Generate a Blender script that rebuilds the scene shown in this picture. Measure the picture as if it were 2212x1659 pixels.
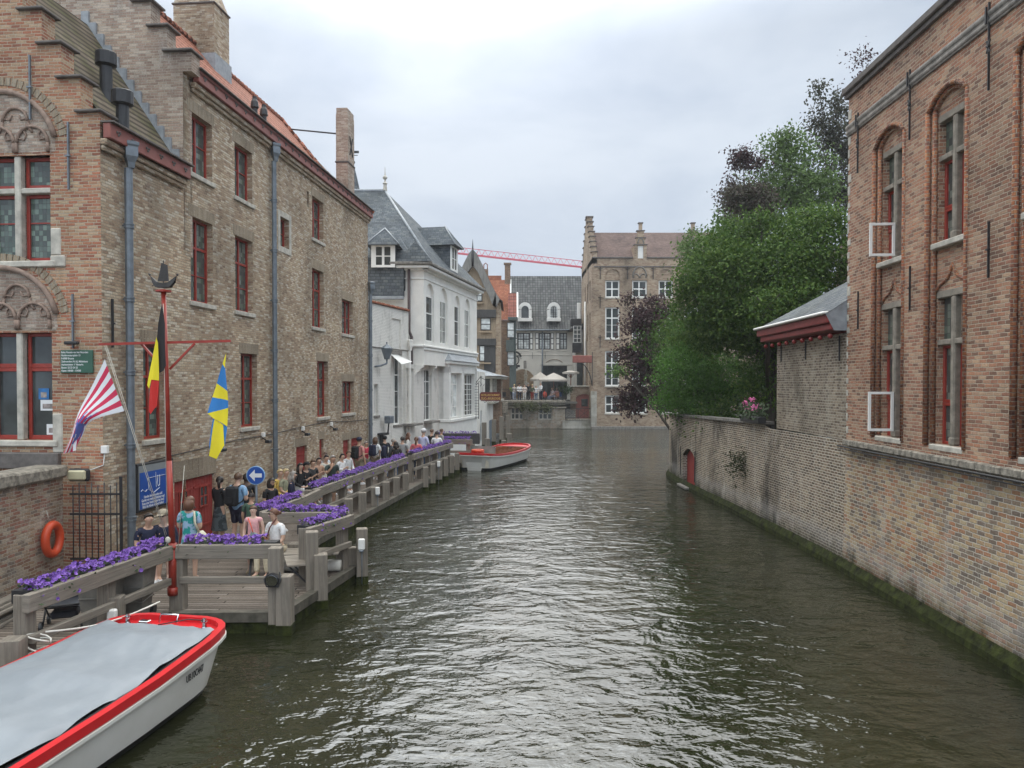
import bpy, math, random
import numpy as np
from mathutils import Matrix, Vector, noise as mnoise
R = math.radians
sc = bpy.context.scene
for o in list(bpy.data.objects): bpy.data.objects.remove(o)
col = sc.collection
random.seed(7)

# ------------------------------------------------------------ camera
CZ = 4.35
cam_d = bpy.data.cameras.new('camera'); cam = bpy.data.objects.new('camera', cam_d); col.objects.link(cam)
cam.location = (0, 0, CZ)
PITCH = 1.0
cam.rotation_euler = (R(90 - PITCH), 0, 0)
cam_d.sensor_width = 36; cam_d.lens = 36 * 1662 / 2212
cam_d.shift_y = -1662 * math.tan(R(PITCH)) / 2212 * -1
cam_d.clip_end = 2000
sc.camera = cam
sc.render.resolution_x = 1024; sc.render.resolution_y = 768
sc.render.engine = 'CYCLES'

# ------------------------------------------------------------ light and sky (overcast)
SUN_EL, SUN_ROT = 43, -5
w = bpy.data.worlds.new('World'); sc.world = w; w.use_nodes = True
nt = w.node_tree; nt.nodes.clear()
def wn(t, **k):
    n = nt.nodes.new(t)
    for a, b in k.items(): setattr(n, a, b)
    return n
sky = wn('ShaderNodeTexSky', sky_type='NISHITA', sun_disc=False, sun_elevation=R(SUN_EL), sun_rotation=R(SUN_ROT))
sky.air_density = 1.0; sky.dust_density = 3.0
tc = wn('ShaderNodeTexCoord'); mp = wn('ShaderNodeMapping'); mp.inputs['Scale'].default_value = (1, 1, 2.6)
nt.links.new(tc.outputs['Generated'], mp.inputs['Vector'])
nz = wn('ShaderNodeTexNoise'); nz.inputs['Scale'].default_value = 2.3; nz.inputs['Detail'].default_value = 6; nz.inputs['Roughness'].default_value = .55
nz.inputs['Distortion'].default_value = .25
nt.links.new(mp.outputs[0], nz.inputs['Vector'])
cr = wn('ShaderNodeValToRGB')
cr.color_ramp.elements[0].position = .40; cr.color_ramp.elements[0].color = (2.8, 3.35, 4.2, 1)
cr.color_ramp.elements[1].position = .62; cr.color_ramp.elements[1].color = (4.05, 4.55, 5.2, 1)
nt.links.new(nz.outputs['Fac'], cr.inputs['Fac'])
# overcast: brighter towards the zenith
sx = wn('ShaderNodeSeparateXYZ'); nt.links.new(tc.outputs['Generated'], sx.inputs[0])
mr = wn('ShaderNodeMapRange'); mr.inputs['From Min'].default_value = .40; mr.inputs['From Max'].default_value = 1
mr.inputs['To Min'].default_value = .80; mr.inputs['To Max'].default_value = 3.2
nt.links.new(sx.outputs['Z'], mr.inputs['Value'])
vm = wn('ShaderNodeVectorMath', operation='SCALE'); nt.links.new(cr.outputs[0], vm.inputs[0]); nt.links.new(mr.outputs[0], vm.inputs['Scale'])
hz = wn('ShaderNodeMapRange'); hz.inputs['From Min'].default_value = .35; hz.inputs['From Max'].default_value = .9; nt.links.new(sx.outputs['Z'], hz.inputs['Value'])
neu = wn('ShaderNodeMix', data_type='RGBA', blend_type='MULTIPLY'); nt.links.new(hz.outputs[0], neu.inputs[0]); nt.links.new(vm.outputs[0], neu.inputs[6]); neu.inputs[7].default_value = (1.16, 1.03, .84, 1)
# veiled sun: a bright patch in the cloud round the sun's direction
sdir = (math.sin(R(SUN_ROT))*math.cos(R(SUN_EL)), math.cos(R(SUN_ROT))*math.cos(R(SUN_EL)), math.sin(R(SUN_EL)))
nv = wn('ShaderNodeVectorMath', operation='NORMALIZE'); nt.links.new(tc.outputs['Generated'], nv.inputs[0])
dt = wn('ShaderNodeVectorMath', operation='DOT_PRODUCT'); nt.links.new(nv.outputs[0], dt.inputs[0]); dt.inputs[1].default_value = sdir
gm = wn('ShaderNodeMath', operation='MAXIMUM'); nt.links.new(dt.outputs['Value'], gm.inputs[0])
gp = wn('ShaderNodeMath', operation='POWER'); nt.links.new(gm.outputs[0], gp.inputs[0]); gp.inputs[1].default_value = 34
gs = wn('ShaderNodeMath', operation='MULTIPLY_ADD'); nt.links.new(gp.outputs[0], gs.inputs[0]); gs.inputs[1].default_value = 3.4; gs.inputs[2].default_value = 1
bk = wn('ShaderNodeMapRange'); sy = nt.nodes.new('ShaderNodeSeparateXYZ'); nt.links.new(nv.outputs[0], sy.inputs[0]); nt.links.new(sy.outputs['Y'], bk.inputs['Value'])
bk.inputs['From Min'].default_value = .25; bk.inputs['From Max'].default_value = -.6; bk.inputs['To Min'].default_value = 1; bk.inputs['To Max'].default_value = 1.7  # sky raised behind the camera, added as fill for the walls
bm2 = wn('ShaderNodeMath', operation='MULTIPLY'); nt.links.new(gs.outputs[0], bm2.inputs[0]); nt.links.new(bk.outputs[0], bm2.inputs[1]); gs = bm2
gl = wn('ShaderNodeVectorMath', operation='SCALE'); nt.links.new(neu.outputs[2], gl.inputs[0]); nt.links.new(gs.outputs[0], gl.inputs['Scale'])
mx = wn('ShaderNodeMix', data_type='RGBA'); mx.inputs[0].default_value = .95
nt.links.new(sky.outputs[0], mx.inputs[6]); nt.links.new(gl.outputs[0], mx.inputs[7])
bg = wn('ShaderNodeBackground'); bg.inputs['Strength'].default_value = .105
nt.links.new(mx.outputs[2], bg.inputs['Color'])
wo = wn('ShaderNodeOutputWorld'); nt.links.new(bg.outputs[0], wo.inputs[0])
sd = bpy.data.lights.new('sun', 'SUN'); so = bpy.data.objects.new('sun', sd); col.objects.link(so)
sd.energy = .9; sd.angle = R(60); sd.color = (1, .96, .9)
so.rotation_euler = (R(90 - SUN_EL), 0, R(SUN_ROT + 180) * -1)
_d = Vector((math.sin(R(SUN_ROT)) * math.cos(R(SUN_EL)), math.cos(R(SUN_ROT)) * math.cos(R(SUN_EL)), math.sin(R(SUN_EL))))
so.rotation_euler = _d.to_track_quat('Z', 'Y').to_euler()
sc.view_settings.view_transform = 'Standard'; sc.view_settings.look = 'None'
sc.view_settings.exposure = 0.9; sc.view_settings.gamma = 1

# ------------------------------------------------------------ helpers
def PX(dx, dy, y):            # photo measurement (2212 wide) on the plane at distance y -> world point
    return Vector(((dx - 1106) / 1662 * y, y, CZ + (829.5 - dy) / 1662 * y))
def T(x=0, y=0, z=0): return Matrix.Translation((x, y, z))
def RZ(a): return Matrix.Rotation(R(a), 4, 'Z')
def RX(a): return Matrix.Rotation(R(a), 4, 'X')
def RY(a): return Matrix.Rotation(R(a), 4, 'Y')
I4 = Matrix.Identity(4)

class MB:
    def __init__(s, M=None): s.v = []; s.f = []; s.m = []; s.uv = {}; s.M = M.copy() if M else I4.copy(); s.mi = 0; s.sm = set(); s.smooth = False
    def add(s, vs, fs, uvs=None):
        b = len(s.v); M = s.M
        s.v += [tuple(M @ Vector(p)) for p in vs]
        for k, f in enumerate(fs):
            if uvs: s.uv[len(s.f)] = uvs[k]
            if s.smooth: s.sm.add(len(s.f))
            s.f.append([b + i for i in f]); s.m.append(s.mi)
    def box(s, x0, x1, y0, y1, z0, z1):
        if x0 > x1: x0, x1 = x1, x0
        if y0 > y1: y0, y1 = y1, y0
        if z0 > z1: z0, z1 = z1, z0
        s.add([(x0,y0,z0),(x1,y0,z0),(x1,y1,z0),(x0,y1,z0),(x0,y0,z1),(x1,y0,z1),(x1,y1,z1),(x0,y1,z1)],
              [(0,3,2,1),(4,5,6,7),(0,1,5,4),(1,2,6,5),(2,3,7,6),(3,0,4,7)])
    def bbox(s, x0, x1, y0, y1, z0, z1, b=.01):    # box with chamfered vertical+horizontal edges
        cx, cy, cz = (x0+x1)/2, (y0+y1)/2, (z0+z1)/2
        hx, hy, hz = abs(x1-x0)/2, abs(y1-y0)/2, abs(z1-z0)/2
        vs = []; 
        idx = {}
        for sx in (-1,1):
            for sy in (-1,1):
                for sz in (-1,1):
                    for k in range(3):
                        p = [hx*sx, hy*sy, hz*sz]
                        for j, h in enumerate((hx,hy,hz)):
                            if j != k: p[j] -= b*(sx,sy,sz)[j]
                        idx[(sx,sy,sz,k)] = len(vs); vs.append((cx+p[0], cy+p[1], cz+p[2]))
        fs = []
        q = [(-1,-1),(1,-1),(1,1),(-1,1)]
        for sgn in (-1,1):
            a = [idx[(sgn,u,v,0)] for u,v in q]; fs.append(a if sgn>0 else a[::-1])
            a = [idx[(v,sgn,u,1)] for u,v in q]; fs.append(a if sgn>0 else a[::-1])
            a = [idx[(u,v,sgn,2)] for u,v in q]; fs.append(a if sgn>0 else a[::-1])
        for a_ in (-1,1):
            for b_ in (-1,1):
                f=[idx[(a_,b_,-1,0)],idx[(a_,b_,-1,1)],idx[(a_,b_,1,1)],idx[(a_,b_,1,0)]]; fs.append(f if a_*b_<0 else f[::-1])
                f=[idx[(-1,a_,b_,1)],idx[(-1,a_,b_,2)],idx[(1,a_,b_,2)],idx[(1,a_,b_,1)]]; fs.append(f if a_*b_<0 else f[::-1])
                f=[idx[(a_,-1,b_,2)],idx[(a_,-1,b_,0)],idx[(a_,1,b_,0)],idx[(a_,1,b_,2)]]; fs.append(f if a_*b_<0 else f[::-1])
        for sx in (-1,1):
            for sy in (-1,1):
                for sz in (-1,1):
                    f=[idx[(sx,sy,sz,0)],idx[(sx,sy,sz,1)],idx[(sx,sy,sz,2)]]; fs.append(f if sx*sy*sz>0 else f[::-1])
        s.add(vs, fs)
    def bar(s, a, b, w, h=None):         # rectangular bar from a to b
        h = h or w; a = Vector(a); b = Vector(b); d = (b-a).normalized()
        up = Vector((0,0,1)) if abs(d.z) < .95 else Vector((1,0,0))
        x = d.cross(up).normalized(); y = x.cross(d)
        vs = [p + x*i*w/2 + y*j*h/2 for p in (a,b) for i,j in ((-1,-1),(1,-1),(1,1),(-1,1))]
        s.add(vs, [(0,1,2,3)[::-1] and (3,2,1,0),(4,5,6,7),(0,1,5,4),(1,2,6,5),(2,3,7,6),(3,0,4,7)])
    def tube(s, pts, r, n=8, caps=True):
        pts = [Vector(p) for p in pts]; rs = r if isinstance(r, (list,tuple)) else [r]*len(pts)
        vs = []; prev = None
        for i, p in enumerate(pts):
            d = (pts[min(i+1,len(pts)-1)] - pts[max(i-1,0)]).normalized()
            if prev is None:
                up = Vector((0,0,1)) if abs(d.z) < .9 else Vector((1,0,0)); x = d.cross(up).normalized()
            else: x = (prev - d*prev.dot(d)).normalized()
            prev = x; y = d.cross(x)
            for k in range(n):
                a = 2*math.pi*k/n; vs.append(p + (x*math.cos(a) + y*math.sin(a))*rs[i])
        fs = [(i*n+k, i*n+(k+1)%n, (i+1)*n+(k+1)%n, (i+1)*n+k) for i in range(len(pts)-1) for k in range(n)]
        if caps: fs += [tuple(range(n))[::-1], tuple((len(pts)-1)*n+k for k in range(n))]
        o = s.smooth; s.smooth = True; s.add(vs, fs); s.smooth = o
    def lathe(s, prof, n=16, c=(0,0,0), cap=True):   # prof: (r,z)
        vs = [(c[0]+r*math.cos(2*math.pi*k/n), c[1]+r*math.sin(2*math.pi*k/n), c[2]+z) for r,z in prof for k in range(n)]
        fs = [(i*n+k, i*n+(k+1)%n, (i+1)*n+(k+1)%n, (i+1)*n+k) for i in range(len(prof)-1) for k in range(n)]
        if cap: fs += [tuple(range(n))[::-1], tuple((len(prof)-1)*n+k for k in range(n))]
        s.add(vs, fs)
    def sphere(s, c, r, n=10, m=7, sq=(1,1,1)):
        prof = [(math.sin(math.pi*i/m), -math.cos(math.pi*i/m)) for i in range(m+1)]
        prof[0] = (.02,-1); prof[-1] = (.02,1)
        vs = [(c[0]+r*sq[0]*q*math.cos(2*math.pi*k/n), c[1]+r*sq[1]*q*math.sin(2*math.pi*k/n), c[2]+r*sq[2]*z) for q,z in prof for k in range(n)]
        fs = [(i*n+k, i*n+(k+1)%n, (i+1)*n+(k+1)%n, (i+1)*n+k) for i in range(m) for k in range(n)]
        fs += [tuple(range(n))[::-1], tuple(m*n+k for k in range(n))]
        o = s.smooth; s.smooth = True; s.add(vs, fs); s.smooth = o
    def prism(s, poly, y0, y1):      # polygon in x,z extruded along y (poly CCW seen from -y)
        n = len(poly)
        vs = [(x,y0,z) for x,z in poly] + [(x,y1,z) for x,z in poly]
        s.add(vs, [tuple(range(n)), tuple(range(n,2*n))[::-1]] + [((i+1)%n, i, n+i, n+(i+1)%n) for i in range(n)])
    def slab(s, poly, z0, z1):       # polygon in x,y extruded along z (CCW)
        n = len(poly)
        vs = [(x,y,z0) for x,y in poly] + [(x,y,z1) for x,y in poly]
        s.add(vs, [tuple(range(n))[::-1], tuple(range(n,2*n))] + [(i, (i+1)%n, n+(i+1)%n, n+i) for i in range(n)])
    def quad(s, a, b, c, d, uv=None): s.add([a,b,c,d], [(0,1,2,3)], [uv] if uv else None)
    def build(s, name, mats, parent=None, M=None, bevel=0):
        me = bpy.data.meshes.new(name); me.from_pydata(s.v, [], s.f)
        mats = mats if isinstance(mats, (list,tuple)) else [mats]
        for m in mats: me.materials.append(m)
        me.polygons.foreach_set('material_index', [min(i, len(mats)-1) for i in s.m])
        if s.sm: me.polygons.foreach_set('use_smooth', [i in s.sm for i in range(len(s.f))])
        uvl = me.uv_layers.new(name='UVMap'); data = np.zeros(len(me.loops)*2, dtype=np.float32)
        for p in me.polygons:
            ex = s.uv.get(p.index)
            if ex:
                for k, li in enumerate(p.loop_indices): data[2*li:2*li+2] = ex[k]
                continue
            n = p.normal
            if abs(n.z) > .985: t = Vector((1,0,0)); b = Vector((0,1,0))
            else:
                t = Vector((-n.y, n.x, 0)).normalized(); b = n.cross(t)
                if t.y < -.9 or t.x < -.7: t = -t
            for li in p.loop_indices:
                c = me.vertices[me.loops[li].vertex_index].co
                data[2*li] = c.dot(t); data[2*li+1] = c.dot(b)
        uvl.data.foreach_set('uv', data)
        o = bpy.data.objects.new(name, me); col.objects.link(o)
        if parent: o.parent = parent
        if M is not None: o.matrix_local = M
        if bevel:
            bm_ = o.modifiers.new('bevel', 'BEVEL'); bm_.width = bevel; bm_.segments = 1; bm_.limit_method = 'ANGLE'
        return o

def tag(o, label=None, cat=None, group=None, kind=None):
    if label: o['label'] = label
    if cat: o['category'] = cat
    if group: o['group'] = group
    if kind: o['kind'] = kind
    return o
def empty(name, M, label, cat, group=None):
    o = bpy.data.objects.new(name, None); col.objects.link(o)
    o.matrix_world = M if isinstance(M, Matrix) else T(*M)
    o.empty_display_size = .2
    return tag(o, label, cat, group)

def boxes(name, mat, parent, F, L_, b=.012):      # a row of like parts, each its own object
    for q in L_: m = MB(F); m.bbox(*q, b); m.build(name, mat, parent)
# wall panel in the plane y=0 facing -y; openings (u0,u1,z0,z1,rise,depth); top of an arched opening is z1+rise
def panel(mb, u0, u1, z0, z1, ops=(), depth=.2, y=0.0):
    us = sorted({u0, u1} | {o[0] for o in ops} | {o[1] for o in ops})
    zs = sorted({z0, z1} | {o[2] for o in ops} | {o[3] + (o[4] if len(o) > 4 else 0) for o in ops})
    for a, b in zip(us[:-1], us[1:]):
        for c, d in zip(zs[:-1], zs[1:]):
            mu, mz = (a+b)/2, (c+d)/2
            if any(o[0] < mu < o[1] and o[2] < mz < o[3] + (o[4] if len(o) > 4 else 0) for o in ops): continue
            mb.quad((a,y,c),(b,y,c),(b,y,d),(a,y,d))
    for o in ops:
        a, b, c, d = o[:4]; r = o[4] if len(o) > 4 else 0; D = o[5] if len(o) > 5 else depth
        mb.quad((a,y,c),(a,y+D,c),(a,y+D,d),(a,y,d)); mb.quad((b,y+D,c),(b,y,c),(b,y,d),(b,y+D,d))
        mb.quad((b,y,c),(a,y,c),(a,y+D,c),(b,y+D,c))
        if not r: mb.quad((a,y,d),(b,y,d),(b,y+D,d),(a,y+D,d))
        else:
            N = 12; P = arch(a, b, d, r, N)
            for (x0,q0),(x1,q1) in zip(P[:-1], P[1:]):
                mb.quad((x0,y,q0),(x1,y,q1),(x1,y,d+r),(x0,y,d+r))
                mb.quad((x0,y,q0),(x1,y,q1),(x1,y+D,q1),(x0,y+D,q0))
def arch(a, b, zs, r, N=12):
    w2 = (b-a)/2; c = (a+b)/2
    if r >= w2*.98: return [(c-w2*math.cos(math.pi*i/N), zs+r*math.sin(math.pi*i/N)) for i in range(N+1)]
    Rr = (w2*w2+r*r)/(2*r); zc = zs+r-Rr; t = math.asin(w2/Rr)
    return [(c+Rr*math.sin(-t+2*t*i/N), zc+Rr*math.cos(-t+2*t*i/N)) for i in range(N+1)]

# window set in an opening: object origin at its lower left corner on the wall face F
def window(parent, F, u, z, w_, h_, d=.16, frame=None, glass=None, vs=(.5,), hs=(.65,), ft=.06, bt=.04, thin=(), sill=None, thinv=(), name='window', arched=0, sillw=.06):
    mb = MB(); y0, y1 = 0, .07
    mb.box(0, ft, y0, y1, 0, h_); mb.box(w_-ft, w_, y0, y1, 0, h_)
    mb.box(ft, w_-ft, y0, y1, 0, ft); 
    if not arched: mb.box(ft, w_-ft, y0, y1, h_-ft, h_)
    else:
        P = arch(ft/2, w_-ft/2, h_, arched, 10)
        for a, b in zip(P[:-1], P[1:]): mb.bar((a[0],.035,a[1]), (b[0],.035,b[1]), ft, .07)
    for v in vs: mb.box(w_*v-bt/2-.01, w_*v+bt/2+.01, y0+.004, y1-.004, ft, h_-ft if not arched else h_+arched*.9)
    for h in hs: mb.box(ft, w_-ft, y0+.008, y1-.008, h_*h-bt/2-.01, h_*h+bt/2+.01)
    for h in thin: mb.box(ft, w_-ft, y0+.02, y1-.02, h_*h-.012, h_*h+.012)
    for v in thinv: mb.box(w_*v-.012, w_*v+.012, y0+.024, y1-.024, ft, h_-ft)
    o = mb.build(name, frame, parent, F @ T(u, d, z))
    g = MB()
    if not arched: g.quad((ft*.5,.045,ft*.5),(w_-ft*.5,.045,ft*.5),(w_-ft*.5,.045,h_-ft*.5),(ft*.5,.045,h_-ft*.5))
    else:
        P = arch(ft/2, w_-ft/2, h_, arched, 10)
        g.add([(ft/2,.045,ft/2),(w_-ft/2,.045,ft/2)] + [(a,.045,b) for a,b in P[::-1]], [tuple(range(len(P)+2))])
    g.build('pane', glass, o)
    if sill:
        s = MB(); s.bbox(-.08, w_+.08, -d-sillw, .02, -.12, -.003, .012); s.build('sill', sill, o)
    return o

# ------------------------------------------------------------ materials
class NT:
    def __init__(s, name):
        m = bpy.data.materials.new(name); m.use_nodes = True; s.m = m; s.t = m.node_tree
        s.b = s.t.nodes['Principled BSDF']; s.N = s.t.nodes; s.L = s.t.links
    def n(s, t, ins=None, **k):
        x = s.N.new(t)
        for a, b in k.items(): setattr(x, a, b)
        for a, b in (ins or {}).items(): s.put(x.inputs[a], b)
        return x
    def put(s, inp, v):
        if isinstance(v, bpy.types.NodeSocket): s.L.new(v, inp)
        elif isinstance(v, bpy.types.Node): s.L.new(v.outputs[0], inp)
        else:
            if inp.type == 'RGBA' and isinstance(v, (tuple, list)) and len(v) == 3: v = (*v, 1)
            inp.default_value = v
    def math(s, op, a, b=0.0, c=0.0, clamp=False):
        x = s.N.new('ShaderNodeMath'); x.operation = op; x.use_clamp = clamp
        s.put(x.inputs[0], a); s.put(x.inputs[1], b); s.put(x.inputs[2], c); return x.outputs[0]
    def mix(s, f, a, b, mode='MIX'):
        x = s.N.new('ShaderNodeMix'); x.data_type = 'RGBA'; x.blend_type = mode
        s.put(x.inputs[0], f); s.put(x.inputs[6], a); s.put(x.inputs[7], b); return x.outputs[2]
    def noise(s, vec, scale, detail=3, rough=.55, dist=0, dim='3D'):
        x = s.n('ShaderNodeTexNoise', {'Scale': scale, 'Detail': detail, 'Roughness': rough, 'Distortion': dist}, noise_dimensions=dim)
        if vec is not None: s.L.new(vec, x.inputs['Vector'])
        return x.outputs['Fac']
    def rng(s, v, a, b, c=0.0, d=1.0):
        return s.n('ShaderNodeMapRange', {'Value': v, 'From Min': a, 'From Max': b, 'To Min': c, 'To Max': d}).outputs[0]
    def ramp(s, v, cols, const=False):
        x = s.N.new('ShaderNodeValToRGB'); s.L.new(v, x.inputs[0]); e = x.color_ramp.elements
        x.color_ramp.interpolation = 'CONSTANT' if const else 'LINEAR'
        for i, c in enumerate(cols):
            p = i/len(cols) if const else i/max(1, len(cols)-1)
            el = e[i] if i < 2 else e.new(p)
            el.position = p; el.color = (*c, 1)
        return x.outputs[0]
    def xyz(s, v): return s.n('ShaderNodeSeparateXYZ', {0: v}).outputs
    def comb(s, x, y, z=0.0): return s.n('ShaderNodeCombineXYZ', {0: x, 1: y, 2: z}).outputs[0]
    def vscale(s, v, sc_):
        return s.n('ShaderNodeVectorMath', {0: v, 1: sc_}, operation='MULTIPLY').outputs[0]
    def bump(s, h, dist=.01, st=1.0):
        x = s.n('ShaderNodeBump', {'Height': h, 'Distance': dist, 'Strength': st}); s.L.new(x.outputs[0], s.b.inputs['Normal'])
    def fin(s, c, rough=.8, metal=0.0, spec=None):
        s.put(s.b.inputs['Base Color'], c); s.put(s.b.inputs['Roughness'], rough); s.b.inputs['Metallic'].default_value = metal
        if spec is not None: s.b.inputs['Specular IOR Level'].default_value = spec
        return s.m

def plain(name, c, rough=.7, var=.25, scale=6, bump=0.0, metal=0.0, spec=None, stretch=(1,1,1), c2=None):
    t = NT(name); v = t.n('ShaderNodeTexCoord').outputs['Object']
    v2 = t.vscale(v, stretch)
    f = t.noise(v2, scale, 5, .6)
    lo = tuple(x*(1-var) for x in c); hi = c2 or tuple(min(1, x*(1+var)) for x in c)
    cc = t.mix(t.rng(f, .3, .7), lo, hi)
    if bump: t.bump(f, bump)
    return t.fin(cc, rough, metal, spec)

def brick(name, cols, mortar, bw=.19, bh=.062, mt=.010, stain=None, stain_sc=.6, stain_lo=.5, stain_hi=.72, stain_amt=.7, rough=.88, bump=.012, vert=False, irr=.012, warm=None, warm_sc=.35, off=.5, streak=None, tint=.35, const=True, wet=None):
    t = NT(name); uv = t.n('ShaderNodeTexCoord').outputs['UV']
    x, y, _ = t.xyz(uv)
    if vert: x, y = y, x
    v2 = t.comb(x, y)
    dn = t.noise(v2, 5, 2); dn2 = t.noise(v2, 16, 2)
    y_ = t.math('ADD', y, t.math('MULTIPLY', t.math('SUBTRACT', dn, .5), irr*2.4))
    x_ = t.math('ADD', x, t.math('MULTIPLY', t.math('SUBTRACT', dn2, .5), irr*2))
    rv = t.math('DIVIDE', y_, bh); row = t.math('FLOOR', rv)
    wn1 = t.n('ShaderNodeTexWhiteNoise', {'W': row}, noise_dimensions='1D').outputs['Value']
    ru = t.math('ADD', t.math('DIVIDE', x_, bw), t.math('ADD', t.math('MULTIPLY', t.math('MODULO', row, 2), off), t.math('MULTIPLY', wn1, .3)))
    cl = t.math('FLOOR', ru)
    wn = t.n('ShaderNodeTexWhiteNoise', {'Vector': t.comb(cl, row)}, noise_dimensions='2D').outputs['Value']
    fu = t.math('FRACT', ru); fv = t.math('FRACT', rv)
    du = t.math('MULTIPLY', t.math('MINIMUM', fu, t.math('SUBTRACT', 1, fu)), bw)
    dv = t.math('MULTIPLY', t.math('MINIMUM', fv, t.math('SUBTRACT', 1, fv)), bh)
    d = t.math('MINIMUM', du, dv)
    mask = t.rng(t.math('SUBTRACT', d, t.math('MULTIPLY', t.noise(v2, 40, 2), mt*.5)), mt*.1, mt*.6)
    cc = t.mix(.14, t.ramp(wn, cols, const), tuple(sum(q[i] for q in cols)/len(cols) for i in range(3)))
    fine = t.noise(v2, 28, 4, .65)
    cc = t.mix(1.0, cc, t.ramp(t.rng(fine, .25, .75), [(1-tint,)*3, (1+tint*.7,)*3]), 'MULTIPLY')
    big = t.noise(v2, .45, 5, .6, .3); cc = t.mix(1.0, cc, t.ramp(t.rng(big, .3, .7), [(.62,.61,.60), (.98,.98,.98), (1.22,1.2,1.16)]), 'MULTIPLY')
    if warm:
        wf = t.rng(t.noise(v2, warm_sc, 4, .6), .45, .65)
        cc = t.mix(t.math('MULTIPLY', wf, .6), cc, t.mix(1, cc, warm, 'MULTIPLY'))
    cc = t.mix(mask, mortar, cc)
    if stain:
        sf = t.rng(t.noise(t.comb(x, t.math('MULTIPLY', y, .55)), stain_sc, 6, .62, .4), stain_lo, stain_hi, 0, stain_amt)
        cc = t.mix(sf, cc, t.mix(.55, t.mix(1, cc, stain, 'MULTIPLY'), stain))
    run = t.rng(t.noise(t.comb(t.math('MULTIPLY', x, 2.6), t.math('MULTIPLY', y, .22)), 1.0, 5, .65), .54, .78, 0, .42); cc = t.mix(run, cc, t.mix(1, cc, (.42,.40,.38), 'MULTIPLY'))
    if wet:
        wz = t.math('SUBTRACT', y, t.math('MULTIPLY', t.noise(t.comb(t.math('MULTIPLY', x, 1.3), y), 1.4, 6, .7), 1.1)); cc = t.mix(t.rng(wz, -.42, .08, .92, 0), cc, wet)
        cc = t.mix(t.math('MULTIPLY', t.rng(wz, .10, .30, 1, 0), t.rng(wz, -.3, .05, 0, .35)), cc, (.40,.38,.36))
    if streak:      # pale lime and salt runs
        sf = t.rng(t.noise(t.comb(t.math('MULTIPLY', x, 2.2), t.math('MULTIPLY', y, .5)), .9, 6, .7), .53, .72, 0, .75)
        sf = t.math('MULTIPLY', sf, t.rng(fine, .3, .6))
        cc = t.mix(sf, cc, streak)
    t.bump(t.math('ADD', mask, t.math('MULTIPLY', fine, .6)), bump)
    return t.fin(cc, rough, spec=.2)

M = {}
M['brick_tan'] = brick('old tan brick', [(.49,.36,.245),(.58,.465,.33),(.42,.29,.195),(.65,.55,.42),(.53,.41,.285),(.31,.21,.145),(.45,.32,.215),(.68,.60,.49)], (.43,.365,.275),
      bw=.19, bh=.062, mt=.009, stain=(.11,.095,.08), stain_sc=.7, stain_lo=.56, stain_hi=.8, stain_amt=.45, streak=(.52,.47,.40), bump=.03)
M['brick_red'] = brick('warm red front brick', [(.42,.165,.10),(.40,.22,.135),(.47,.29,.18),(.30,.12,.08),(.50,.36,.24),(.40,.17,.10)], (.52,.45,.35),
      bw=.2, bh=.064, mt=.010, stain=(.13,.10,.08), stain_sc=.8, stain_lo=.58, stain_hi=.78, stain_amt=.6, warm=(1.0,1.12,1.1))
M['brick_gable'] = brick('grey pink gable brick', [(.40,.29,.23),(.47,.37,.29),(.33,.235,.185),(.54,.45,.37),(.37,.27,.21)], (.50,.45,.38),
      bw=.21, bh=.064, mt=.009, stain=(.13,.11,.10), stain_sc=.7, streak=(.55,.52,.48))
M['brick_right'] = brick('red brown facade brick', [(.34,.165,.11),(.40,.225,.15),(.28,.14,.095),(.46,.31,.21),(.40,.195,.12),(.19,.11,.08),(.41,.265,.185)], (.52,.44,.34),
      bw=.2, bh=.066, mt=.010, stain=(.42,.33,.27), stain_sc=.55, stain_lo=.52, stain_hi=.8, stain_amt=.35, warm=(1.12,1.12,1.08))
M['brick_orange'] = brick('orange moulded brick', [(.40,.155,.075),(.33,.12,.07),(.17,.08,.06),(.42,.20,.10),(.27,.12,.08)], (.40,.33,.26), bw=.3, bh=.068, mt=.010)
M['brick_quay'] = brick('weathered quay brick', [(.38,.255,.15),(.44,.315,.19),(.34,.185,.11),(.24,.195,.15),(.46,.36,.22),(.40,.20,.115),(.25,.20,.16),(.46,.38,.25),(.17,.14,.12)], (.56,.51,.43),
      bw=.215, bh=.078, mt=.013, stain=(.12,.11,.095), stain_sc=.75, stain_lo=.55, stain_hi=.74, stain_amt=.6, warm=(1.1,.98,.85), irr=.014, streak=(.5,.46,.40), wet=(.03,.032,.014))
M['brick_white'] = brick('lime bloomed quay brick', [(.17,.125,.085),(.25,.185,.13),(.12,.09,.065),(.33,.26,.18),(.21,.15,.105)], (.62,.565,.47),
      bw=.19, bh=.07, mt=.016, stain=(.03,.028,.025), stain_sc=.33, stain_lo=.50, stain_hi=.62, stain_amt=.85, streak=(.66,.61,.53), irr=.013, wet=(.03,.032,.014))
M['brick_pav'] = brick('grey buff pavilion brick', [(.24,.19,.14),(.32,.26,.19),(.16,.12,.09),(.38,.32,.24)], (.48,.44,.37),
      bw=.17, bh=.068, mt=.011, stain=(.09,.08,.065), stain_sc=.7, streak=(.5,.46,.38))
M['brick_far'] = brick('ochre far brick', [(.34,.25,.18),(.40,.305,.22),(.29,.20,.145),(.43,.34,.25)], (.42,.35,.26), bw=.28, bh=.12, mt=.012, stain=(.15,.12,.10), stain_sc=.4, tint=.3)
M['brick_brown'] = brick('brown far brick', [(.25,.155,.10),(.29,.19,.13),(.21,.13,.09)], (.33,.27,.2), bw=.28, bh=.12, mt=.012, stain=(.09,.075,.06), stain_sc=.4)
M['soldier'] = brick('upright lintel brick', [(.34,.27,.19),(.38,.31,.23),(.29,.225,.155),(.36,.28,.20)], (.40,.36,.29), bw=.30, bh=.062, mt=.009, vert=True)
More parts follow.
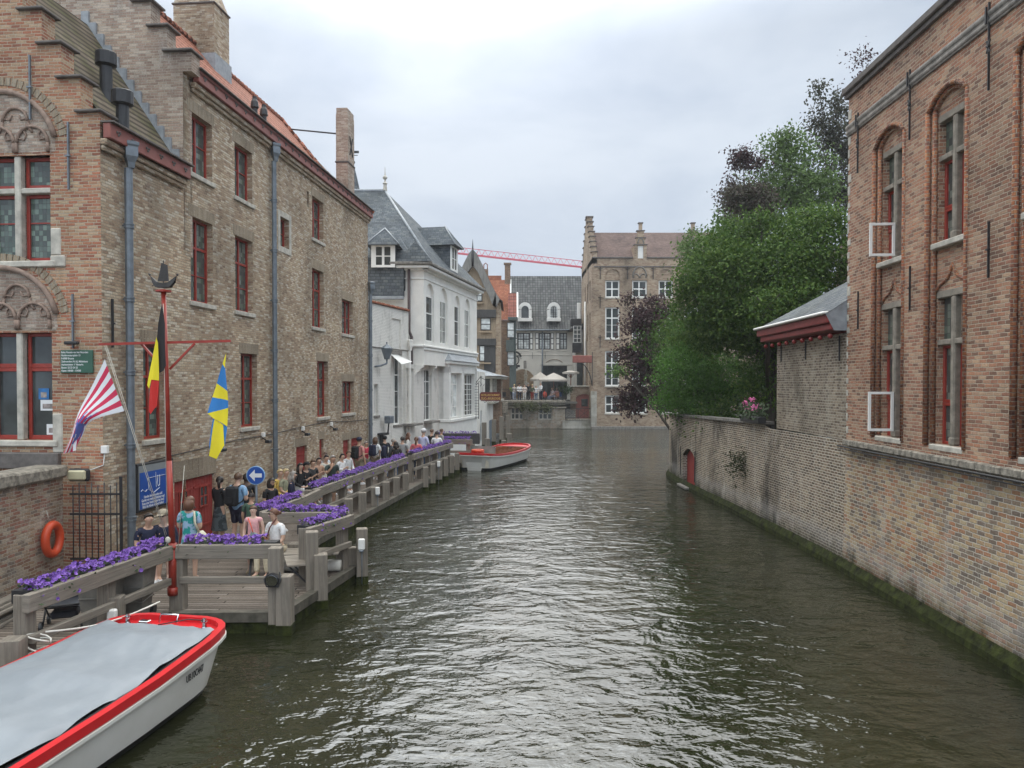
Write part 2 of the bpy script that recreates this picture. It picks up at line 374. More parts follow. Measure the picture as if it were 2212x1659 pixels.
M['stone'] = plain('pale stone', (.46,.43,.37), .85, .3, 5, .006)
M['stone_dark'] = plain('weathered grey stone', (.20,.185,.165), .9, .45, 7, .012)
M['coping'] = plain('lichen coping stone', (.24,.215,.175), .95, .6, 9, .02)
M['stone_mid'] = plain('brown grey mullion stone', (.24,.21,.17), .85, .35, 7, .008)
M['cap'] = plain('dark step coping', (.13,.115,.105), .9, .3, 6, .004)
M['red_wood'] = plain('red painted wood', (.30,.035,.022), .45, .2, 9, .001)
M['red_dark'] = plain('dark red eaves paint', (.22,.02,.016), .5, .2, 6)
M['red_dull'] = plain('dull red painted wood', (.25,.075,.055), .5, .2, 5, .001)
M['red_pole'] = plain('red painted steel', (.32,.035,.02), .4, .22, 5, .001)
M['zinc'] = plain('grey zinc', (.165,.19,.215), .45, .25, 5, .001, metal=.35)
M['iron'] = plain('black iron', (.018,.018,.02), .6, .3, 8)
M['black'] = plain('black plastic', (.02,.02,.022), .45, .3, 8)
M['lead'] = plain('lead flashing', (.27,.29,.31), .6, .25, 5, .003)
M['white'] = plain('white render', (.80,.775,.72), .8, .1, 1.1, .002)
M['white_paint'] = plain('white painted wood', (.80,.79,.75), .5, .06, 3)
M['cream'] = plain('cream render', (.58,.55,.49), .85, .12, .8, .002)
M['brown_pipe'] = plain('brown pipe', (.07,.045,.045), .5, .2, 5)
M['darkgreen'] = plain('grey green timber', (.075,.095,.09), .7, .3, 4, stretch=(3,3,.5))
def whitebrick():
    t = NT('white limewashed brick'); uv = t.n('ShaderNodeTexCoord').outputs['UV']; x, y, _ = t.xyz(uv); v2 = t.comb(x, y)
    rv = t.math('DIVIDE', t.math('ADD', y, t.math('MULTIPLY', t.noise(v2, 4, 2), .03)), .07); row = t.math('FLOOR', rv); fv = t.math('FRACT', rv)
    ru = t.math('ADD', t.math('DIVIDE', x, .2), t.math('MULTIPLY', t.math('MODULO', row, 2), .5)); fu = t.math('FRACT', ru)
    d = t.math('MINIMUM', t.math('MULTIPLY', t.math('MINIMUM', fu, t.math('SUBTRACT', 1, fu)), .2), t.math('MULTIPLY', t.math('MINIMUM', fv, t.math('SUBTRACT', 1, fv)), .07))
    m = t.rng(d, .003, .010)
    st = t.rng(t.noise(t.comb(t.math('MULTIPLY', x, 1.6), t.math('MULTIPLY', y, .7)), .9, 7, .68), .52, .72, 0, .8)
    fl = t.rng(t.noise(v2, 7, 5, .7), .62, .72, 0, .6)
    c = t.mix(st, (.82,.79,.73), (.36,.34,.30)); c = t.mix(fl, c, (.25,.2,.16)); c = t.mix(m, t.mix(1, c, (.72,.72,.72), 'MULTIPLY'), c)
    t.bump(t.math('ADD', m, t.math('MULTIPLY', t.noise(v2, 20, 3), .5)), .012); return t.fin(c, .85)
M['whitebrick'] = whitebrick()
def pantile(name, c1, c2, tw=.22, th=.26, moss=None, bump=.05, spots=0.0):
    t = NT(name); uv = t.n('ShaderNodeTexCoord').outputs['UV']; x, y, _ = t.xyz(uv); v2 = t.comb(x, y)
    fu = t.math('FRACT', t.math('DIVIDE', x, tw)); fv = t.math('FRACT', t.math('DIVIDE', y, th))
    iu = t.math('FLOOR', t.math('DIVIDE', x, tw)); iv = t.math('FLOOR', t.math('DIVIDE', y, th))
    wn = t.n('ShaderNodeTexWhiteNoise', {'Vector': t.comb(iu, iv)}, noise_dimensions='2D').outputs['Value']
    wave = t.math('SINE', t.math('MULTIPLY', fu, 6.2832))
    h = t.math('ADD', t.math('MULTIPLY', wave, .5), t.math('MULTIPLY', t.math('SUBTRACT', 1, fv), .9))
    c = t.mix(wn, c1, c2); c = t.mix(t.rng(t.noise(v2, 1.2, 5, .6), .4, .7), c, t.mix(1, c, (.7,.72,.72), 'MULTIPLY'))
    if moss: c = t.mix(t.rng(t.noise(v2, 1.6, 6, .65), .45, .62, 0, .85), c, moss)
    c = t.mix(t.math('MULTIPLY', t.math('LESS_THAN', fv, .14 if th > .25 else .42), .8), c, tuple(q*.25 for q in c1))
    if not spots and tw < .5: c = t.mix(t.math('MULTIPLY', t.math('LESS_THAN', fu, .16), .6), c, tuple(q*.35 for q in c1))
    if spots: c = t.mix(t.math('MULTIPLY', t.math('LESS_THAN', fu, .14), .55), c, tuple(q*.35 for q in c1))
    if spots: # shade in the open mouth under each tile roll, painted dark
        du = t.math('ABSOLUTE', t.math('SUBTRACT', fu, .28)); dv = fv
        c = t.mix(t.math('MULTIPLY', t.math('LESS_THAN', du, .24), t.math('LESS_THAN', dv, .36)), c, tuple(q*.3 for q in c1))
    t.bump(h, bump); return t.fin(c, .85, spec=.2)
M['tile_red'] = pantile('orange red pantiles', (.33,.125,.08), (.42,.175,.115), tw=.27, th=.36, spots=1)
M['tile_moss'] = pantile('mossy grey tiles', (.13,.10,.075), (.19,.155,.115), tw=.9, th=.20, moss=(.085,.085,.035), bump=.06)
M['tile_grey'] = pantile('dark grey pantiles', (.10,.10,.10), (.17,.17,.165), tw=.30, th=.36, bump=.06)
M['tile_brown'] = brick('brown flat tiles', [(.17,.115,.10),(.20,.14,.12),(.145,.10,.09)], (.09,.065,.06), bw=.24, bh=.16, mt=.02, bump=.02)
M['tile_orange'] = brick('orange flat tiles', [(.40,.15,.085),(.46,.19,.11),(.34,.13,.085)], (.20,.09,.06), bw=.24, bh=.16, mt=.02, bump=.02)
M['slate'] = brick('blue grey slate', [(.12,.135,.15),(.15,.165,.18),(.10,.115,.13),(.17,.185,.19)], (.06,.068,.075), bw=.26, bh=.16, mt=.016, bump=.015, stain=(.16,.17,.14), stain_sc=.3, stain_amt=.5)
M['deck'] = brick('weathered deck boards', [(.17,.14,.115),(.21,.175,.145),(.14,.115,.095),(.24,.205,.175)], (.02,.018,.015), bw=3.1, bh=.125, mt=.016, bump=.015, irr=.002, rough=.8, tint=.3)
def wood(name, c, vert, var=.35):
    t = NT(name); uv = t.n('ShaderNodeTexCoord').outputs['UV']; x, y, _ = t.xyz(uv)
    v = t.comb(t.math('MULTIPLY', x, 22 if vert else 1.2), t.math('MULTIPLY', y, 1.2 if vert else 22)); f = t.noise(v, 1, 6, .65, .6); g = t.noise(t.comb(x, y), 2.2, 4)
    cc = t.mix(t.rng(f, .3, .7), tuple(q*(1-var) for q in c), tuple(q*(1+var) for q in c)); cc = t.mix(t.rng(g, .45, .7, 0, .4), cc, (c[0]*.55, c[1]*.58, c[2]*.55))
    t.bump(f, .01); return t.fin(cc, .8)
M['wood_v'] = wood('grey weathered timber upright', (.215,.185,.15), True)
M['wood_h'] = wood('grey weathered timber rail', (.22,.19,.155), False)
M['plank_v'] = wood('old brown boarding', (.33,.25,.17), True, .4)
M['plank_dark'] = wood('dark old boarding', (.055,.052,.05), True, .4)
M['door_red'] = wood('red painted door boards', (.28,.03,.022), True, .1)
M['edge'] = plain('damp dark edge timber', (.075,.068,.05), .85, .4, 4, .01, c2=(.13,.115,.09))
M['moss'] = plain('green black algae and under-deck shade', (.012,.012,.007), .9, .7, 5, .04, c2=(.045,.055,.012), spec=.15)
def glass(name, tint, grid=None, lead=(.03,.03,.03), rough=.06, curtain=None, tints=None):
    t = NT(name); uv = t.n('ShaderNodeTexCoord').outputs['UV']; x, y, _ = t.xyz(uv); c = t.mix(t.rng(t.noise(t.comb(x, y), 1.3, 3), .35, .65), tint, tuple(q*2.2 for q in tint))
    if grid:
        gu, gv = grid
        a = t.math('DIVIDE', x, gu); b = t.math('DIVIDE', y, gv); iv = t.comb(t.math('FLOOR', a), t.math('FLOOR', b))
        wn = t.n('ShaderNodeTexWhiteNoise', {'Vector': iv}, noise_dimensions='2D')
        if tints: c = t.ramp(wn.outputs['Value'], tints, True)
        fa = t.math('FRACT', a); fb = t.math('FRACT', b)
        ld = t.math('MAXIMUM', t.math('LESS_THAN', t.math('MINIMUM', fa, t.math('SUBTRACT', 1, fa)), .045), t.math('LESS_THAN', t.math('MINIMUM', fb, t.math('SUBTRACT', 1, fb)), .035))
        c = t.mix(ld, c, lead)
        # every quarry sits at its own slight angle
        nrm = t.n('ShaderNodeNewGeometry').outputs['Normal']
        off = t.n('ShaderNodeVectorMath', {0: wn.outputs['Color'], 1: (.5,.5,.5)}, operation='SUBTRACT').outputs[0]
        nn = t.n('ShaderNodeVectorMath', {0: nrm, 1: t.vscale(off, (.09,.09,.09))}, operation='ADD').outputs[0]
        nn = t.n('ShaderNodeVectorMath', {0: nn}, operation='NORMALIZE').outputs[0]
        t.L.new(nn, t.b.inputs['Normal'])
        return t.fin(c, t.rng(ld, 0, 1, rough, .6))
    return t.fin(c, rough)
M['glass'] = glass('dark window glass', (.03,.035,.035))
M['glass_pale'] = glass('window glass with curtain', (.16,.165,.155), rough=.1)
M['glass_net'] = glass('window glass with net curtain', (.42,.44,.43), rough=.2)
M['leaded'] = glass('leaded glass', (.05,.06,.05), (.10,.135), tints=[(.08,.09,.08),(.12,.15,.12),(.07,.08,.075),(.17,.19,.16),(.09,.12,.09),(.08,.085,.08)])
M['leaded_g'] = glass('green leaded glass', (.05,.08,.05), (.085,.11), lead=(.06,.06,.055), tints=[(.08,.11,.095),(.13,.18,.15),(.06,.08,.07),(.17,.23,.19),(.10,.13,.115),(.07,.085,.08)])
# ------------------------------------------------------------ canal water
def water():
    t = NT('canal water'); p = t.n('ShaderNodeTexCoord').outputs['Object']; x, y, _ = t.xyz(p)
    v = t.comb(t.math('MULTIPLY', x, .75), y)
    a = t.noise(v, 1.45, 3, .5, .6); b = t.noise(t.comb(t.math('MULTIPLY', x, .7), y, 3.0), 4.2, 3, .55, .4); c = t.noise(v, 8.0, 3, .6)
    patch = t.rng(t.noise(p, .16, 2), .35, .65, .6, 1.1)
    h = t.math('ADD', t.math('MULTIPLY', a, 1.0), t.math('ADD', t.math('MULTIPLY', b, .42), t.math('MULTIPLY', c, .06)))
    h = t.math('MULTIPLY', h, patch)
    t.bump(h, .10)
    col_ = t.mix(t.rng(t.noise(p, .35, 3), .35, .65), (.012,.014,.006), (.022,.023,.010))
    t.b.inputs['IOR'].default_value = 1.52
    return t.fin(col_, .02, spec=.5)
M['water'] = water()
mb = MB(); mb.quad((-60,-6,0),(60,-6,0),(60,140,0),(-60,140,0))
tag(mb.build('canal_water', M['water']), 'dark green brown rippled canal water reflecting the sky', kind='structure')
# land behind the houses
mb = MB()
M['ground'] = plain('cobbled ground', (.16,.15,.13), .9, .3, 2)
mb.slab([(-60,13),(-9.2,13),(-8.7,15.9),(-7.2,34.6),(-6,39),(-5,44),(-3.2,56),(-1.4,75.6),(30,75.6),(30,140),(-60,140)], -1.2, .30)
mb.slab([(8.35,-6),(60,-6),(60,140),(30,140),(30,60),(14,41),(8.6,38),(7.9,35)], -1.2, .31)
tag(mb.build('ground', M['ground']), 'ground behind the canal walls', kind='structure')
mb = MB(); mb.quad((-400,-200,-1.3),(400,-200,-1.3),(400,600,-1.3),(-400,600,-1.3))
tag(mb.build('terrain', M['ground']), 'wide flat ground under the town', kind='structure')

# ------------------------------------------------------------ right side: facade in its own frame, u runs towards the camera
RB = T(7.81, 17.95, 0) @ RZ(-91.37)
rb = empty('brick_canal_house', RB, 'tall red brown brick house with mullioned windows rising on the right above the canal wall', 'building')
L = 14.0
rec = [(1.31, 2.70), (3.54, 4.89), (6.15, 7.50), (8.7, 10.1)]
mb = MB()
panel(mb, 0, L, 3.02, 11.05, [(a, b, 3.2, 9.38, .30, .06) for a, b in rec])
for a, b in rec:      # second order of the recess, with brick infill between the windows
    mb.mi = 0; y = .06
    panel(mb, a, b, 3.2, 9.68, [(a+.14, b-.14, 3.2, 9.30, .26, .06)], y=y)
    panel(mb, a+.14, b-.14, 3.2, 9.56, [(a+.22, b-.12, 3.25, 5.92, 0, .2), (a+.22, b-.12, 6.92, 9.12, 0, .2)], y=y+.06)
mb.quad((0,7,3.0),(0,0,3.0),(0,0,11.05),(0,7,11.05)); mb.quad((L,0,3.0),(L,7,3.0),(L,7,11.05),(L,0,11.05)); mb.quad((L,7,3),(0,7,3),(0,7,11.05),(L,7,11.05))
mb.box(0, L, .3, .32, 3.0, 3.02)
wall = mb.build('wall', M['brick_right'], rb)
# moulded orange jambs (round rolls)
mb = MB()
for a, b in rec:
    for s_, u in ((1, a), (-1, b)):
        for k, (du, dy, r) in enumerate(((.02, .01, .05), (.15, .075, .045))):
            mb.tube([(u + s_*du, dy, 3.22), (u + s_*du, dy, 9.36)], r, 8)
    for (dd, dy, r) in ((.02, .01, .045), (.15, .075, .04)):
        P = arch(a+dd, b-dd, 9.36, .30-dd*.3, 12); mb.tube([(p, dy, q) for p, q in P], r, 6)
mb.build('moulded_jambs', M['brick_orange'], rb)
mb = MB()
mb.bbox(-.12, L, -.13, .5, 11.05, 11.2, .02); mb.bbox(-.08, L, -.07, .3, 10.95, 11.05, .01)
mb.build('coping', M['cap'], rb)
mb = MB(); mb.smooth = False
for i, (r, z) in enumerate(((.03, 10.10), (.055, 10.15), (.045, 10.21), (.07, 10.27))): mb.tube([(-.02, -.01, z), (L, -.01, z)], r, 8)
mb.build('string_course', M['stone_dark'], rb)
mb = MB()      # lichen ledge
n = 60
for i in range(n):
    a = L*i/n; mb.bbox(a, a+L/n-.002, -.10-.015*random.random(), .02, 2.93, 3.06+.012*random.random(), .02)
mb.build('ledge', M['coping'], rb)
mb = MB(); mb.tube([(-.2,-.13,2.90),(L,-.13,2.90)], .022, 6); mb.tube([(-.2,-.125,2.84),(L,-.125,2.84)], .014, 6)
mb.build('cable', M['iron'], rb)
for k, (a, b) in enumerate(rec[:3]):
    for (z0, z1, tz) in ((3.25, 5.92, 5.12), (6.92, 9.12, 8.47)):
        u0, u1 = a+.22, b-.12; w_ = u1-u0; y = .06+.06+.10
        s = MB()
        s.bbox(w_/2-.065, w_/2+.065, -.11, .03, 0, z1-z0, .025)
        s.bbox(0, w_/2-.066, -.11, .03, tz-z0-.06, tz-z0+.04, .012); s.bbox(w_/2+.066, w_, -.11, .03, tz-z0-.06, tz-z0+.04, .012)
        s.bbox(-.04, w_+.04, -.11, .03, z1-z0-.003, z1-z0+.13, .012)
        s.bbox(w_/2-.085, w_/2+.085, -.13, .02, -.0, .16, .03)
        win = s.build('window', M['stone_mid'], rb, T(u0, y, z0))
        g = MB(); g.mi = 0
        for (c, d) in ((0, w_/2-.07), (w_/2+.07, w_)): g.quad((c,.02,tz-z0+.04),(d,.02,tz-z0+.04),(d,.02,z1-z0),(c,.02,z1-z0))
        g.build('leaded_light', M['leaded'], win)
        for h, (c, d) in enumerate(((0, w_/2-.074), (w_/2+.074, w_))):
            hh = tz-z0-.065
            open_ = (k == 0 and h == 0)
            f = MB()
            zz0 = .0
            for (p, q) in ((0, hh*.42), (hh*.42+.003, hh)):
                if open_ and p == 0: continue
                f.bbox(c, c+.055, .0, .07, p, q, .006); f.bbox(d-.055, d, .0, .07, p, q, .006)
                f.bbox(c+.056, d-.056, .0, .07, p, p+.055, .006); f.bbox(c+.056, d-.056, .0, .07, q-.055, q, .006)
            if open_: f.bbox(c, c+.035, .02, .07, 0, hh*.42, .004); f.bbox(d-.035, d, .02, .07, 0, hh*.42, .004); f.bbox(c+.036, d-.036, .02, .07, 0, .035, .004)
            fo = f.build('casement', M['red_wood'], win)
            g = MB(); g.quad((c+.03,.04,hh*.42 if open_ else .03),(d-.03,.04,hh*.42 if open_ else .03),(d-.03,.04,hh-.03),(c+.03,.04,hh-.03)); g.build('pane', M['leaded'], fo)
        s = MB(); s.bbox(-.05, w_+.05, -.23, .02, -.11, -.003, .015); s.build('sill', M['stone'], win)
# open casements swung out over the canal
for (z0, z1) in ((6.98, 7.66), (3.38, 4.19)):
    f = MB(); w_, h_ = .50, z1-z0
    f.mi = 0
    f.box(0, .05, 0, .045, 0, h_); f.box(w_-.05, w_, 0, .045, 0, h_); f.box(.05, w_-.05, 0, .045, 0, .05); f.box(.05, w_-.05, 0, .045, h_-.05, h_)
    fo = f.build('open_casement', M['white_paint'], rb, T(2.08, .10, z0) @ RZ(-90-4))
    g = MB(); g.quad((.04,.02,.04),(w_-.04,.02,.04),(w_-.04,.02,h_-.04),(.04,.02,h_-.04))
    t = NT('clear glass'); tb = t.n('ShaderNodeBsdfTransparent'); gb = t.n('ShaderNodeBsdfGlossy', {'Roughness': .05}); mxs = t.n('ShaderNodeMixShader', {0: .22}); t.L.new(tb.outputs[0], mxs.inputs[1]); t.L.new(gb.outputs[0], mxs.inputs[2]); t.L.new(mxs.outputs[0], t.N['Material Output'].inputs[0])
    g.build('pane', t.m, fo)
# ogee blind arches and wall anchors
for a, b in rec[:3]:
    c = (a+b)/2+.05; P = []
    for i in range(13):
        q = i/12; P.append((c-.52+.52*q, .11 , 6.05 + .30*(q**.5)*.75 + .22*max(0,(q-.55)/.45)**2))
    mb = MB(); mb.tube(P, .03, 6); mb.tube([(2*c-p[0], p[1], p[2]) for p in P], .03, 6); mb.build('ogee_arch', M['brick_orange'], rb)
for (u, z, h) in ((.62, 9.75, 1.35), (2.98, 9.75, 1.35), (5.55, 9.75, 1.4), (8.1, 9.75, 1.4), (.70, 6.0, .85), (3.05, 6.2, .85), (5.6, 6.5, .9)):
    mb = MB(); mb.bar((0,-.05,-h/2), (0,-.05,h/2), .035, .02); mb.bar((-.03,-.06,0),(.03,-.06,0), .05, .03)
    if z > 9: mb.bar((.0,-.10,.35),(.0,-.10,.62),.03,.03); mb.bar((-.05,-.06,.1),(.05,-.06,-.1),.02,.02); mb.bar((-.05,-.06,-.1),(.05,-.06,.1),.02,.02)
    mb.build('wall_anchor', M['iron'], rb, T(u, 0, z))
boxes('pale_corner_stone', M['stone'], rb, None, [(-.012, .05+.13*random.random(), -.012, .2, 3.2+i*.29, 3.32+i*.29+.1*random.random()) for i in range(26)], .01)
mb = MB(); mb.bbox(.0, .9, .3, 1.0, 11.2, 11.6, .02); mb.bbox(-.08, .98, .22, 1.08, 11.6, 11.7, .02)
mb.build('chimney', M['brick_right'], rb, T(3.6, 0, 0))
mb = MB(); mb.lathe([(.12,0),(.12,.04),(.09,.045),(.03,.05)], 16); mb.build('ventilator_fan', M['iron'], rb, T(1.75, .45, 8.85) @ RX(90))

# quay wall under the house
mb = MB(); z0, z1 = -.6, 2.93; N = 24
x0 = lambda y: 7.38+.024*y
for i in range(N):
    ya, yb = 5+13*i/N, 5+13*(i+1)/N
    wa, wb = .03*math.sin(ya*1.3), .03*math.sin(yb*1.3)
    mb.quad((x0(yb)-.05+wb,yb,z0),(x0(ya)-.05+wa,ya,z0),(x0(ya)+.02,ya,z1),(x0(yb)+.02,yb,z1), uv=[(yb,z0),(ya,z0),(ya,z1),(yb,z1)])
tag(mb.build('canal_wall', M['brick_quay']), 'long weathered buff and orange brick canal wall under the red brick house', 'wall')
# garden wall: white bloomed brick running on to the bend
pts = [(7.81,18.0),(7.74,21.0),(7.66,23.5),(7.60,26.0),(7.48,28.5),(7.38,30.9)]
pts2 = [(7.33,33.1),(7.32,34.6),(7.36,35.8),(7.52,36.8),(7.9,37.6),(8.6,38.3),(11,39.3),(16,40.5)]
def strip(mb, P, z0, z1f, s0=0):
    s = s0
    for (a, b) in zip(P[:-1], P[1:]):
        l = math.hypot(b[0]-a[0], b[1]-a[1]); za, zb = z1f(a[1]), z1f(b[1])
        mb.quad((b[0],b[1],z0),(a[0],a[1],z0),(a[0]+.03,a[1],za),(b[0]+.03,b[1],zb), uv=[(s+l,z0),(s,z0),(s,za),(s+l,zb)]); s += l
    return s
def smooth(P, n=4):
    out = []
    for i in range(len(P)-1):
        p0, p1, p2, p3 = P[max(i-1,0)], P[i], P[i+1], P[min(i+2,len(P)-1)]
        for k in range(n):
            t_ = k/n; out.append(tuple(.5*((2*p1[j])+(-p0[j]+p2[j])*t_+(2*p0[j]-5*p1[j]+4*p2[j]-p3[j])*t_*t_+(-p0[j]+3*p1[j]-3*p2[j]+p3[j])*t_**3) for j in range(2)))
    return out + [P[-1]]
gz = lambda y: 3.12 - .016*(y-23) if y > 22.9 else 3.02
gw = empty('garden_wall', (7.8, 18, 0), 'white stained curving brick wall below the trees with a low arched doorway', 'wall')
GI = T(-7.8, -18, 0)
mb = MB(GI); s_ = strip(mb, smooth(pts), -.6, gz)
y0, y1 = 30.9, 33.1
# door bay
mb2 = MB(); D = math.hypot(pts2[0][0]-pts[-1][0], 2.2)
F = T(*pts2[0], 0) @ Matrix.Rotation(math.atan2(pts[-1][1]-pts2[0][1], pts[-1][0]-pts2[0][0]), 4, 'Z')
mb.M = GI @ F; panel(mb, 0, D, -.6, gz(32), [(.12, 2.1, .12, 1.3, .35, .24)])
mb.M = GI.copy(); strip(mb, smooth(pts2), -.6, gz, s_+2.2)
mb.build('wall', M['brick_white'], gw)
d = MB(); d.box(.0, 1.98, 0, .05, 0, 1.17)
P = arch(0, 1.98, 1.17, .34); 
for (a, b) in zip(P[:-1], P[1:]): d.prism([(a[0],1.17),(b[0],1.17),(b[0],b[1]),(a[0],a[1])], 0, .05)
d.build('door', M['door_red'], gw, GI @ F @ T(.12, .19, .125))
d = MB(); d.bbox(0, 1.5, -.28, .5, -.1, 0, .02); d.build('doorstep', M['stone_dark'], gw, GI @ F @ T(.2, 0, .11))
for u in (-.12, 2.25):
    d = MB(); d.bar((0,-.05,0),(.05,-.05,1.25), .03); d.build('wall_anchor', M['iron'], gw, GI @ F @ T(u, 0, .4))
mb = MB(GI)
P = smooth([p for p in pts if p[1] > 22.8] + pts2)
for a, b in zip(P[:-1], P[1:]):
    d_ = Vector((b[0]-a[0], b[1]-a[1], 0)).normalized(); n_ = Vector((-d_.y, d_.x, 0))
    A, B = Vector((*a, gz(a[1]))), Vector((*b, gz(b[1])))
    if n_.x > 0: n_ = -n_
    vs = [A+n_*.06, B+n_*.06, B-n_*.36, A-n_*.36]; mb.add([*vs, *[v+Vector((0,0,.09)) for v in vs]], [(0,3,2,1)[::-1],(4,5,6,7)[::-1],(0,1,5,4)[::-1],(1,2,6,5),(2,3,7,6),(3,0,4,7)])
    mb.quad(*[tuple(q) for q in (B-n_*.36, A-n_*.36, Vector((A.x,A.y,.3))-n_*.36, Vector((B.x,B.y,.3))-n_*.36)])
mb.build('coping', M['stone_dark'], gw)
# algae plinth along the water
mb = MB()
def plinth(P, z=.16, out=.16):
    for a, b in zip(P[:-1], P[1:]):
        d_ = Vector((b[0]-a[0], b[1]-a[1], 0)).normalized(); n_ = Vector((-d_.y, d_.x, 0))
        if n_.x > 0: n_ = -n_
        A, B = Vector((*a, 0)), Vector((*b, 0)); zz = Vector((0,0,z)); q = Vector((0,0,z+.12))
        ja = .02*mnoise.noise(A*2.3); jb = .02*mnoise.noise(B*2.3)
        mb.quad(B+n_*(out+jb)-zz*2, A+n_*(out+ja)-zz*2, A+n_*(out*.8+ja)+zz*.7, B+n_*(out*.8+jb)+zz*.7)
        mb.quad(B+n_*(out*.8+jb)+zz*.7, A+n_*(out*.8+ja)+zz*.7, A+n_*.035+q, B+n_*.035+q)
fine = lambda P, s=.35: [(P[i][0]+(P[i+1][0]-P[i][0])*k/m, P[i][1]+(P[i+1][1]-P[i][1])*k/m) for i in range(len(P)-1) for m in [max(1,int(math.hypot(P[i+1][0]-P[i][0],P[i+1][1]-P[i][1])/s))] for k in range(m)] + [P[-1]]
plinth(fine([(x0(5)-.05,5),(x0(18)-.04,18)] + pts[1:] + pts2))
tag(mb.build('mossy_footing', M['moss']), 'dark green algae covered footing along the waterline of the right wall', 'footing')

# garden pavilion
gp = empty('garden_pavilion', RB, 'grey buff brick pavilion with slate roof and red eaves beside the big house', 'building')
mb = MB()
panel(mb, -5.1, 0, 3.03, 5.55); mb.quad((-5.1,4,3.0),(-5.1,0,3.0),(-5.1,0,5.55),(-5.1,4,5.55)); mb.quad((0,4,3),(-5.1,4,3),(-5.1,4,5.55),(0,4,5.55))
mb.build('wall', M['brick_pav'], gp)
mb = MB(); mb.bbox(-5.6, -.02, -.46, -.10, 5.78, 5.98, .02); mb.bbox(-5.5, -.03, -.38, .1, 5.62, 5.775, .02); mb.box(-5.6,-5.2,-.1,3.5,5.67,5.97)
mb.build('eaves', M['red_dark'], gp)
mb = MB()
for i in range(9): 
    u = -5.2+i*.62; mb.sphere((u,-.30,5.48), .06)
mb.build('eaves_knobs', M['red_dark'], gp)
mb = MB(); mb.bbox(-5.66, -.02, -.56, -.38, 5.985, 6.05, .02); mb.build('gutter', M['white_paint'], gp)
mb = MB(); mb.quad((-5.62,-.5,6.0),(0,-.5,6.0),(0,2.2,7.6),(-3.6,2.2,7.6)); mb.quad((-5.62,4.6,6.0),(-5.62,-.5,6.0),(-3.6,2.2,7.6),(-3.6,2.3,7.6)); mb.quad((0,4.6,6.0),(-5.62,4.6,6.0),(-3.6,2.3,7.6),(0,2.3,7.6))
mb.build('roof', M['slate'], gp)
mb = MB(); mb.add([(-.012,-.5,5.99),(-.012,.0,6.32),(-.012,0,5.6),(-.012,-.3,5.6)], [(0,3,2,1)]); mb.build('end_flashing', M['lead'], gp)
for u, h in ((-4.6,.5),(-2.6,.5),(-.35,.6)):
    d = MB(); d.bar((0,-.04,-h),(0,-.04,0), .03); d.build('wall_anchor', M['iron'], gp, T(u,0,5.5))
# steep brown roof behind the trees
bh = empty('hidden_house', (12.3, 24, 0), 'dark brown roofed house half hidden behind the trees and the red brick house', 'building')
mb = MB(); mb.box(.3, 7, .3, 6, .3, 9.0); mb.build('wall', M['brick_right'], bh)
mb = MB(); mb.prism([(-.3,8.9),(3.65,8.9+4.3),(7.6,8.9),(7.6,8.75),(3.65,13.0),(-.3,8.75)][::-1], 0, 6.3); mb.build('roof', M['tile_brown'], bh)
mb = MB(); mb.tube([(-.35,-.1,8.85),(-.35,6.4,8.85)], .07, 8); mb.build('gutter', M['zinc'], bh)
# ------------------------------------------------------------ left side, frame: u along the canal away from camera, -y out over the deck
LB = T(-8.304, 15.6, 0) @ RZ(84.7)
def uy(y): return (y-15.6)*1.0043
M['tracery'] = plain('brown brick tracery', (.26,.185,.145), .9, .3, 9, .01)
# ---- low step-gabled house
lh = empty('stepped_gable_house', LB, 'small red brick house with stepped gable and mossy roof at the near left', 'building')
WL = 4.8; FL = T(0, WL, 0) @ RZ(-90)
mb = MB()
panel(mb, 0, 3.25, .3, 9.45)
mb.quad((3.25,WL,.3),(3.25,0,.3),(3.25,0,9.5),(3.25,WL,9.5))
mb.build('side_wall', M['brick_tan'], lh)
uc = 2.62; wh = 1.1
mb = MB(FL)
opl = (uc-wh, uc+wh, 3.2, 5.40, 0, .3); opu = (uc-wh, uc+wh, 6.86, 9.0, 0, .3)
tyl = (uc-wh-.12, uc+wh+.12, 5.46, 5.75, .85, .14); tyu = (uc-wh-.12, uc+wh+.12, 9.08, 9.35, .85, .14)
panel(mb, 0, WL, .3, 11.2, [opl, opu, tyl, tyu])
for t_ in (tyl, tyu):
    P = arch(t_[0], t_[1], t_[3], .85); mb.add([(t_[0],.14,t_[2]),(t_[1],.14,t_[2])] + [(a,.14,b) for a,b in P[::-1]], [tuple(range(15))])
# stepped gable (column strips each side of the middle)
sw = .41; ns = 5
for i in range(ns):
    ztop = 9.82 + .70*i
    for side in (0, 1):
        a = i*sw if side == 0 else WL-(i+1)*sw; b = a+sw
        if ztop > 11.2: mb.box(a, b, 0, .38, 11.2, ztop)
        elif ztop < 11.2: pass
mb.box(ns*sw, WL-ns*sw, 0, .38, 11.2, 9.82+.7*ns)
mb.quad((0,.38,9.4),(WL,.38,9.4),(WL,.38,11.2),(0,.38,11.2)); mb.quad((WL,0,9.4),(WL,.38,9.4),(WL,.38,11.2),(WL,0,11.2))
o = mb.build('front_wall', M['brick_red'], lh)
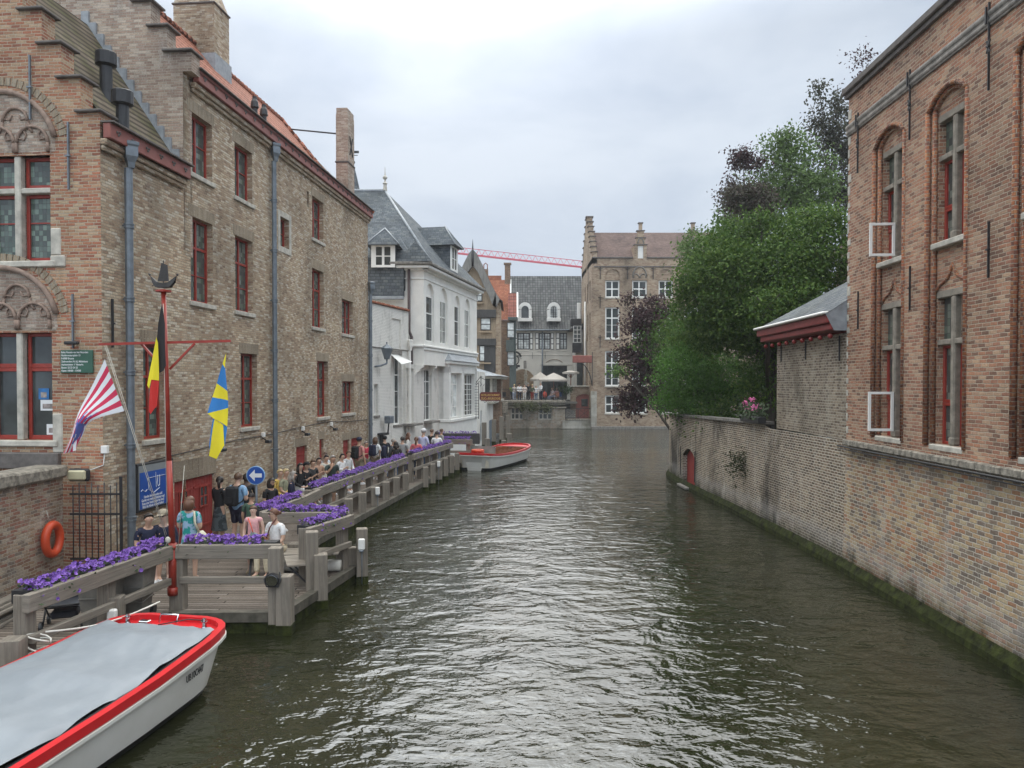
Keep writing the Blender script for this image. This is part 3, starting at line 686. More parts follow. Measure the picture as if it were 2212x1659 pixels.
# cut the first steps: real notch by rebuilding the upper band
me = o.data
bpy.data.objects.remove(o)
mb = MB(FL)
panel(mb, 0, WL, .3, 9.0, [opl, (uc-wh, uc+wh, 6.86, 9.0, 0, .3), tyl])
us = [i*sw for i in range(ns+1)]
for i in range(ns):
    zt = 9.82+.70*i
    for a in (i*sw, WL-(i+1)*sw):
        b = a+sw
        mb.quad((a,0,9.0),(b,0,9.0),(b,0,zt),(a,0,zt)); mb.quad((b,.4,9.0),(a,.4,9.0),(a,.4,zt),(b,.4,zt)); mb.quad((a,0,zt),(b,0,zt),(b,.4,zt),(a,.4,zt))
        e = b if a > WL/2 else a
        z_ = zt-.70 if i else 9.0
        if a > WL/2: mb.quad((e,0,z_),(e,.4,z_),(e,.4,zt),(e,0,zt))
        else: mb.quad((e,.4,z_),(e,0,z_),(e,0,zt),(e,.4,zt))
a, b = ns*sw, WL-ns*sw; zt = 9.82+.7*ns
mb.box(a, b, .3, .4, 9.0, zt)
panel(mb, a, b, 9.0, zt, [(a, b, 9.0, 9.08, 0, .1)] if False else [])
o1 = mb.build('front_wall', M['brick_red'], lh)
# window tympanum with tracery (brick relief), hood moulds
def tympanum(z, hood_ogee):
    mb = MB(FL); P = arch(uc-wh-.12, uc+wh+.12, z, .95, 16)
    mb.add([(uc-wh-.12,-.004,z-.30),(uc+wh+.12,-.004,z-.30)] + [(a,-.004,b) for a,b in P[::-1]], [tuple(range(19))])
    t = mb.build('tympanum', M['brick_gable'], lh)
    mb = MB(FL)
    mb.tube([(a,-.03,b) for a,b in P], .06, 6)
    for i in range(3):
        c = uc-wh+.365+i*.735; q = arch(c-.34, c+.34, z-.12, .34, 10)
        mb.tube([(a,-.03,b) for a,b in q], .035, 6); mb.tube([(c-.34,-.03,z-.3),(c-.34,-.03,z-.12)], .035, 6); mb.tube([(c+.34,-.03,z-.3),(c+.34,-.03,z-.12)], .035, 6)
        for s_ in (-1, 1): mb.tube([(c+s_*.30,-.02,z-.02),(c+s_*.17,-.02,z-.05),(c+s_*.13,-.02,z+.06),(c+s_*.2,-.02,z+.16)], .02, 5)
    for i in range(2):
        c = uc-.365+i*.735; q = arch(c-.27, c+.27, z+.33, .27, 10); mb.tube([(a,-.03,b) for a,b in q], .03, 6)
        for s_ in (-1, 1): mb.tube([(c+s_*.27,-.02,z+.34),(c+s_*.30,-.02,z+.2),(c+s_*.37,-.02,z+.1)], .03, 5); mb.tube([(c+s_*.24,-.02,z+.38),(c+s_*.12,-.02,z+.36),(c+s_*.08,-.02,z+.46)], .018, 5)
    mb.build('tracery', M['tracery'], t)
    mb = MB(FL); P = arch(uc-wh-.22, uc+wh+.22, z, 1.08, 28)
    for i, (a, b) in enumerate(zip(P[:-1], P[1:])):
        d_ = Vector((b[0]-a[0], 0, b[1]-a[1])).normalized(); c = Vector(((a[0]+b[0])/2, -.015, (a[1]+b[1])/2)); n_ = Vector((d_.z, 0, -d_.x))*-.16
        w_ = (Vector((b[0],0,b[1]))-Vector((a[0],0,a[1]))).length/2-.008
        q = [c-d_*w_, c+d_*w_, c+d_*w_+n_, c-d_*w_+n_]; mb.add([tuple(v) for v in q]+[tuple(v+Vector((0,.05,0))) for v in q], [(0,1,2,3),(0,4,5,1),(1,5,6,2),(2,6,7,3),(3,7,4,0)])
    mb.build('hood_mould', M['soldier'], t)
tympanum(5.78, 0); tympanum(9.36, 1)
for (z, h, tz, lead_) in ((3.2, 2.2, 1.48, 0), (6.86, 2.14, 1.44, 1)):
    s = MB(); W2 = wh*2
    for c in (W2/3, W2*2/3): s.bbox(c-.07, c+.07, -.06, .1, 0, h, .02)
    for k in range(3):
        a, b = W2*k/3+(.071 if k else 0), W2*(k+1)/3-(.071 if k < 2 else 0)
        if lead_: s.bbox(a, b, -.05, .1, tz-.06, tz+.05, .015)
        s.bbox(a, b, -.07, .1, h, h+.1, .015)
    s.bbox(W2+.0, W2+.10, -.08, .0, h-.02, h+.12, .01)
    win = s.build('window', M['stone'], lh, FL @ T(uc-wh, .08, z))
    for k in range(3):
        a, b = W2*k/3+(.072 if k else 0.01), W2*(k+1)/3-(.072 if k < 2 else .01)
        f = MB()
        for (p, q) in ((0, tz-.06 if lead_ else tz), (tz+.05 if lead_ else tz+.002, h)):
            f.bbox(a, a+.07, .1, .17, p, q, .008); f.bbox(b-.07, b, .1, .17, p, q, .008); f.bbox(a+.071, b-.071, .1, .17, p, p+.09, .008); f.bbox(a+.071, b-.071, .1, .17, q-.07, q, .008)
        if lead_: f.box(a+.07, b-.07, .12, .16, tz*.55, tz*.55+.025)
        fo = f.build('casement', M['red_wood'], win)
        g = MB(); g.quad((a+.03,.14,.03),(b-.03,.14,.03),(b-.03,.14,h-.03),(a+.03,.14,h-.03)); g.build('pane', M['leaded_g'] if lead_ else M['glass'], fo)
    s = MB(); s.bbox(-.1, W2+.12, -.14, .12, -.13, -.002, .02)
    if lead_: s.bbox(W2+.0, W2+.32, -.12, .02, -.13, .10, .02); s.bbox(W2+.0, W2+.22, -.10, .02, .11, .66, .02)
    else: s.bbox(W2+.0, W2+.22, -.10, .02, -.25, .55, .02)
    s.build('sill', M['stone'], win)
mb = MB(FL)
mb.bbox(0, 3.9, -.12, .02, 2.62, 2.95, .02); mb.build('ledge', M['cap'], lh)
boxes('step_coping', M['cap'], lh, FL, [(a-.09, a+sw+.08, -.10, .5, 9.82+.70*i, 9.87+.70*i) for i in range(ns) for a in (i*sw, WL-(i+1)*sw)])
for (u, z, h) in ((4.16, 8.95, 1.35), (4.22, 5.62, 1.1), (3.35, 10.35, 1.3)):
    d = MB(); d.bar((0,-.06,-h/2),(0,-.06,h/2), .045, .03); d.bar((-.05,-.08,0),(.05,-.08,0), .05, .03); d.build('wall_anchor', M['zinc'], lh, FL @ T(u,0,z))
d = MB(); d.bar((0,-.05,-.5),(0,-.05,.5), .04); d.bar((-.04,-.07,0),(.04,-.07,0),.04,.03); d.build('wall_anchor', M['iron'], lh, T(.28,0,5.6))
# roof (slope facing the canal and the hidden one)
mb = MB(); k = 1.5; rx = WL/2
mb.quad((.39,-.18,9.55-.27),(3.25,-.18,9.55-.27),(3.25,rx,9.55+rx*k),(.39,rx,9.55+rx*k)); mb.quad((3.25,WL+.2,9.28),(.39,WL+.2,9.28),(.39,rx,9.55+rx*k),(3.25,rx,9.55+rx*k))
mb.build('roof', M['tile_moss'], lh)
mb = MB(); 
for i in range(14):
    a = i*.19-.1; mb.box(3.18, 3.245, a, a+.19, 9.5+a*k-.1, 9.5+(a+.19)*k+.14)
mb.build('flashing', M['lead'], lh)
def eaves_board(u0, u1, z, parent, n, name='eaves_board'):
    mb = MB(); mb.bbox(u0, u1, -.22, -.06, z-.31, z, .012); e = mb.build(name, M['red_dull'], parent)
    mb = MB(); mb.box(u0-.02, u1+.02, -.30, -.02, z+.002, z+.035); mb.build('gutter_edge', M['cap'], e)
    for i in range(n):
        u = u0+(u1-u0)*(i+.5)/n; mb = MB()
        for dx, dz in ((-.045,.02),(.045,.02),(0,-.03)): mb.sphere((u+dx,-.225,z-.15+dz), .03, 6, 4)
        mb.build('stud', M['cap'], e)
    mb = MB(); mb.bbox(u0-.02, u1, -.14, .0, z-.44, z-.315, .02); mb.bbox(u0, u1, -.08, 0, z-.54, z-.445, .02); mb.build('brick_cornice', M['brick_tan'], e)
eaves_board(0.0, 3.2, 9.62, lh, 6)
def vent(M_, s=1.0):
    d = MB(); d.lathe([(.13,0),(.13,.75),(.12,.78)], 14); d.lathe([(.13,.70),(.22,.74),(.22,1.0),(.20,1.02)], 14); d.lathe([(.17,-.1),(.15,.12)], 14)
    o = d.build('vent_pipe', M['black'], None, None); o.matrix_world = M_; return o
v = vent(LB @ T(.85, .05, 9.55)); tag(v, 'black metal vent pipe low on the mossy roof next to the red eaves board', 'vent pipe', 'black vent pipes on the mossy roof')
v = vent(LB @ T(1.45, .80, 10.65)); tag(v, 'black metal vent pipe higher on the mossy roof', 'vent pipe', 'black vent pipes on the mossy roof')

# ---- tall house
th = empty('canal_warehouse', LB, 'long tan brick canal house with red framed leaded windows and orange roof', 'building')
U0, U1, WT = 3.25, uy(34.87), 8.0
ops = []; wins = []
def ow(ya, yb, z0, z1, kind): ops.append((uy(ya), uy(yb), z0, z1, 0, .22)); wins.append((uy(ya), z0, uy(yb)-uy(ya), z1-z0, kind))
for (a, b) in ((19.15, 20.3), (21.6, 22.75), (27.75, 28.95)): ow(a, b, 9.62, 11.12, 'top')
for (a, b) in ((19.15, 20.3), (21.6, 22.75), (27.7, 28.95)): ow(a, b, 6.42, 8.53, 'mid')
ow(31.1, 32.6, 6.40, 7.80, 'small')
ow(21.9, 23.0, 3.1, 5.23, 'low'); ow(28.2, 29.4, 3.12, 5.20, 'low'); ow(31.1, 32.7, 3.15, 4.46, 'small')
ow(24.8, 25.55, 8.80, 9.74, 'tiny')
ops.append((uy(27.2), uy(27.45), 10.62, 11.15, 0, .2))
ops.append((uy(26.1), uy(27.1), .3, 2.2, 0, .12)); ops.append((uy(28.4), uy(28.85), .3, 2.3, 0, .2)); ops.append((uy(31.2), uy(32.05), .3, 2.05, 0, .1)); ops.append((uy(32.3), uy(33.5), .3, 2.05, 0, .1))
mb = MB(); panel(mb, U0, U1, .3, 12.0, ops)
mb.quad((U1,0,.3),(U1,WT,.3),(U1,WT,12.0),(U1,0,12.0)); mb.add([(U1,0,12.0),(U1,WT,12.0),(U1,WT/2,16.35)], [(0,1,2)])
mb.quad((U1,WT,.3),(U0,WT,.3),(U0,WT,12),(U1,WT,12)); mb.build('wall', M['brick_tan'], th)
# low wall openings in the part under the small roof (lower window and double door live in the low side wall)
for (u, z, w_, h_, kd) in wins:
    kw = dict(frame=M['red_wood'], glass=M['leaded'], d=.16)
    if kd == 'top': window(th, I4, u, z, w_, h_, vs=(.5,), hs=(), thin=(.55,), **kw, sill=M['stone'])
    elif kd == 'mid': window(th, I4, u, z, w_, h_, vs=(.5,), hs=(.66,), thin=(.33,), **kw, sill=M['stone'])
    elif kd == 'low': window(th, I4, u, z, w_, h_, vs=(.5,), hs=(.66,), thin=(.33,), **kw, sill=M['stone'])
    elif kd == 'small': window(th, I4, u, z, w_, h_, vs=(.33,.66), hs=(), thin=(.5,), **kw, sill=M['stone'])
    else:
        window(th, I4, u, z, w_, h_, vs=(), hs=(), thin=(.5,), **kw, sill=None)
        s = MB(); 
        for (a, b, c, d_) in ((u-.18,u-.002,z-.2,z+h_+.2),(u+w_+.002,u+w_+.18,z-.2,z+h_+.2),(u,u+w_,z+h_+.002,z+h_+.2),(u,u+w_,z-.2,z-.002)): s.bbox(a, b, -.02, .05, c, d_, .01)
        s.build('stone_surround', M['stone'], th)
    if kd != 'tiny':
        s = MB(); s.box(u-.1, u+w_+.1, -.006, .03, z+h_+.002, z+h_+.30); s.build('lintel', M['soldier'], th)
def door(parent, F, u, w_, h_, z=.36, leaves=1, glazed=False, y=.08):
    for i in range(leaves):
        d = MB(); a = w_*i/leaves; n = max(3, int(w_/leaves/.14)); pw = w_/leaves/n
        holes = None
        for k in range(n): d.bbox(a+k*pw+.002, a+(k+1)*pw-.002, 0, .05, 0, h_, .006)
        for zz in (.2, .82): d.box(a+.02, a+w_/leaves-.1, -.02, 0, h_*zz, h_*zz+.06)
        o = d.build('door', M['door_red'], parent, F @ T(u, y, z))
        if glazed:
            g = MB(); c = a+w_/leaves*.5; g.box(c-.19, c+.19, -.012, .0, h_*.52, h_*.83); g.build('pane', M['glass'], o)
            g = MB(); 
            for q in (-.19, 0, .19): g.box(c+q-.018, c+q+.018, -.03, -.013, h_*.52, h_*.83)
            for q in (0, .5, 1): zz = h_*(.52+.31*q); g.box(c-.2, c+.2, -.032, -.0125, zz-.018, zz+.018)
            g.build('glazing_bars', M['red_wood'], o)
            if i == 0: g = MB(); g.tube([(w_/leaves-.06,-.06,h_*.55),(w_/leaves-.06,-.09,h_*.55),(w_/leaves-.16,-.09,h_*.54)], .014, 6); g.build('handle', M['iron'], o)
for (a, b, h_) in ((26.1, 27.1, 1.85), (28.4, 28.85, 1.95), (31.2, 32.05, 1.70), (32.3, 33.5, 1.70)): door(th, I4, uy(a), uy(b)-uy(a), h_)
for (a, b, z) in ((26.0, 27.2, 2.205), (28.3, 28.95, 2.305), (31.1, 33.6, 2.055)):
    s = MB(); s.box(uy(a), uy(b), -.006, .03, z, z+.28); s.build('lintel', M['soldier'], th)
# near gable with steps
FT = T(U0, WT, 0) @ RZ(-90)
mb = MB(FT); sw2, ns2 = .40, 9
for i in range(ns2+1):
    zt = 12.42+.62*i
    for a in ((i*sw2, WT-(i+1)*sw2) if i < ns2 else (ns2*sw2,)):
        b = a+sw2 if i < ns2 else WT-ns2*sw2
        mb.quad((a,0,7.5),(b,0,7.5),(b,0,zt),(a,0,zt)); mb.quad((b,.42,11),(a,.42,11),(a,.42,zt),(b,.42,zt)); mb.quad((a,0,zt),(b,0,zt),(b,.42,zt),(a,.42,zt))
        zb = zt-.62 if i else 7.5
        if i == ns2: mb.quad((a,.42,zb),(a,0,zb),(a,0,zt),(a,.42,zt)); mb.quad((b,0,zb),(b,.42,zb),(b,.42,zt),(b,0,zt))
        elif a > WT/2: mb.quad((b,0,zb),(b,.42,zb),(b,.42,zt),(b,0,zt))
        else: mb.quad((a,.42,zb),(a,0,zb),(a,0,zt),(a,.42,zt))
mb.box(7.9, 8.22, .004, .42, 11.95, 12.41)
mb.build('stepped_gable', M['brick_gable'], th)
boxes('step_coping', M['cap'], th, FT, [(a-.09, a+sw2+(.28 if i == 0 and a > WT/2 else .09), -.10, .52, 12.422+.62*i, 12.48+.62*i) for i in range(ns2) for a in (i*sw2, WT-(i+1)*sw2)])
# roof with a slight bell-cast at the eaves
mb = MB(); ua = U0+.42
prof = [(-.25, 12.05), (.5, 12.55), (2.2, 14.15), (WT/2, 16.35)]
for (a, za), (b, zb) in zip(prof[:-1], prof[1:]):
    n = 24
    for i in range(n):
        p, q = ua+(U1+.05-ua)*i/n, ua+(U1+.05-ua)*(i+1)/n; mb.quad((p,a,za),(q,a,za),(q,b,zb),(p,b,zb))
mb.quad((U1,WT+.2,12.0),(ua,WT+.2,12.0),(ua,WT/2,16.35),(U1,WT/2,16.35))
mb.build('roof', M['tile_red'], th)
mb = MB(); mb.smooth = True
n = 46
for i in range(n):
    p, q = ua+(U1-ua)*i/n, ua+(U1-ua)*(i+1)/n; mb.tube([(p,WT/2,16.36),(q,WT/2,16.38)], [.10,.125], 8)
mb.build('ridge_tiles', M['tile_red'], th)
mb = MB()
for (a, za), (b, zb) in zip(prof[:-1], prof[1:]):
    m = max(1, int((b-a)/.28))
    for i in range(m):
        p = a+(b-a)*i/m; q = a+(b-a)*(i+1)/m; mb.tube([(U1+.04,p,za+(zb-za)*i/m+.03),(U1+.04,q,za+(zb-za)*(i+1)/m+.05)], [.09,.11], 7)
mb.build('verge_tiles', M['tile_red'], th)
eaves_board(3.62, U1+.1, 12.15, th, 27)
for (u, w_, z0, z1, yc, dd) in ((uy(27.0), 1.15, 14.6, 18.7, 4.0, 1.5),):
    mb = MB(); mb.box(u, u+w_, yc-dd/2, yc+dd/2, z0, z1-.9)
    mb.add([(u,yc-dd/2,z1-.9),(u+w_,yc-dd/2,z1-.9),(u+w_,yc+dd/2,z1-.9),(u,yc+dd/2,z1-.9),(u+.1,yc-dd/2+.35,z1),(u+w_-.1,yc-dd/2+.35,z1),(u+w_-.1,yc+dd/2-.35,z1),(u+.1,yc+dd/2-.35,z1)], [(0,1,5,4),(1,2,6,5),(2,3,7,6),(3,0,4,7)])
    mb.box(u+.1, u+w_-.1, yc-dd/2+.35, yc+dd/2-.35, z1-.01, z1+2.4); ch = mb.build('chimney', M['brick_tan'], th)
    mb = MB(); mb.bbox(u-.05, u+w_+.05, yc-dd/2-.05, yc+dd/2+.05, z1-.95, z1-.88, .02); mb.build('band', M['cap'], ch)
    mb = MB(); mb.box(u-.06, u+w_+.06, yc-dd/2-.06, yc+dd/2+.06, z0, 16.0); mb.build('flashing', M['lead'], ch)
# slab chimney at the far end
mb = MB(); yf = uy(33.3)
mb.box(0, .95, 0, .52, 12.2, 16.0); mb.box(.0, .95, .02, .50, 16.0, 16.25)
cf = mb.build('chimney', M['brick_gable'], th, T(yf, .42, 0))
mb = MB(); mb.bbox(-.04, .99, -.04, .56, 13.9, 13.98, .02); mb.build('band', M['cap'], cf)
mb = MB(); mb.bar((.25,-.02,14.3),(.65,-.02,15.1), .04); mb.bar((.65,-.02,14.3),(.25,-.02,15.1), .04); mb.build('wall_anchor', M['iron'], cf)
mb = MB(); mb.tube([(U1-.1, 3.5, 15.9), (yf+.1, .7, 15.15)], .035, 6); mb.build('tie_rod', M['iron'], th)
for i, (u, yy) in enumerate(((uy(24.3), .6), (uy(25.0), .6))):
    d = MB(); d.lathe([(.09,0),(.09,.40),(.13,.45),(.11,.62),(.07,.7),(.07,.78)], 12); o = d.build('vent_pipe', M['black']); o.matrix_world = LB @ T(u, yy, 12.6)
    tag(o, ('dark vent pipe on the orange roof, the nearer of the pair', 'dark vent pipe on the orange roof, the farther of the pair')[i], 'vent pipe', 'vent pipes on the orange roof')

# side wall of the low part under u=3.25 carries the low window and the double door: rebuild with holes
for o in list(lh.children):
    if o.name.startswith('side_wall'): bpy.data.objects.remove(o)
lowops = [(uy(17.05), uy(17.95)+.02, 3.1, 5.25, 0, .22)]
mb = MB(); panel(mb, 0, 3.25, .3, 9.45, lowops + [(uy(18.3), 3.25, .3, 2.0, 0, .14)]); mb.build('side_wall', M['brick_tan'], lh)
window(lh, I4, uy(17.05), 3.1, .93, 2.15, vs=(.5,), hs=(.66,), thin=(.33,), frame=M['red_wood'], glass=M['leaded_g'], sill=M['stone'])
s = MB(); s.box(uy(17.05)-.1, uy(17.95)+.1, -.006, .03, 5.255, 5.55); s.build('lintel', M['soldier'], lh)
# double door spans the joint: cut on the tall part too
for o in list(th.children):
    if o.name.startswith('wall') and not o.name.startswith('wall_anchor'): bpy.data.objects.remove(o)
mb = MB(); panel(mb, U0, U1, .3, 12.0, ops + [(U0, uy(20.3), .3, 2.0, 0, .14)])
mb.quad((U1,0,.3),(U1,WT,.3),(U1,WT,12.0),(U1,0,12.0)); mb.add([(U1,0,12.0),(U1,WT,12.0),(U1,WT/2,16.3)], [(0,1,2)])
mb.quad((U1,WT,.3),(U0,WT,.3),(U0,WT,12),(U1,WT,12)); mb.build('wall', M['brick_tan'], th)
door(th, I4, uy(18.3), uy(20.3)-uy(18.3), 1.64, leaves=2, glazed=True, y=.06)
s = MB(); s.box(uy(18.2), uy(20.4), -.008, .03, 2.005, 2.48); s.build('lintel', M['soldier'], th)

# downpipes
def downpipe(u, ztop, zbot, r, label, hop=True, F=LB, step=1.55, m='zinc'):
    t_ = empty('downpipe', F @ T(u, 0, 0), label, 'downpipe', 'zinc downpipes')
    d = MB(); d.smooth = False
    d.lathe([(r,zbot),(r,ztop)], 8, (0,-r-.06,0)); d.build('pipe', M[m], t_)
    z = ztop-1.2
    while z > zbot+.3:
        c = MB(); c.lathe([(r+.014,-.07),(r+.02,-.06),(r+.02,-.03),(r+.012,-.025),(r+.012,0),(r+.024,.005),(r+.024,.035),(r+.014,.04)], 8, (0,-r-.06,0)); c.bar((0,-.06,0),(0,0,0),.03); c.build('bracket', M[m], t_, T(0,0,z)); z -= step
    if hop:
        c = MB(); c.lathe([(r,0),(r*1.25,.12),(r*2.0,.24),(r*2.0,.44),(r*2.3,.48),(r*2.3,.54),(r*1.6,.56)], 4, (0,-r-.11,0)); c.build('hopper', M[m], t_, T(0,0,ztop))
    return t_
downpipe(uy(16.33), 8.9, .4, .085, 'grey zinc downpipe with hopper at the corner of the stepped gable house')
downpipe(uy(24.0), 11.25, .4, .08, 'grey zinc downpipe in the middle of the long tan brick facade')
downpipe(U1-.10, 8.4, .4, .08, 'grey downpipe where the tan brick house meets the white wall')
# conduit with spotlights
t_ = empty('cable_run', LB, 'black cable clipped along the brick wall above the red doors', 'cable')
d = MB(); P = [(uy(y), -.03, z) for y, z in ((17.2,2.62),(18.2,2.66),(20,2.72),(21.5,2.78),(24,2.78),(26,2.86),(29,2.92),(32,2.8),(34.6,2.75))]
d.tube(P, .012, 5); d.build('cable', M['iron'], t_)
for k, y in enumerate((20.35, 23.3, 26.6, 29.6)):
    s = empty('spotlight', LB @ T(uy(y), 0, 2.72), 'black floodlight on a white box above the dock, number %s from the double red door' % ('one','two','three','four')[k], 'floodlight', 'floodlights on the tan brick wall')
    s['label'] = ('small black floodlight above the red double door', 'small black floodlight left of the middle downpipe', 'small black floodlight above the plain red door', 'small black floodlight between the small barred window and the red doors')[k]
    d = MB(); d.bbox(-.06,.06,-.1,0,.02,.16,.01); d.build('junction_box', M['white_paint'], s)
    d = MB(); d.bar((0,-.02,0),(0,-.16,-.08),.03); d.bbox(-.12,.12,-.28,-.14,-.16,-.06,.02); d.build('lamp_head', M['black'], s)
# ------------------------------------------------------------ low white brick house A (leans onto the tan house)
dirA = math.degrees(math.atan2(1, .27))
pA = Vector((-6.50, 34.95, 0)); FA = T(*pA) @ RZ(dirA)
wa = empty('white_lean_to', FA, 'low white limewashed brick house with tile capped sloping wall and blind window', 'building')
LA = 4.62
mb = MB(); panel(mb, 0, LA, -.6, 8.05, [(2.75,3.72,2.35,5.75,0,.22),(.55,1.0,2.9,4.35,0,.22),(2.55,3.65,6.0,7.55,0,.07)])
mb.box(2.55,3.65,.07,.1,6.0,7.55); mb.quad((0,0,8.05),(LA,0,8.05),(LA,.35,8.05),(0,.35,8.05)); mb.quad((0,4,-.6),(0,0,-.6),(0,0,8.05),(0,4,8.05))
mb.quad((0,.35,8.05),(LA,.35,8.05),(LA,5,8.0),(0,5,8.0))
mb.build('wall', M['whitebrick'], wa)
n = 17; mb = MB()
for i in range(n): mb.bbox(LA*i/n, LA*(i+1)/n-.01, -.10, .45, 8.06, 8.15+.02*(i%2), .02)
mb.build('tile_coping', M['tile_orange'], wa)
mb = MB(); mb.bbox(0, LA, -.04, .02, 6.02, 6.08, .01); mb.bbox(2.5,3.7,-.05,.0,5.78,6.0,.01); mb.build('ledge', M['stone_dark'], wa)
window(wa, I4, 2.75, 2.35, .97, 3.4, d=.15, vs=(.45,), hs=(.72,), thin=(.25,.48), frame=M['white_paint'], glass=M['glass'], sill=M['stone_dark'])
window(wa, I4, .55, 2.9, .45, 1.45, d=.15, vs=(), hs=(), frame=M['white_paint'], glass=M['glass'], sill=M['stone_dark'])
mb = MB(); mb.add([(2.45,-.02,5.75),(3.35,-.02,5.75),(3.35,-.75,5.45),(2.35,-.6,5.3)], [(0,1,2,3)]); mb.tube([(2.45,-.02,5.75),(3.35,-.02,5.75)],.04,6); mb.build('awning', M['white_paint'], wa)
lt = empty('wall_lantern', FA @ T(.5, 0, 0), 'old street lantern on a curved bracket on the white brick wall', 'lantern')
d = MB(); d.tube([(.0,-.06,5.15),(.25,-.25,5.2),(.45,-.45,5.3),(.47,-.45,5.5)], .045, 8); d.build('bracket', M['zinc'], lt)
d = MB(); d.lathe([(.12,5.5),(.26,5.98),(.29,6.0),(.12,6.14),(.03,6.2),(.03,6.3)], 6, (.47,-.45,0)); d.build('lamp_head', M['zinc'], lt)
fl = empty('floodlight_box', FA @ T(1.1, 0, 0), 'square grey floodlight on a dark bracket low on the white brick wall', 'floodlight')
d = MB(); d.bbox(.1,.55,-.5,-.2,2.5,2.85,.02); d.build('lamp_head', M['zinc'], fl); d = MB(); d.bbox(-.25,.45,-.3,0,1.95,2.06,.02); d.bar((-.05,-.15,1.5),(-.05,-.15,1.95),.16); d.bar((.3,-.3,2.05),(.3,-.35,2.55),.05); d.build('bracket', M['iron'], fl)
downpipe(LA-.16, 6.05, .4, .07, 'white painted downpipe on the white house', hop=True, F=FA, m='white')

# ------------------------------------------------------------ white house B with hipped slate roof
pB = Vector((-4.60, 40.2, 0)); FBm = T(*pB) @ RZ(math.degrees(math.atan2(1, .21)))
wb = empty('white_canal_house', FBm, 'white rendered canal house with arched windows, oversailing upper floor and hipped slate roof', 'building')
LBb = 11.05; ZT = 10.0
aw = []
for ra, rb_ in ((921,938),(951,967),(982,994),(1004,1016)):
    def yu(dx): r=(dx-1106)/1662; y=(-4.6-.21*40.2)/(r-.21); return (y-40.2)/.9787
    aw.append((yu(ra), yu(rb_)))
mb = MB()
ops_ = [(a, b, 6.62, 9.05, (b-a)/2, .16) for a, b in aw]
panel(mb, 0, LBb, 5.35, ZT+.3, ops_)
for a, b in aw:      # blind arch above the sash
    mb.quad((a,.158,8.6),(b,.158,8.6),(b,.158,9.05+(b-a)/2),(a,.158,9.05+(b-a)/2))
mb.quad((LBb,0,5.3),(LBb,6,5.3),(LBb,6,ZT+.3),(LBb,0,ZT+.3))
# frontal face (towards camera) as a polygon from world coordinates
BI = FBm.inverted()
def wq(mb, pts_): mb.add([tuple(BI @ Vector(p)) for p in pts_], [tuple(range(len(pts_)))])
c0 = pB
wq(mb, [(-5.55,40.25,5.35),(c0.x,c0.y,5.35),(c0.x,c0.y,ZT+.3),(-5.55,40.25,ZT+.3)])
wq(mb, [(-10.5,40.9,4),(-5.55,40.26,4),(-5.55,40.26,9.2),(-10.5,40.9,9.2)])
mb.quad((LBb,0,5.35),(0,0,5.35),(0,.8,5.35),(LBb,.8,5.35))
mb.build('upper_wall', M['white'], wb)
mb = MB(); lw = []
for ra, rb_ in ((893,909),(931,947),(966,986),(998,1019)):
    lw.append((yu(ra)+.1, yu(rb_)+.1))
panel(mb, -1.0, LBb, -.6, 5.36, [(a, b, 2.35, 5.15, 0, .2) for a, b in lw[:2]], y=.42)
mb.build('lower_wall', M['whitebrick'], wb)
for k, (a, b) in enumerate(aw): window(wb, I4, a, 6.62, b-a, 1.98+.45, d=.1, vs=(.5,) if k % 2 else (), hs=(.62,), thin=(.3,), frame=M['white_paint'], glass=M['glass_pale'] if k in (1,3) else M['glass'])
for k, (a, b) in enumerate(lw[:2]): window(wb, I4, a, 2.35, b-a, 2.8, d=.55, vs=(.5,), hs=(.76,), thin=(.27,.52), frame=M['white_paint'], glass=M['glass'] if k else M['glass_pale'], sill=M['stone_dark'])
mb = MB()      # mouldings: string course, frieze line, cornice
mb.bbox(-.06, LBb+.02, -.12, .02, 6.28, 6.40, .03); mb.bbox(-.04, LBb+.02, -.07, .02, 6.12, 6.27, .03)
mb.bbox(-.03, LBb+.02, -.05, .02, 9.82, 9.88, .015)
mb.bbox(-.10, LBb+.1, -.16, .02, 10.25, 10.34, .03); mb.bbox(-.30, LBb+.25, -.42, .02, 10.345, 10.5, .03)
for p in (-.06,): 
    mb.M = BI @ T(-5.6, 40.2, 0); mb.bbox(0, .98, -.12, .05, 6.28, 6.40, .03); mb.bbox(0, 1.0, -.05, .05, 9.82, 9.88, .015); mb.bbox(0, 1.0, -.16, .05, 10.25, 10.34, .03); mb.bbox(-.4, 1.32, -.42, .05, 10.345, 10.5, .03)
mb.build('cornice', M['white_paint'], wb)
mb = MB(); mb.bbox(-.45, LBb+.4, -.52, -.05, 10.503, 10.66, .03); mb.M = BI @ T(-5.6, 40.2, 0); mb.bbox(-.7, 1.5, -.55, .1, 10.505, 10.66, .03); mb.build('gutter', M['stone_dark'], wb)
for u in (.1, 2.3): 
    d = MB(); d.prism([(0,-.55),(.0,0),(-.42,0),(-.40,-.14),(-.28,-.20),(-.22,-.32),(-.08,-.40)], 0, .22); d.build('bracket', M['white'], wb, T(u,.42,5.35) @ RZ(90) @ RX(0))
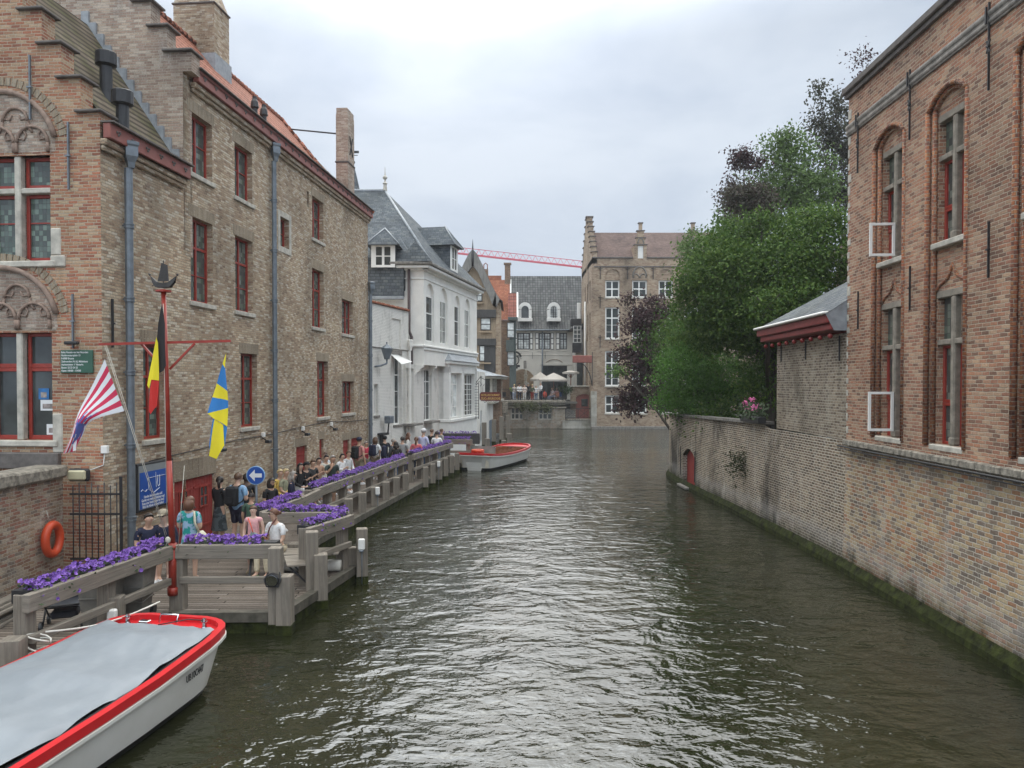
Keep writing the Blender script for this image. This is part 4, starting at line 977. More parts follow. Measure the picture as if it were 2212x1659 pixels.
# roof
mb = MB()
A1 = (-7.49,45.6,15.75); A0 = (-14,45.6,15.75)
wq(mb, [(-14,40.0,10.62),(-4.2,39.75,10.62),A1,A0]); 
far = FBm @ Vector((LBb+.3,-.45,10.62)); wq(mb, [(-4.2,39.75,10.62),tuple(far),A1])
wq(mb, [tuple(far),(-14,51.5,10.62),A0,A1])
wq(mb, [(-12,40.0,8.9),(-5.62,39.95,8.9),(-5.62,39.9,10.9),(-12,39.95,10.9)]); wq(mb, [(-5.62,39.95,8.9),(-5.62,40.6,8.9),(-5.62,40.6,10.9),(-5.62,39.9,10.9)])
mb.build('roof', M['slate'], wb)
mb = MB(); mb.M = BI.copy(); mb.tube([A0, A1], .10, 8); mb.build('ridge', M['lead'], wb)
mb = MB(); mb.M = BI.copy(); mb.tube([A1, (-4.2,39.75,10.66)], .07, 8); mb.build('hip_lead', M['lead'], wb)
mb = MB(); mb.M = BI.copy(); mb.lathe([(.13,0),(.09,.35),(.15,.42),(.06,.5),(.05,.65),(.13,.72),(.14,.8),(.04,.9),(.02,1.15),(.01,1.4)], 10, (A1[0],A1[1],A1[2])); mb.build('finial', M['stone'], wb)
mb = MB(); mb.M = BI.copy(); mb.bbox(-12, -5.6, 39.75, 39.95, 8.72, 8.89, .02); mb.build('lead_edge', M['lead'], wb)
mb = MB(); mb.M = BI.copy(); mb.add([(-5.9,39.7,10.66),(-4.1,39.6,10.66),(-5.0,39.9,11.75),(-4.9,40.8,11.7)], [(0,1,2),(1,3,2)]); mb.build('small_roof', M['slate'], wb)
def dormer(M_, w_, h_, dp, rise, slate=M['slate'], nv=2):
    dm = MB(); dm.box(0,w_,.02,dp,0,h_)
    o = dm.build('dormer', M['slate'], wb, M_)
    f = MB(); f.box(-.04,.16,-.04,.02,0,h_); f.box(w_-.16,w_+.04,-.04,.02,0,h_); f.box(.16,w_-.16,-.04,.02,0,.12); f.box(.16,w_-.16,-.04,.02,h_-.1,h_); f.box(w_/2-.06,w_/2+.06,-.038,.02,.12,h_-.1)
    f.box(.16,w_-.16,-.03,.02,h_*.5-.025,h_*.5+.025); f.box(.16,.2,-.035,.02,.12,h_-.1); f.box(w_-.2,w_-.16,-.035,.02,.12,h_-.1)
    f.build('window', M['white_paint'], o)
    g = MB(); g.quad((.16,-.005,.1),(w_-.16,-.005,.1),(w_-.16,-.005,h_-.1),(.16,-.005,h_-.1)); g.build('pane', M['glass'], o)
    g = MB(); e = .28; c = w_/2
    g.add([(-e,-.35,h_-.03),(w_+e,-.35,h_-.03),(c,.55,h_+rise),(c,dp,h_+rise),(-e,dp,h_-.03),(w_+e,dp,h_-.03)], [(0,1,2),(1,5,3,2),(4,0,2,3),(0,4,5,1)]); g.build('dormer_roof', M['slate'], o)
    g = MB()
    for a in ((-e,-.35,h_-.01),(w_+e,-.35,h_-.01)): g.tube([a,(c,.55,h_+rise+.02)], .04, 6)
    g.bar((w_+e-.1,.6,h_+rise*.55),(w_+e+.35,.6,h_-.2),.2,.05); g.build('lead_edge', M['lead'], o)
dormer(BI @ T(-7.2,39.7,10.35), 1.15, 1.15, 2.6, .95)
dormer(T(4.3,-.2,10.9), 1.3, 1.45, 3.2, 1.2)
mb = MB(); mb.M = BI.copy(); mb.tube([(-5.35,40.05,10.3),(-5.35,40.05,7.1),(-5.22,40.05,6.8),(-5.22,40.05,.5)], .075, 8); mb.build('downpipe', M['brown_pipe'], wb)
# projecting bay with zinc hood
bx0, bx1 = lw[2][0]-.35, lw[3][1]+.3
bay = MB(); bay.bbox(bx0, bx1, -.25, .42, -.3, 2.15, .02); bay.bbox(bx0-.08, bx1+.08, -.33, .42, 2.15, 2.32, .02)
for c in (bx0+.0, (lw[2][1]+lw[3][0])/2-.22, bx1-.35): bay.bbox(c, c+(.45 if c > bx0 else .3), -.22, .42, 2.32, 5.35, .02)
bay.box(bx0, bx1, .15, .42, 2.32, 5.35); bay.bbox(bx0, bx1, -.22, .4, 4.98, 5.5, .02); bay.bbox(bx0-.15, bx1+.15, -.38, .4, 5.5, 5.68, .03)
bo = bay.build('bay', M['white_paint'], wb)
h = MB(); h.add([(bx0-.2,-.45,5.69),(bx1+.2,-.45,5.69),(bx1-.4,.0,6.12),(bx0+.5,.0,6.12),(bx0-.2,.0,5.69),(bx1+.2,.0,5.69)], [(0,1,2,3),(0,3,4),(1,5,2)]); h.build('hood', M['lead'], bo)
for k, (a, b) in enumerate(lw[2:]): window(wb, I4, a, 2.36, b-a, 2.6, d=.0, vs=(.5,), hs=(.76,), thin=(.12,.25,.38,.51,.63) if k else (.25,.51), thinv=(.25,.75) if k else (), frame=M['white_paint'], glass=M['glass'] if k else M['glass_net'], name='bay_window')

# ------------------------------------------------------------ lower white quay wall C with small roofed veranda
wc = empty('white_quay_annex', (-2.33, 51, 0), 'white brick annex with small hooded veranda above the water past the white house', 'building')
ang = math.degrees(math.atan2(21, 1.35)); FC = RZ(ang); 
mb = MB(FC); panel(mb, 0, 20.5, -.6, 3.0, [(2.3,3.2,.35,2.5,0,.1),(8.6,12.5,-.2,1.5,0,.1)]); panel(mb, 0, 5.5, 3.0, 5.2, [(2.0,3.4,3.1,4.9,0,.3)]); mb.box(0,20.5,0.1,.5,2.9,3.0); mb.box(0, 5.5, 0.1, 6, 5.1, 5.2); mb.quad((5.5,0,3),(5.5,6,3),(5.5,6,5.2),(5.5,0,5.2)); mb.quad((20.5,0,-.6),(20.5,6,-.6),(20.5,6,3),(20.5,0,3))
mb.build('wall', M['whitebrick'], wc)
M['blue_grey'] = plain('blue grey paint', (.16,.2,.24), .5, .15, 4)
mb = MB(FC); mb.box(8.6,12.5,.06,.09,-.2,1.5); mb.box(2.3,3.2,.05,.08,.35,2.5); mb.build('shutter_door', M['blue_grey'], wc)
window(wc, FC, 2.0, 3.1, 1.4, 1.8, d=.15, vs=(.33,.66), hs=(.7,), frame=M['white_paint'], glass=M['glass'])
mb = MB(FC); mb.bbox(7.2,17.5,-.5,.3,2.85,3.05,.03); 
for u in (7.4, 9.4, 11.4, 13.4, 15.4, 17.2): mb.box(u, u+.2, -.35, -.15, 3.05, 4.75)
mb.build('veranda_frame', M['stone'], wc)
mb = MB(FC); mb.quad((7.5,-.18,3.1),(17.3,-.18,3.1),(17.3,-.18,4.75),(7.5,-.18,4.75)); mb.quad((7.4,4,3.1),(7.4,-.18,3.1),(7.4,-.18,4.75),(7.4,4,4.75)); mb.build('veranda_glass', M['glass'], wc)
mb = MB(FC); mb.bbox(6.9,17.9,-.75,3,4.75,4.95,.03); mb.build('veranda_cornice', M['cream'], wc)
mb = MB(FC); mb.quad((6.6,-1.0,4.96),(18.2,-1.0,4.96),(16.5,1.6,5.75),(8.2,1.6,5.75)); mb.quad((6.6,3,4.96),(6.6,-1.0,4.96),(8.2,1.6,5.75),(8.2,3,5.75)); mb.quad((18.2,-1.0,4.96),(18.2,3,4.96),(16.5,3,5.75),(16.5,1.6,5.75)); mb.build('veranda_roof', M['lead'], wc)

# ------------------------------------------------------------ timber gabled house G
def P2(dx, dy, y): v = PX(dx, dy, y); return v.x, v.z
yG = 63; Gx = PX(1022, 0, yG).x
gh = empty('timber_gable_house', (Gx, yG, 0), 'old brown timber gabled house with pointed wooden bargeboards and slit finial', 'building')
prof = [(1021,540.5),(1031,552),(1041,572),(1051,594),(1060,612),(1071,634),(1080,648),(1086,652)]
out = [(PX(a,b,yG).x-Gx, PX(a,b,yG).z) for a, b in prof]
inn = [(PX(a,b,yG).x-Gx, PX(a,b,yG).z) for a, b in [(1021,575),(1033,590),(1045,618),(1056,640),(1064,660),(1072,664)]]
wr = PX(1071,0,yG).x-Gx
mb = MB(); body = [(-wr,4.9),(wr,4.9),(wr,11.0)] + [(x,z) for x,z in inn[::-1]][1:] + [(-x,z) for x,z in inn[1:-1]] + [(-wr,11.0)]
ops_ = []
mb.prism(body, .0, 9); mb.build('wall', M['plank_v'], gh)
mb = MB(); full = [(x,z) for x,z in out]; poly = [(-x,z) for x,z in out[:0:-1]] + full + inn[::-1] + [(-x,z) for x,z in inn[1:]]
k = len(out)
for i in range(k-2):
    for s_ in (1,-1):
        j = min(i, len(inn)-2)
        a, b = out[i], out[i+1]; c, d_ = inn[min(j+1,len(inn)-1)], inn[min(j,len(inn)-1)]
        q = [(s_*a[0],a[1]),(s_*b[0],b[1]),(s_*c[0],c[1]),(s_*d_[0],d_[1])]
        if s_ > 0: q = q[::-1]
        mb.prism(q if s_>0 else q[::-1][::-1], -.5, .06)
mb.build('bargeboard', M['darkgreen'] if False else wood('grey carved bargeboard', (.20,.19,.175), True), gh)
mb = MB()
for (a, b) in zip(out[:-1], out[1:]): 
    mb.quad((a[0],-.5,a[1]+.02),(b[0],-.5,b[1]+.02),(b[0],9,b[1]+.02),(a[0],9,a[1]+.02)); mb.quad((-b[0],-.5,b[1]+.02),(-a[0],-.5,a[1]+.02),(-a[0],9,a[1]+.02),(-b[0],9,b[1]+.02))
mb.build('roof', M['tile_brown'], gh)
mb = MB(); mb.tube([(0,-.4,14.6),(0,-.4,15.3),(0,-.4,16.1)], [.09,.07,.01], 6); mb.tube([(0,-.52,15.2),(0,-.52,13.9)], .1, 6); mb.build('finial', M['iron'], gh)
mb = MB(); mb.bbox(-wr-.05, wr+.02, -.35, .02, 9.75, 10.4, .02); mb.bbox(-wr-.05, wr+.02, -.25, .02, 7.5, 8.05, .02); mb.box(.9, wr-.02, -.08, -.002, 5.3, 7.5); mb.build('jetty_band', M['plank_dark'], gh)
for (x_, z_, w_, h_) in ((-.5,8.75,.75,1.0),(.62,8.75,.82,1.0),(-.55,6.25,.72,1.25),(.52,6.2,.85,1.3),(.3,11.1,.45,.95),(.02,8.6+.1,.4,.9)):
    if x_ == .02: continue
    window(gh, I4, x_, z_, w_, h_, d=-.1, vs=(), hs=(.48,), frame=M['plank_dark'], glass=M['glass_net'])
    mb = MB(); mb.bbox(x_-.1, x_+w_+.1, -.3, -.02, z_-.22, z_-.1, .02); mb.build('sill', M['plank_v'], gh)
mb = MB(); mb.box(wr+.003, wr+.38, -.1, 6, 4.9, 11.0); mb.bbox(wr, wr+.45, -.16, .1, 10.2, 10.4, .02); mb.bbox(wr, wr+.45, -.16, .1, 7.3, 7.45, .02); mb.bbox(wr, wr+.45, -.16, .1, 5.0, 5.2, .02); mb.build('brick_pier', M['brick_far'], gh)
mb = MB(); mb.box(-wr,wr+.4,.05,9,.3,4.9); mb.build('lower_wall', M['brick_brown'], gh)
ch = empty('chimney_pots_stack', (PX(1043,0,72).x, 72, 0), 'small chimney with two arched pots behind the timber gable', 'chimney')
mb = MB(); mb.box(-.5,.5,0,.6,9,PX(0,582,72).z); mb.build('stack', M['brick_brown'], ch)
for s_ in (-.24,.26): mb = MB(); z_ = PX(0,582,72).z; mb.tube([(s_-.17,.3,z_),(s_-.17,.3,z_+.45),(s_,.3,z_+.62),(s_+.17,.3,z_+.45),(s_+.17,.3,z_)], .05, 6); mb.build('chimney_pot', M['tile_red'], ch)

# ------------------------------------------------------------ orange roofed brick house J
yJ = 79
jx0, jx1 = PX(1050,0,yJ).x, PX(1102.5,0,yJ).x
jh = empty('orange_roof_house', (jx0, yJ, 0), 'narrow brown brick house with tall orange tiled roof behind the timber gable', 'building'); W = jx1-jx0
mb = MB(); panel(mb, 0, W, .3, 10.9); mb.quad((W,0,.3),(W,6,.3),(W,6,10.9),(W,0,10.9)); mb.build('wall', M['brick_brown'], jh)
zr = PX(0,596,yJ+2.5).z
mb = MB(); mb.quad((-3,-.2,10.9),(W,-.2,10.9),(W,2.5,zr-.45),(-3,2.5,zr-.45)); mb.quad((-3,2.45,zr-.6),(W*.62,2.45,zr-.6),(W*.62,2.5,zr),(-3,2.5,zr)); mb.build('roof', M['tile_orange'], jh)
mb = MB(); mb.box(W-.08,W+.02,-.22,2.6,10.6,10.9); mb.add([(W-.05,-.25,10.9),(W+.1,-.25,10.9),(W+.1,2.5,zr-.4),(W-.05,2.5,zr-.4)],[(0,1,2,3)]); mb.build('verge', M['white_paint'], jh)
mb = MB(); mb.box(W-.6,W+.0,2.2,2.8,zr-1,zr+1.15); mb.box(W-.7,W+.1,2.1,2.9,zr+1.15,zr+1.3); mb.build('chimney', M['brick_brown'], jh)
# grey green oriel house
yK = 77; kx0, kx1 = PX(1093,0,yK).x, PX(1118,0,yK).x; W = kx1-kx0
kh = empty('green_oriel_house', (kx0, yK, 0), 'narrow grey green timber fronted house with stacked windows left of the white inn', 'building')
def zK(dy): return PX(0,dy,yK).z
mb = MB(); mb.box(.35, W-.15, .1, 7, 4.0, zK(690)); mb.bbox(0,.7*W,-.35,.3,zK(760),zK(735),.02); mb.bbox(.2, W, -.25, .2, zK(692), zK(685), .02); mb.build('wall', M['darkgreen'], kh)
for (a, b) in ((697,730),(757,790)): window(kh, I4, .12, zK(b), .72, zK(a)-zK(b), d=-.3 if a<700 else .0, vs=(), hs=(.5,), frame=M['iron'], glass=M['glass_net'])
mb = MB(); mb.quad((.2,-.2,zK(687)),(W,-.2,zK(687)),(W,2.5,zK(627)),(.2,2.5,zK(627))); mb.build('roof', pantile('red brown pantiles', (.23,.08,.06), (.30,.115,.085), tw=.36, th=.5, bump=.08), kh)
mb = MB(); mb.bar((W,-.2,zK(688)),(W,2.5,zK(626)),.16,.1); mb.build('gable_trim', M['white_paint'], kh)

# ------------------------------------------------------------ white inn F with grey pantile roof and archway
yF = 88; fx0, fx1 = PX(1101,0,yF).x, PX(1253,0,yF).x; W = fx1-fx0
fh = empty('white_inn', (fx0, yF, 0), 'cream walled inn with big grey pantile roof, shuttered windows and an archway behind the terrace', 'building')
def fu(dx): return PX(dx,0,yF).x-fx0
def fz(dy): return PX(0,dy,yF).z
mb = MB()
wn_ = [(1118,1144),(1164,1189),(1209,1225)]
arch_op = (fu(1104)+.02, fu(1153), 2.6, fz(813), (fu(1153)-fu(1104))*.32, .7)
big = (fu(1170), fu(1225), 2.62, fz(790), 0, .3)
panel(mb, 0, W, 2.0, fz(710), [(fu(a), fu(b), fz(755), fz(719), 0, .15) for a, b in wn_] + [arch_op, big])
mb.quad((W,0,2),(W,6,2),(W,6,10.5),(W,0,10.5)); mb.quad((0,6,2),(0,0,2),(0,0,10.5),(0,6,10.5))
mb.build('wall', M['cream'], fh)
mb = MB(); mb.bbox(fu(1168),W,-.06,.02,fz(789),fz(784),.02); mb.bbox(fu(1100),W,-.05,.02,fz(768),fz(765.5),.02)
for a, b in ((1117,1132),(1162,1178),(1205,1215)): mb.bbox(fu(a)-.1, fu(b)+.5, -.05, .02, fz(759), fz(757), .01)
mb.build('moulding', M['cream'], fh)
mb = MB(); P = arch(fu(1180), fu(1215), fz(783), .35, 10); mb.tube([(a,-.03,b) for a,b in P], .04, 6); mb.build('relieving_arch', M['brick_far'], fh)
for a, b in wn_: window(fh, I4, fu(a), fz(755), fu(b)-fu(a), fz(719)-fz(755), d=.08, vs=(.5,), hs=(.62,), thin=(.16,.32,.47,.8), thinv=(.25,.75), ft=.11, bt=.09, frame=M['iron'], glass=M['glass_net'])
for a, b in ((1110,1117.5),(1144.5,1151),(1156.5,1163.5),(1189.5,1196),(1201,1208.5)):
    d = MB(); w_ = fu(b)-fu(a); h_ = fz(719)-fz(755); d.box(0,w_,-.06,-.02,0,h_); so_ = d.build('shutter', M['iron'], fh, T(fu(a),0,fz(755)))
    d = MB(); 
    for q in range(3): d.box(.05,w_-.05,-.085,-.062,h_*(q/3)+.05,h_*((q+1)/3)-.05)
    d.build('shutter_panels', M['white_paint'], so_)
mb = MB(); zr = PX(0,597,yF+4.4).z; ze = fz(711)
n = 30
for i in range(n):
    a, b = (W+.6)*i/n-.1, (W+.6)*(i+1)/n-.1
    mb.quad((a,-.5,ze-.1),(b,-.5,ze-.1),(b,1.0,ze+1.35),(a,1.0,ze+1.35)); mb.quad((a,1.0,ze+1.35),(b,1.0,ze+1.35),(b,4.4,zr),(a,4.4,zr))
mb.build('roof', M['tile_grey'], fh)
mb = MB(); mb.tube([(-.1,-.55,ze-.15),(W,-.55,ze-.15)],.09,8); mb.tube([(fu(1171.5),-.12,ze-.3),(fu(1171.5),-.12,2.7)],.08,8); mb.build('gutter', M['zinc'], fh)
for k, (a, b) in enumerate(((1120,1148),(1182,1209))):
    u0, u1 = PX(a,0,yF+.3).x-fx0, PX(b,0,yF+.3).x-fx0; z0, z1 = fz(692), fz(668)
    d = MB(); w_ = u1-u0; d.M = T(u0, -.35, z0)
    P = arch(0, w_, z1-z0, .75, 12); Q = arch(.32, w_-.32, z1-z0-.1, .45, 12)
    d.box(0,.32,0,2.5,0,z1-z0-.1); d.box(w_-.32,w_,0,2.5,0,z1-z0-.1); d.bbox(-.08,w_+.08,-.08,.3,-.15,.22,.02)
    for i in range(12):
        d.add([(P[i][0],0,P[i][1]),(P[i+1][0],0,P[i+1][1]),(Q[i+1][0],0,Q[i+1][1]),(Q[i][0],0,Q[i][1]),(P[i][0],2.5,P[i][1]),(P[i+1][0],2.5,P[i+1][1]),(Q[i+1][0],.3,Q[i+1][1]),(Q[i][0],.3,Q[i][1])],[(0,3,2,1),(0,1,5,4),(3,7,6,2)])
    o = d.build('dormer', M['white_paint'], fh)
    g = MB(); g.M = T(u0,-.35,z0); g.add([(.32,.12,.2),(w_-.32,.12,.2)]+[(x,.12,z) for x,z in Q[::-1]],[tuple(range(15))]); g.build('pane', M['glass'] if k==0 else M['glass_net'], o)
    if k:
        g = MB(); g.M = T(u0,-.35,z0)
        for q in (.25,.5,.75): x_=.32+(w_-.64)*q; g.box(x_-.03-(.03 if q==.5 else 0),x_+.03,.05,.11,.2,z1-z0+.2)
        for q in (.25,.5,.75,1): g.box(.32,w_-.32,.06,.1,.2+q*.95-.03,.2+q*.95+.02)
        g.build('glazing_bars', M['iron'], o)
    else:
        g = MB(); g.box(-.25,-.05,-.5,.0,.3,1.6); g.build('open_sash', M['iron'], o, T(u0,-.35,z0))
mb = MB(); mb.box(big[0],big[1],.25,.3,2.62,big[3]); 
go = mb.build('shopfront', M['glass'], fh)
mb = MB()
for q in range(9): x_ = big[0]+(big[1]-big[0])*q/8; mb.box(x_-.06,x_+.06,.1,.24,2.62,big[3])
for z_ in (big[3]-.1, big[3]-.9, big[3]-1.6, 3.6): mb.box(big[0],big[1],.12,.23,z_-.06,z_+.06)
mb.build('glazing_bars', M['iron'], go)
# passage behind the arch
mb = MB(); mb.box(arch_op[0]-.5,arch_op[1]+.5,7,7.3,2,6.5); mb.build('passage_wall', M['brick_far'], fh)
mb = MB(); mb.quad((arch_op[0],.7,2.6),(arch_op[0],7,2.6),(arch_op[0],7,6),(arch_op[0],.7,6)); mb.build('passage_side', M['cream'], fh)
mb = MB(); x_=fu(1136); mb.lathe([(.18,0),(.2,.5),(.1,.6),(.16,.9),(.22,1.3),(.14,1.5),(.16,1.7),(.1,1.95)], 8, (x_,1.5,fz(835))); mb.build('statue_head', M['stone'], fh)
for dx, dy, h_ in ((1107,0,0),): pass
mb = MB(); x_ = fu(1119); z_ = fz(771.5)+.1
mb.bar((x_-.4,-.05,z_-.3),(x_+.4,-.05,z_+.4),.06,.03); mb.bar((x_+.4,-.05,z_-.3),(x_-.4,-.05,z_+.4),.06,.03); mb.build('cross_anchor', M['iron'], fh)
for dx in (1150,1178):
    mb = MB(); mb.bar((fu(dx),-.04,fz(775)),(fu(dx),-.04,fz(761)),.05,.03); mb.build('wall_anchor', M['iron'], fh)
mb = MB(); mb.bbox(fu(1131),fu(1137),-.06,.02,fz(796),fz(779),.04); nb = mb.build('niche', M['stone_dark'], fh)
# clock sign hanging at the archway
cs = empty('hanging_clock_sign', PX(1111, 778, 82), 'round cream clock faced inn sign hanging from a curled black iron arm', 'sign')
def Rel(o, p): return Vector(p)-o.matrix_world.translation
d = MB(RX(90)); d.lathe([(.52,-.06),(.55,-.03),(.55,.03),(.52,.06)], 20, (0,0,0)); d.build('frame', M['iron'], cs)
d = MB(RX(90)); d.lathe([(.44,.062),(.44,.075)], 20); d.build('face', M['cream'], cs)
d = MB(); d.bar((-.25,-.1,-.2),(.22,-.1,.22),.05,.01); d.bar((.25,-.1,-.2),(-.22,-.1,.22),.05,.01); d.build('crossed_bars', M['iron'], cs)
d = MB(); P = arch(-.7,.7,.35,.55,12); 
for a,b in zip(P[:-1],P[1:]): d.bar((a[0],0,a[1]),(b[0],0,b[1]),.16,.2)
d.bbox(-.6,.6,-.1,.1,-.75,-.5,.05); d.bbox(-.38,.38,-.12,.12,-.9,-.75,.04); d.build('crest', M['iron'], cs)
d = MB(); d.tube([(-.9,0,1.4),(-.4,0,1.75),(.0,0,2.0),(.2,0,1.7),(.15,0,1.4),(0,0,1.35),(0,0,.8)],.05,6); d.build('arm', M['iron'], cs)

# ------------------------------------------------------------ terrace at the bend
yT = 75; tx0, tx1 = PX(1064,0,yT).x, PX(1221,0,yT).x
def tX(dx): return PX(dx,0,yT).x
def tZ(dy): return PX(0,dy,yT).z
te = empty('terrace_quay', (tx0, yT, 0), 'mottled brick and stone terrace wall over the water with small mullioned windows', 'wall')
MT = T(-tx0,-yT,0)
M['brick_mix'] = brick('mottled terrace masonry', [(.33,.28,.22),(.27,.23,.18),(.30,.22,.16),(.22,.19,.15),(.36,.32,.26)], (.36,.33,.28), bw=.3, bh=.14, mt=.016, stain=(.08,.075,.06), stain_sc=.5, stain_amt=.7, streak=(.5,.48,.43))
mb = MB(MT); mb.M = MT @ T(0,yT,0)
wins_ = [(1068,1078,910,879),(1103,1131,907,877),(1163,1193,907,877)]
opst = [(tX(a),tX(b),tZ(c),tZ(d_),0,.25) for a,b,c,d_ in wins_]
panel(mb, tx0, tx1, -.6, 2.3, opst)
mb.box(tx0, tx1, 2.2, 9, 1.8, 2.5); mb.box(tx1, tX(1278), .05, 9, .0, tZ(908)); mb.quad((tx1,0,-.6),(tx1,9,-.6),(tx1,9,2.3),(tx1,0,2.3))
mb.build('wall', M['brick_mix'], te)
mb = MB(MT @ T(0,yT,0)); mb.bbox(tx0,tx1+.05,-.18,1.5,2.52,2.74,.03); mb.bbox(tx0,tx1+.1,-.12,.3,1.98,2.12,.03); mb.bbox(tx0,tx1,.0,.3,2.125,2.515,.01)
mb.bbox(tx1+.1,tX(1277),-.15,.4,tZ(908)+.01,tZ(905),.02)
for dx in (1086,1131): mb.bbox(tX(dx),tX(dx+11),-.35,.02,tZ(892),tZ(865)-.2,.03); mb.bbox(tX(dx)+.03,tX(dx+11)-.03,-.25,.02,tZ(899),tZ(892)-.01,.03); mb.bbox(tX(dx)-.02,tX(dx+10),-.12,.02,tZ(906),tZ(899)-.01,.03)
mb.build('stone_dressing', M['coping'], te)
for (a,b,c,d_) in wins_: window(te, MT @ T(0,yT,0), tX(a), tZ(c), tX(b)-tX(a), tZ(d_)-tZ(c), d=.2, vs=(.33,.66) if b-a>15 else (.5,), hs=(.45,), ft=.12, bt=.1, frame=M['stone'], glass=M['glass'])
mb = MB(MT @ T(0,yT,0)); mb.slab([(tx0,1.5),(tX(1250),1.5),(tX(1250),20),(tx0,20)], 2.4, 2.6); mb.build('paving', M['ground'], te)
M['white_stone'] = brick('pale quay blocks', [(.42,.40,.35),(.36,.34,.29),(.46,.44,.39)], (.3,.28,.24), bw=.7, bh=.3, mt=.02, stain=(.12,.12,.07), stain_sc=.6)
mb = MB(MT @ T(0,yT,0)); mb.box(tX(1215),tX(1281),-.10,1.5,-.6,tZ(908.2)); mb.build('landing_block', M['white_stone'], te)
st = MB(MT @ T(0,yT,0))
for i in range(9): st.box(tX(1221), tX(1221)+1.1, 1.0+i*.32, 4.2, tZ(905)+i*.2+.003, tZ(905)+(i+1)*.2)
st.build('steps', M['stone_dark'], te)
# small brick hut with red arched door
db = empty('landing_door_wall', (tX(1236), 77.2, 0), 'brick wall with arched red door at the foot of the terrace steps', 'wall')
W = tX(1281)-tX(1236)
mb = MB(); panel(mb, 0, W, .8, 4.05, [(.55,2.2,.9,3.0,.35,.2)]); mb.build('wall', M['brick_far'], db)
mb = MB(); mb.bbox(-.2,W,-.15,.6,4.05,4.2,.03); mb.build('coping', M['stone'], db)
d = MB(); d.box(.55,2.2,.15,.2,.9,3.0); P = arch(.55,2.2,3.0,.35)
for a,b in zip(P[:-1],P[1:]): d.prism([(a[0],3.0),(b[0],3.0),(b[0],b[1]),(a[0],a[1])],.15,.2)
d_ = d.build('door', M['red_dull'], db); d = MB(); d.box(1.1,1.75,.12,.14,2.1,2.85); d.build('pane', M['glass'], d_)
def railing(name, P, h, label, cat, gap=.13, posts=1.6, cross=False):
    t_ = empty(name, P[0], label, cat); o = Vector(P[0]); L_ = MB(); B_ = MB(); S_ = MB()
    for a, b in zip(P[:-1], P[1:]):
        a = Vector(a)-o; b = Vector(b)-o; z1 = Vector((0,0,h)); z0 = Vector((0,0,.1)); L_.bar(a+z1, b+z1, .07, .05); L_.bar(a+z0, b+z0, .04, .04)
        n = max(1, int((b-a).length/gap)); 
        for i in range(n+1): q = a+(b-a)*i/n; B_.bar(q+z0, q+z1, .018, .018)
        n = max(1, int((b-a).length/posts))
        for i in range(n+1): q = a+(b-a)*i/n; S_.bar(q, q+z1, .05, .05)
        if cross:
            for i in range(n): q = a+(b-a)*i/n; r_ = a+(b-a)*(i+1)/n; S_.bar(q+z0, r_+z1, .025, .025); S_.bar(q+z1, r_+z0, .025, .025)
    L_.build('rails', M['iron'], t_); B_.build('bars', M['iron'], t_); S_.build('posts', M['iron'], t_); return t_
railing('terrace_railing', [(tX(1066),yT+.1,2.74),(tX(1216),yT+.1,2.74),(tX(1216),yT+3,2.74)], 1.05, 'black iron railing along the crowded terrace edge', 'railing', gap=.35, posts=1.5, cross=True)
railing('landing_railing', [(tX(1222),yT+.1,tZ(905)),(tX(1276),yT+.1,tZ(905))], 1.0, 'low iron railing before the arched red door', 'railing', gap=.5, posts=.9, cross=True)

# ------------------------------------------------------------ brick corner building E
yE = 74.6; ex = PX(1278,0,yE).x
eh = empty('corner_brick_building', (ex, yE, 0), 'large ochre brick building with stepped gables and white windows beyond the bend', 'building')
def eX(dx): return PX(dx,0,yE).x-ex
def eZ(dy): return PX(0,dy,yE).z
We = 17.0; cols_ = [(1307,1338),(1365,1397),(1422,1453),(1478,1508)]; rows_ = [(643,606),(732,664),(834,758),(893,854)]
mb = MB(); opse = []
for i, (a, b) in enumerate(cols_):
    for j, (c, d_) in enumerate(rows_): opse.append((eX(a),eX(b),eZ(c),eZ(d_),0,.3))
    if i != 1: opse.append((eX(a)+.02,eX(b)-.02,eZ(600),eZ(592),.45,.12))
    opse.append((eX(a)-.05,eX(b)+.05,eZ(850),eZ(846),.45,.15))
panel(mb, 0, We, -.6, eZ(559), opse)
for o_ in opse:
    if o_[4]: P = arch(o_[0],o_[1],o_[3],o_[4]); mb.add([(o_[0],o_[5],o_[2]),(o_[1],o_[5],o_[2])]+[(x,o_[5],z) for x,z in P[::-1]],[tuple(range(15))])
# left side wall with stepped gable
dep = 11.0; FE = T(0,dep,0) @ RZ(-90)
sop = [(dep-y_-1.0, dep-y_, z0, z1, .3, .2) for y_ in (1.2,3.6,6.2) for z0,z1 in ((4.3,6.6),(8.7,11.2),(12.6,14.3))]
mb.M = FE; panel(mb, 0, dep, -.6, eZ(559), sop)
for i in range(8):
    z_ = eZ(559)+.62*(i+1); a = i*.66
    for (p, q) in ((a,a+.66),(dep-a-.66,dep-a)): mb.box(p,q,0,.5,eZ(559)-.5,z_) 
mb.box(8*.66,dep-8*.66,0,.6,eZ(559)-.5,eZ(455)+.4); mb.M = I4.copy()
wallE = mb.build('wall', M['brick_far'], eh)
mb = MB(FE)
for o_ in sop: mb.box(o_[0],o_[1],.18,.2,o_[2],o_[3]+.3)
mb.build('side_windows', M['glass'], eh)
boxes('step_coping', M['cap'], eh, FE, [(p-.08,p+.74,-.1,.6,eZ(559)+.62*(i+1)+.002,eZ(559)+.62*(i+1)+.09) for i in range(8) for p in (i*.66,dep-i*.66-.66)] + [(8*.66-.1,dep-8*.66+.1,-.1,.7,eZ(455)+.402,eZ(455)+.55)])
mb = MB(); zp = eZ(559); zrd = PX(0,502.5,yE+5.2).z
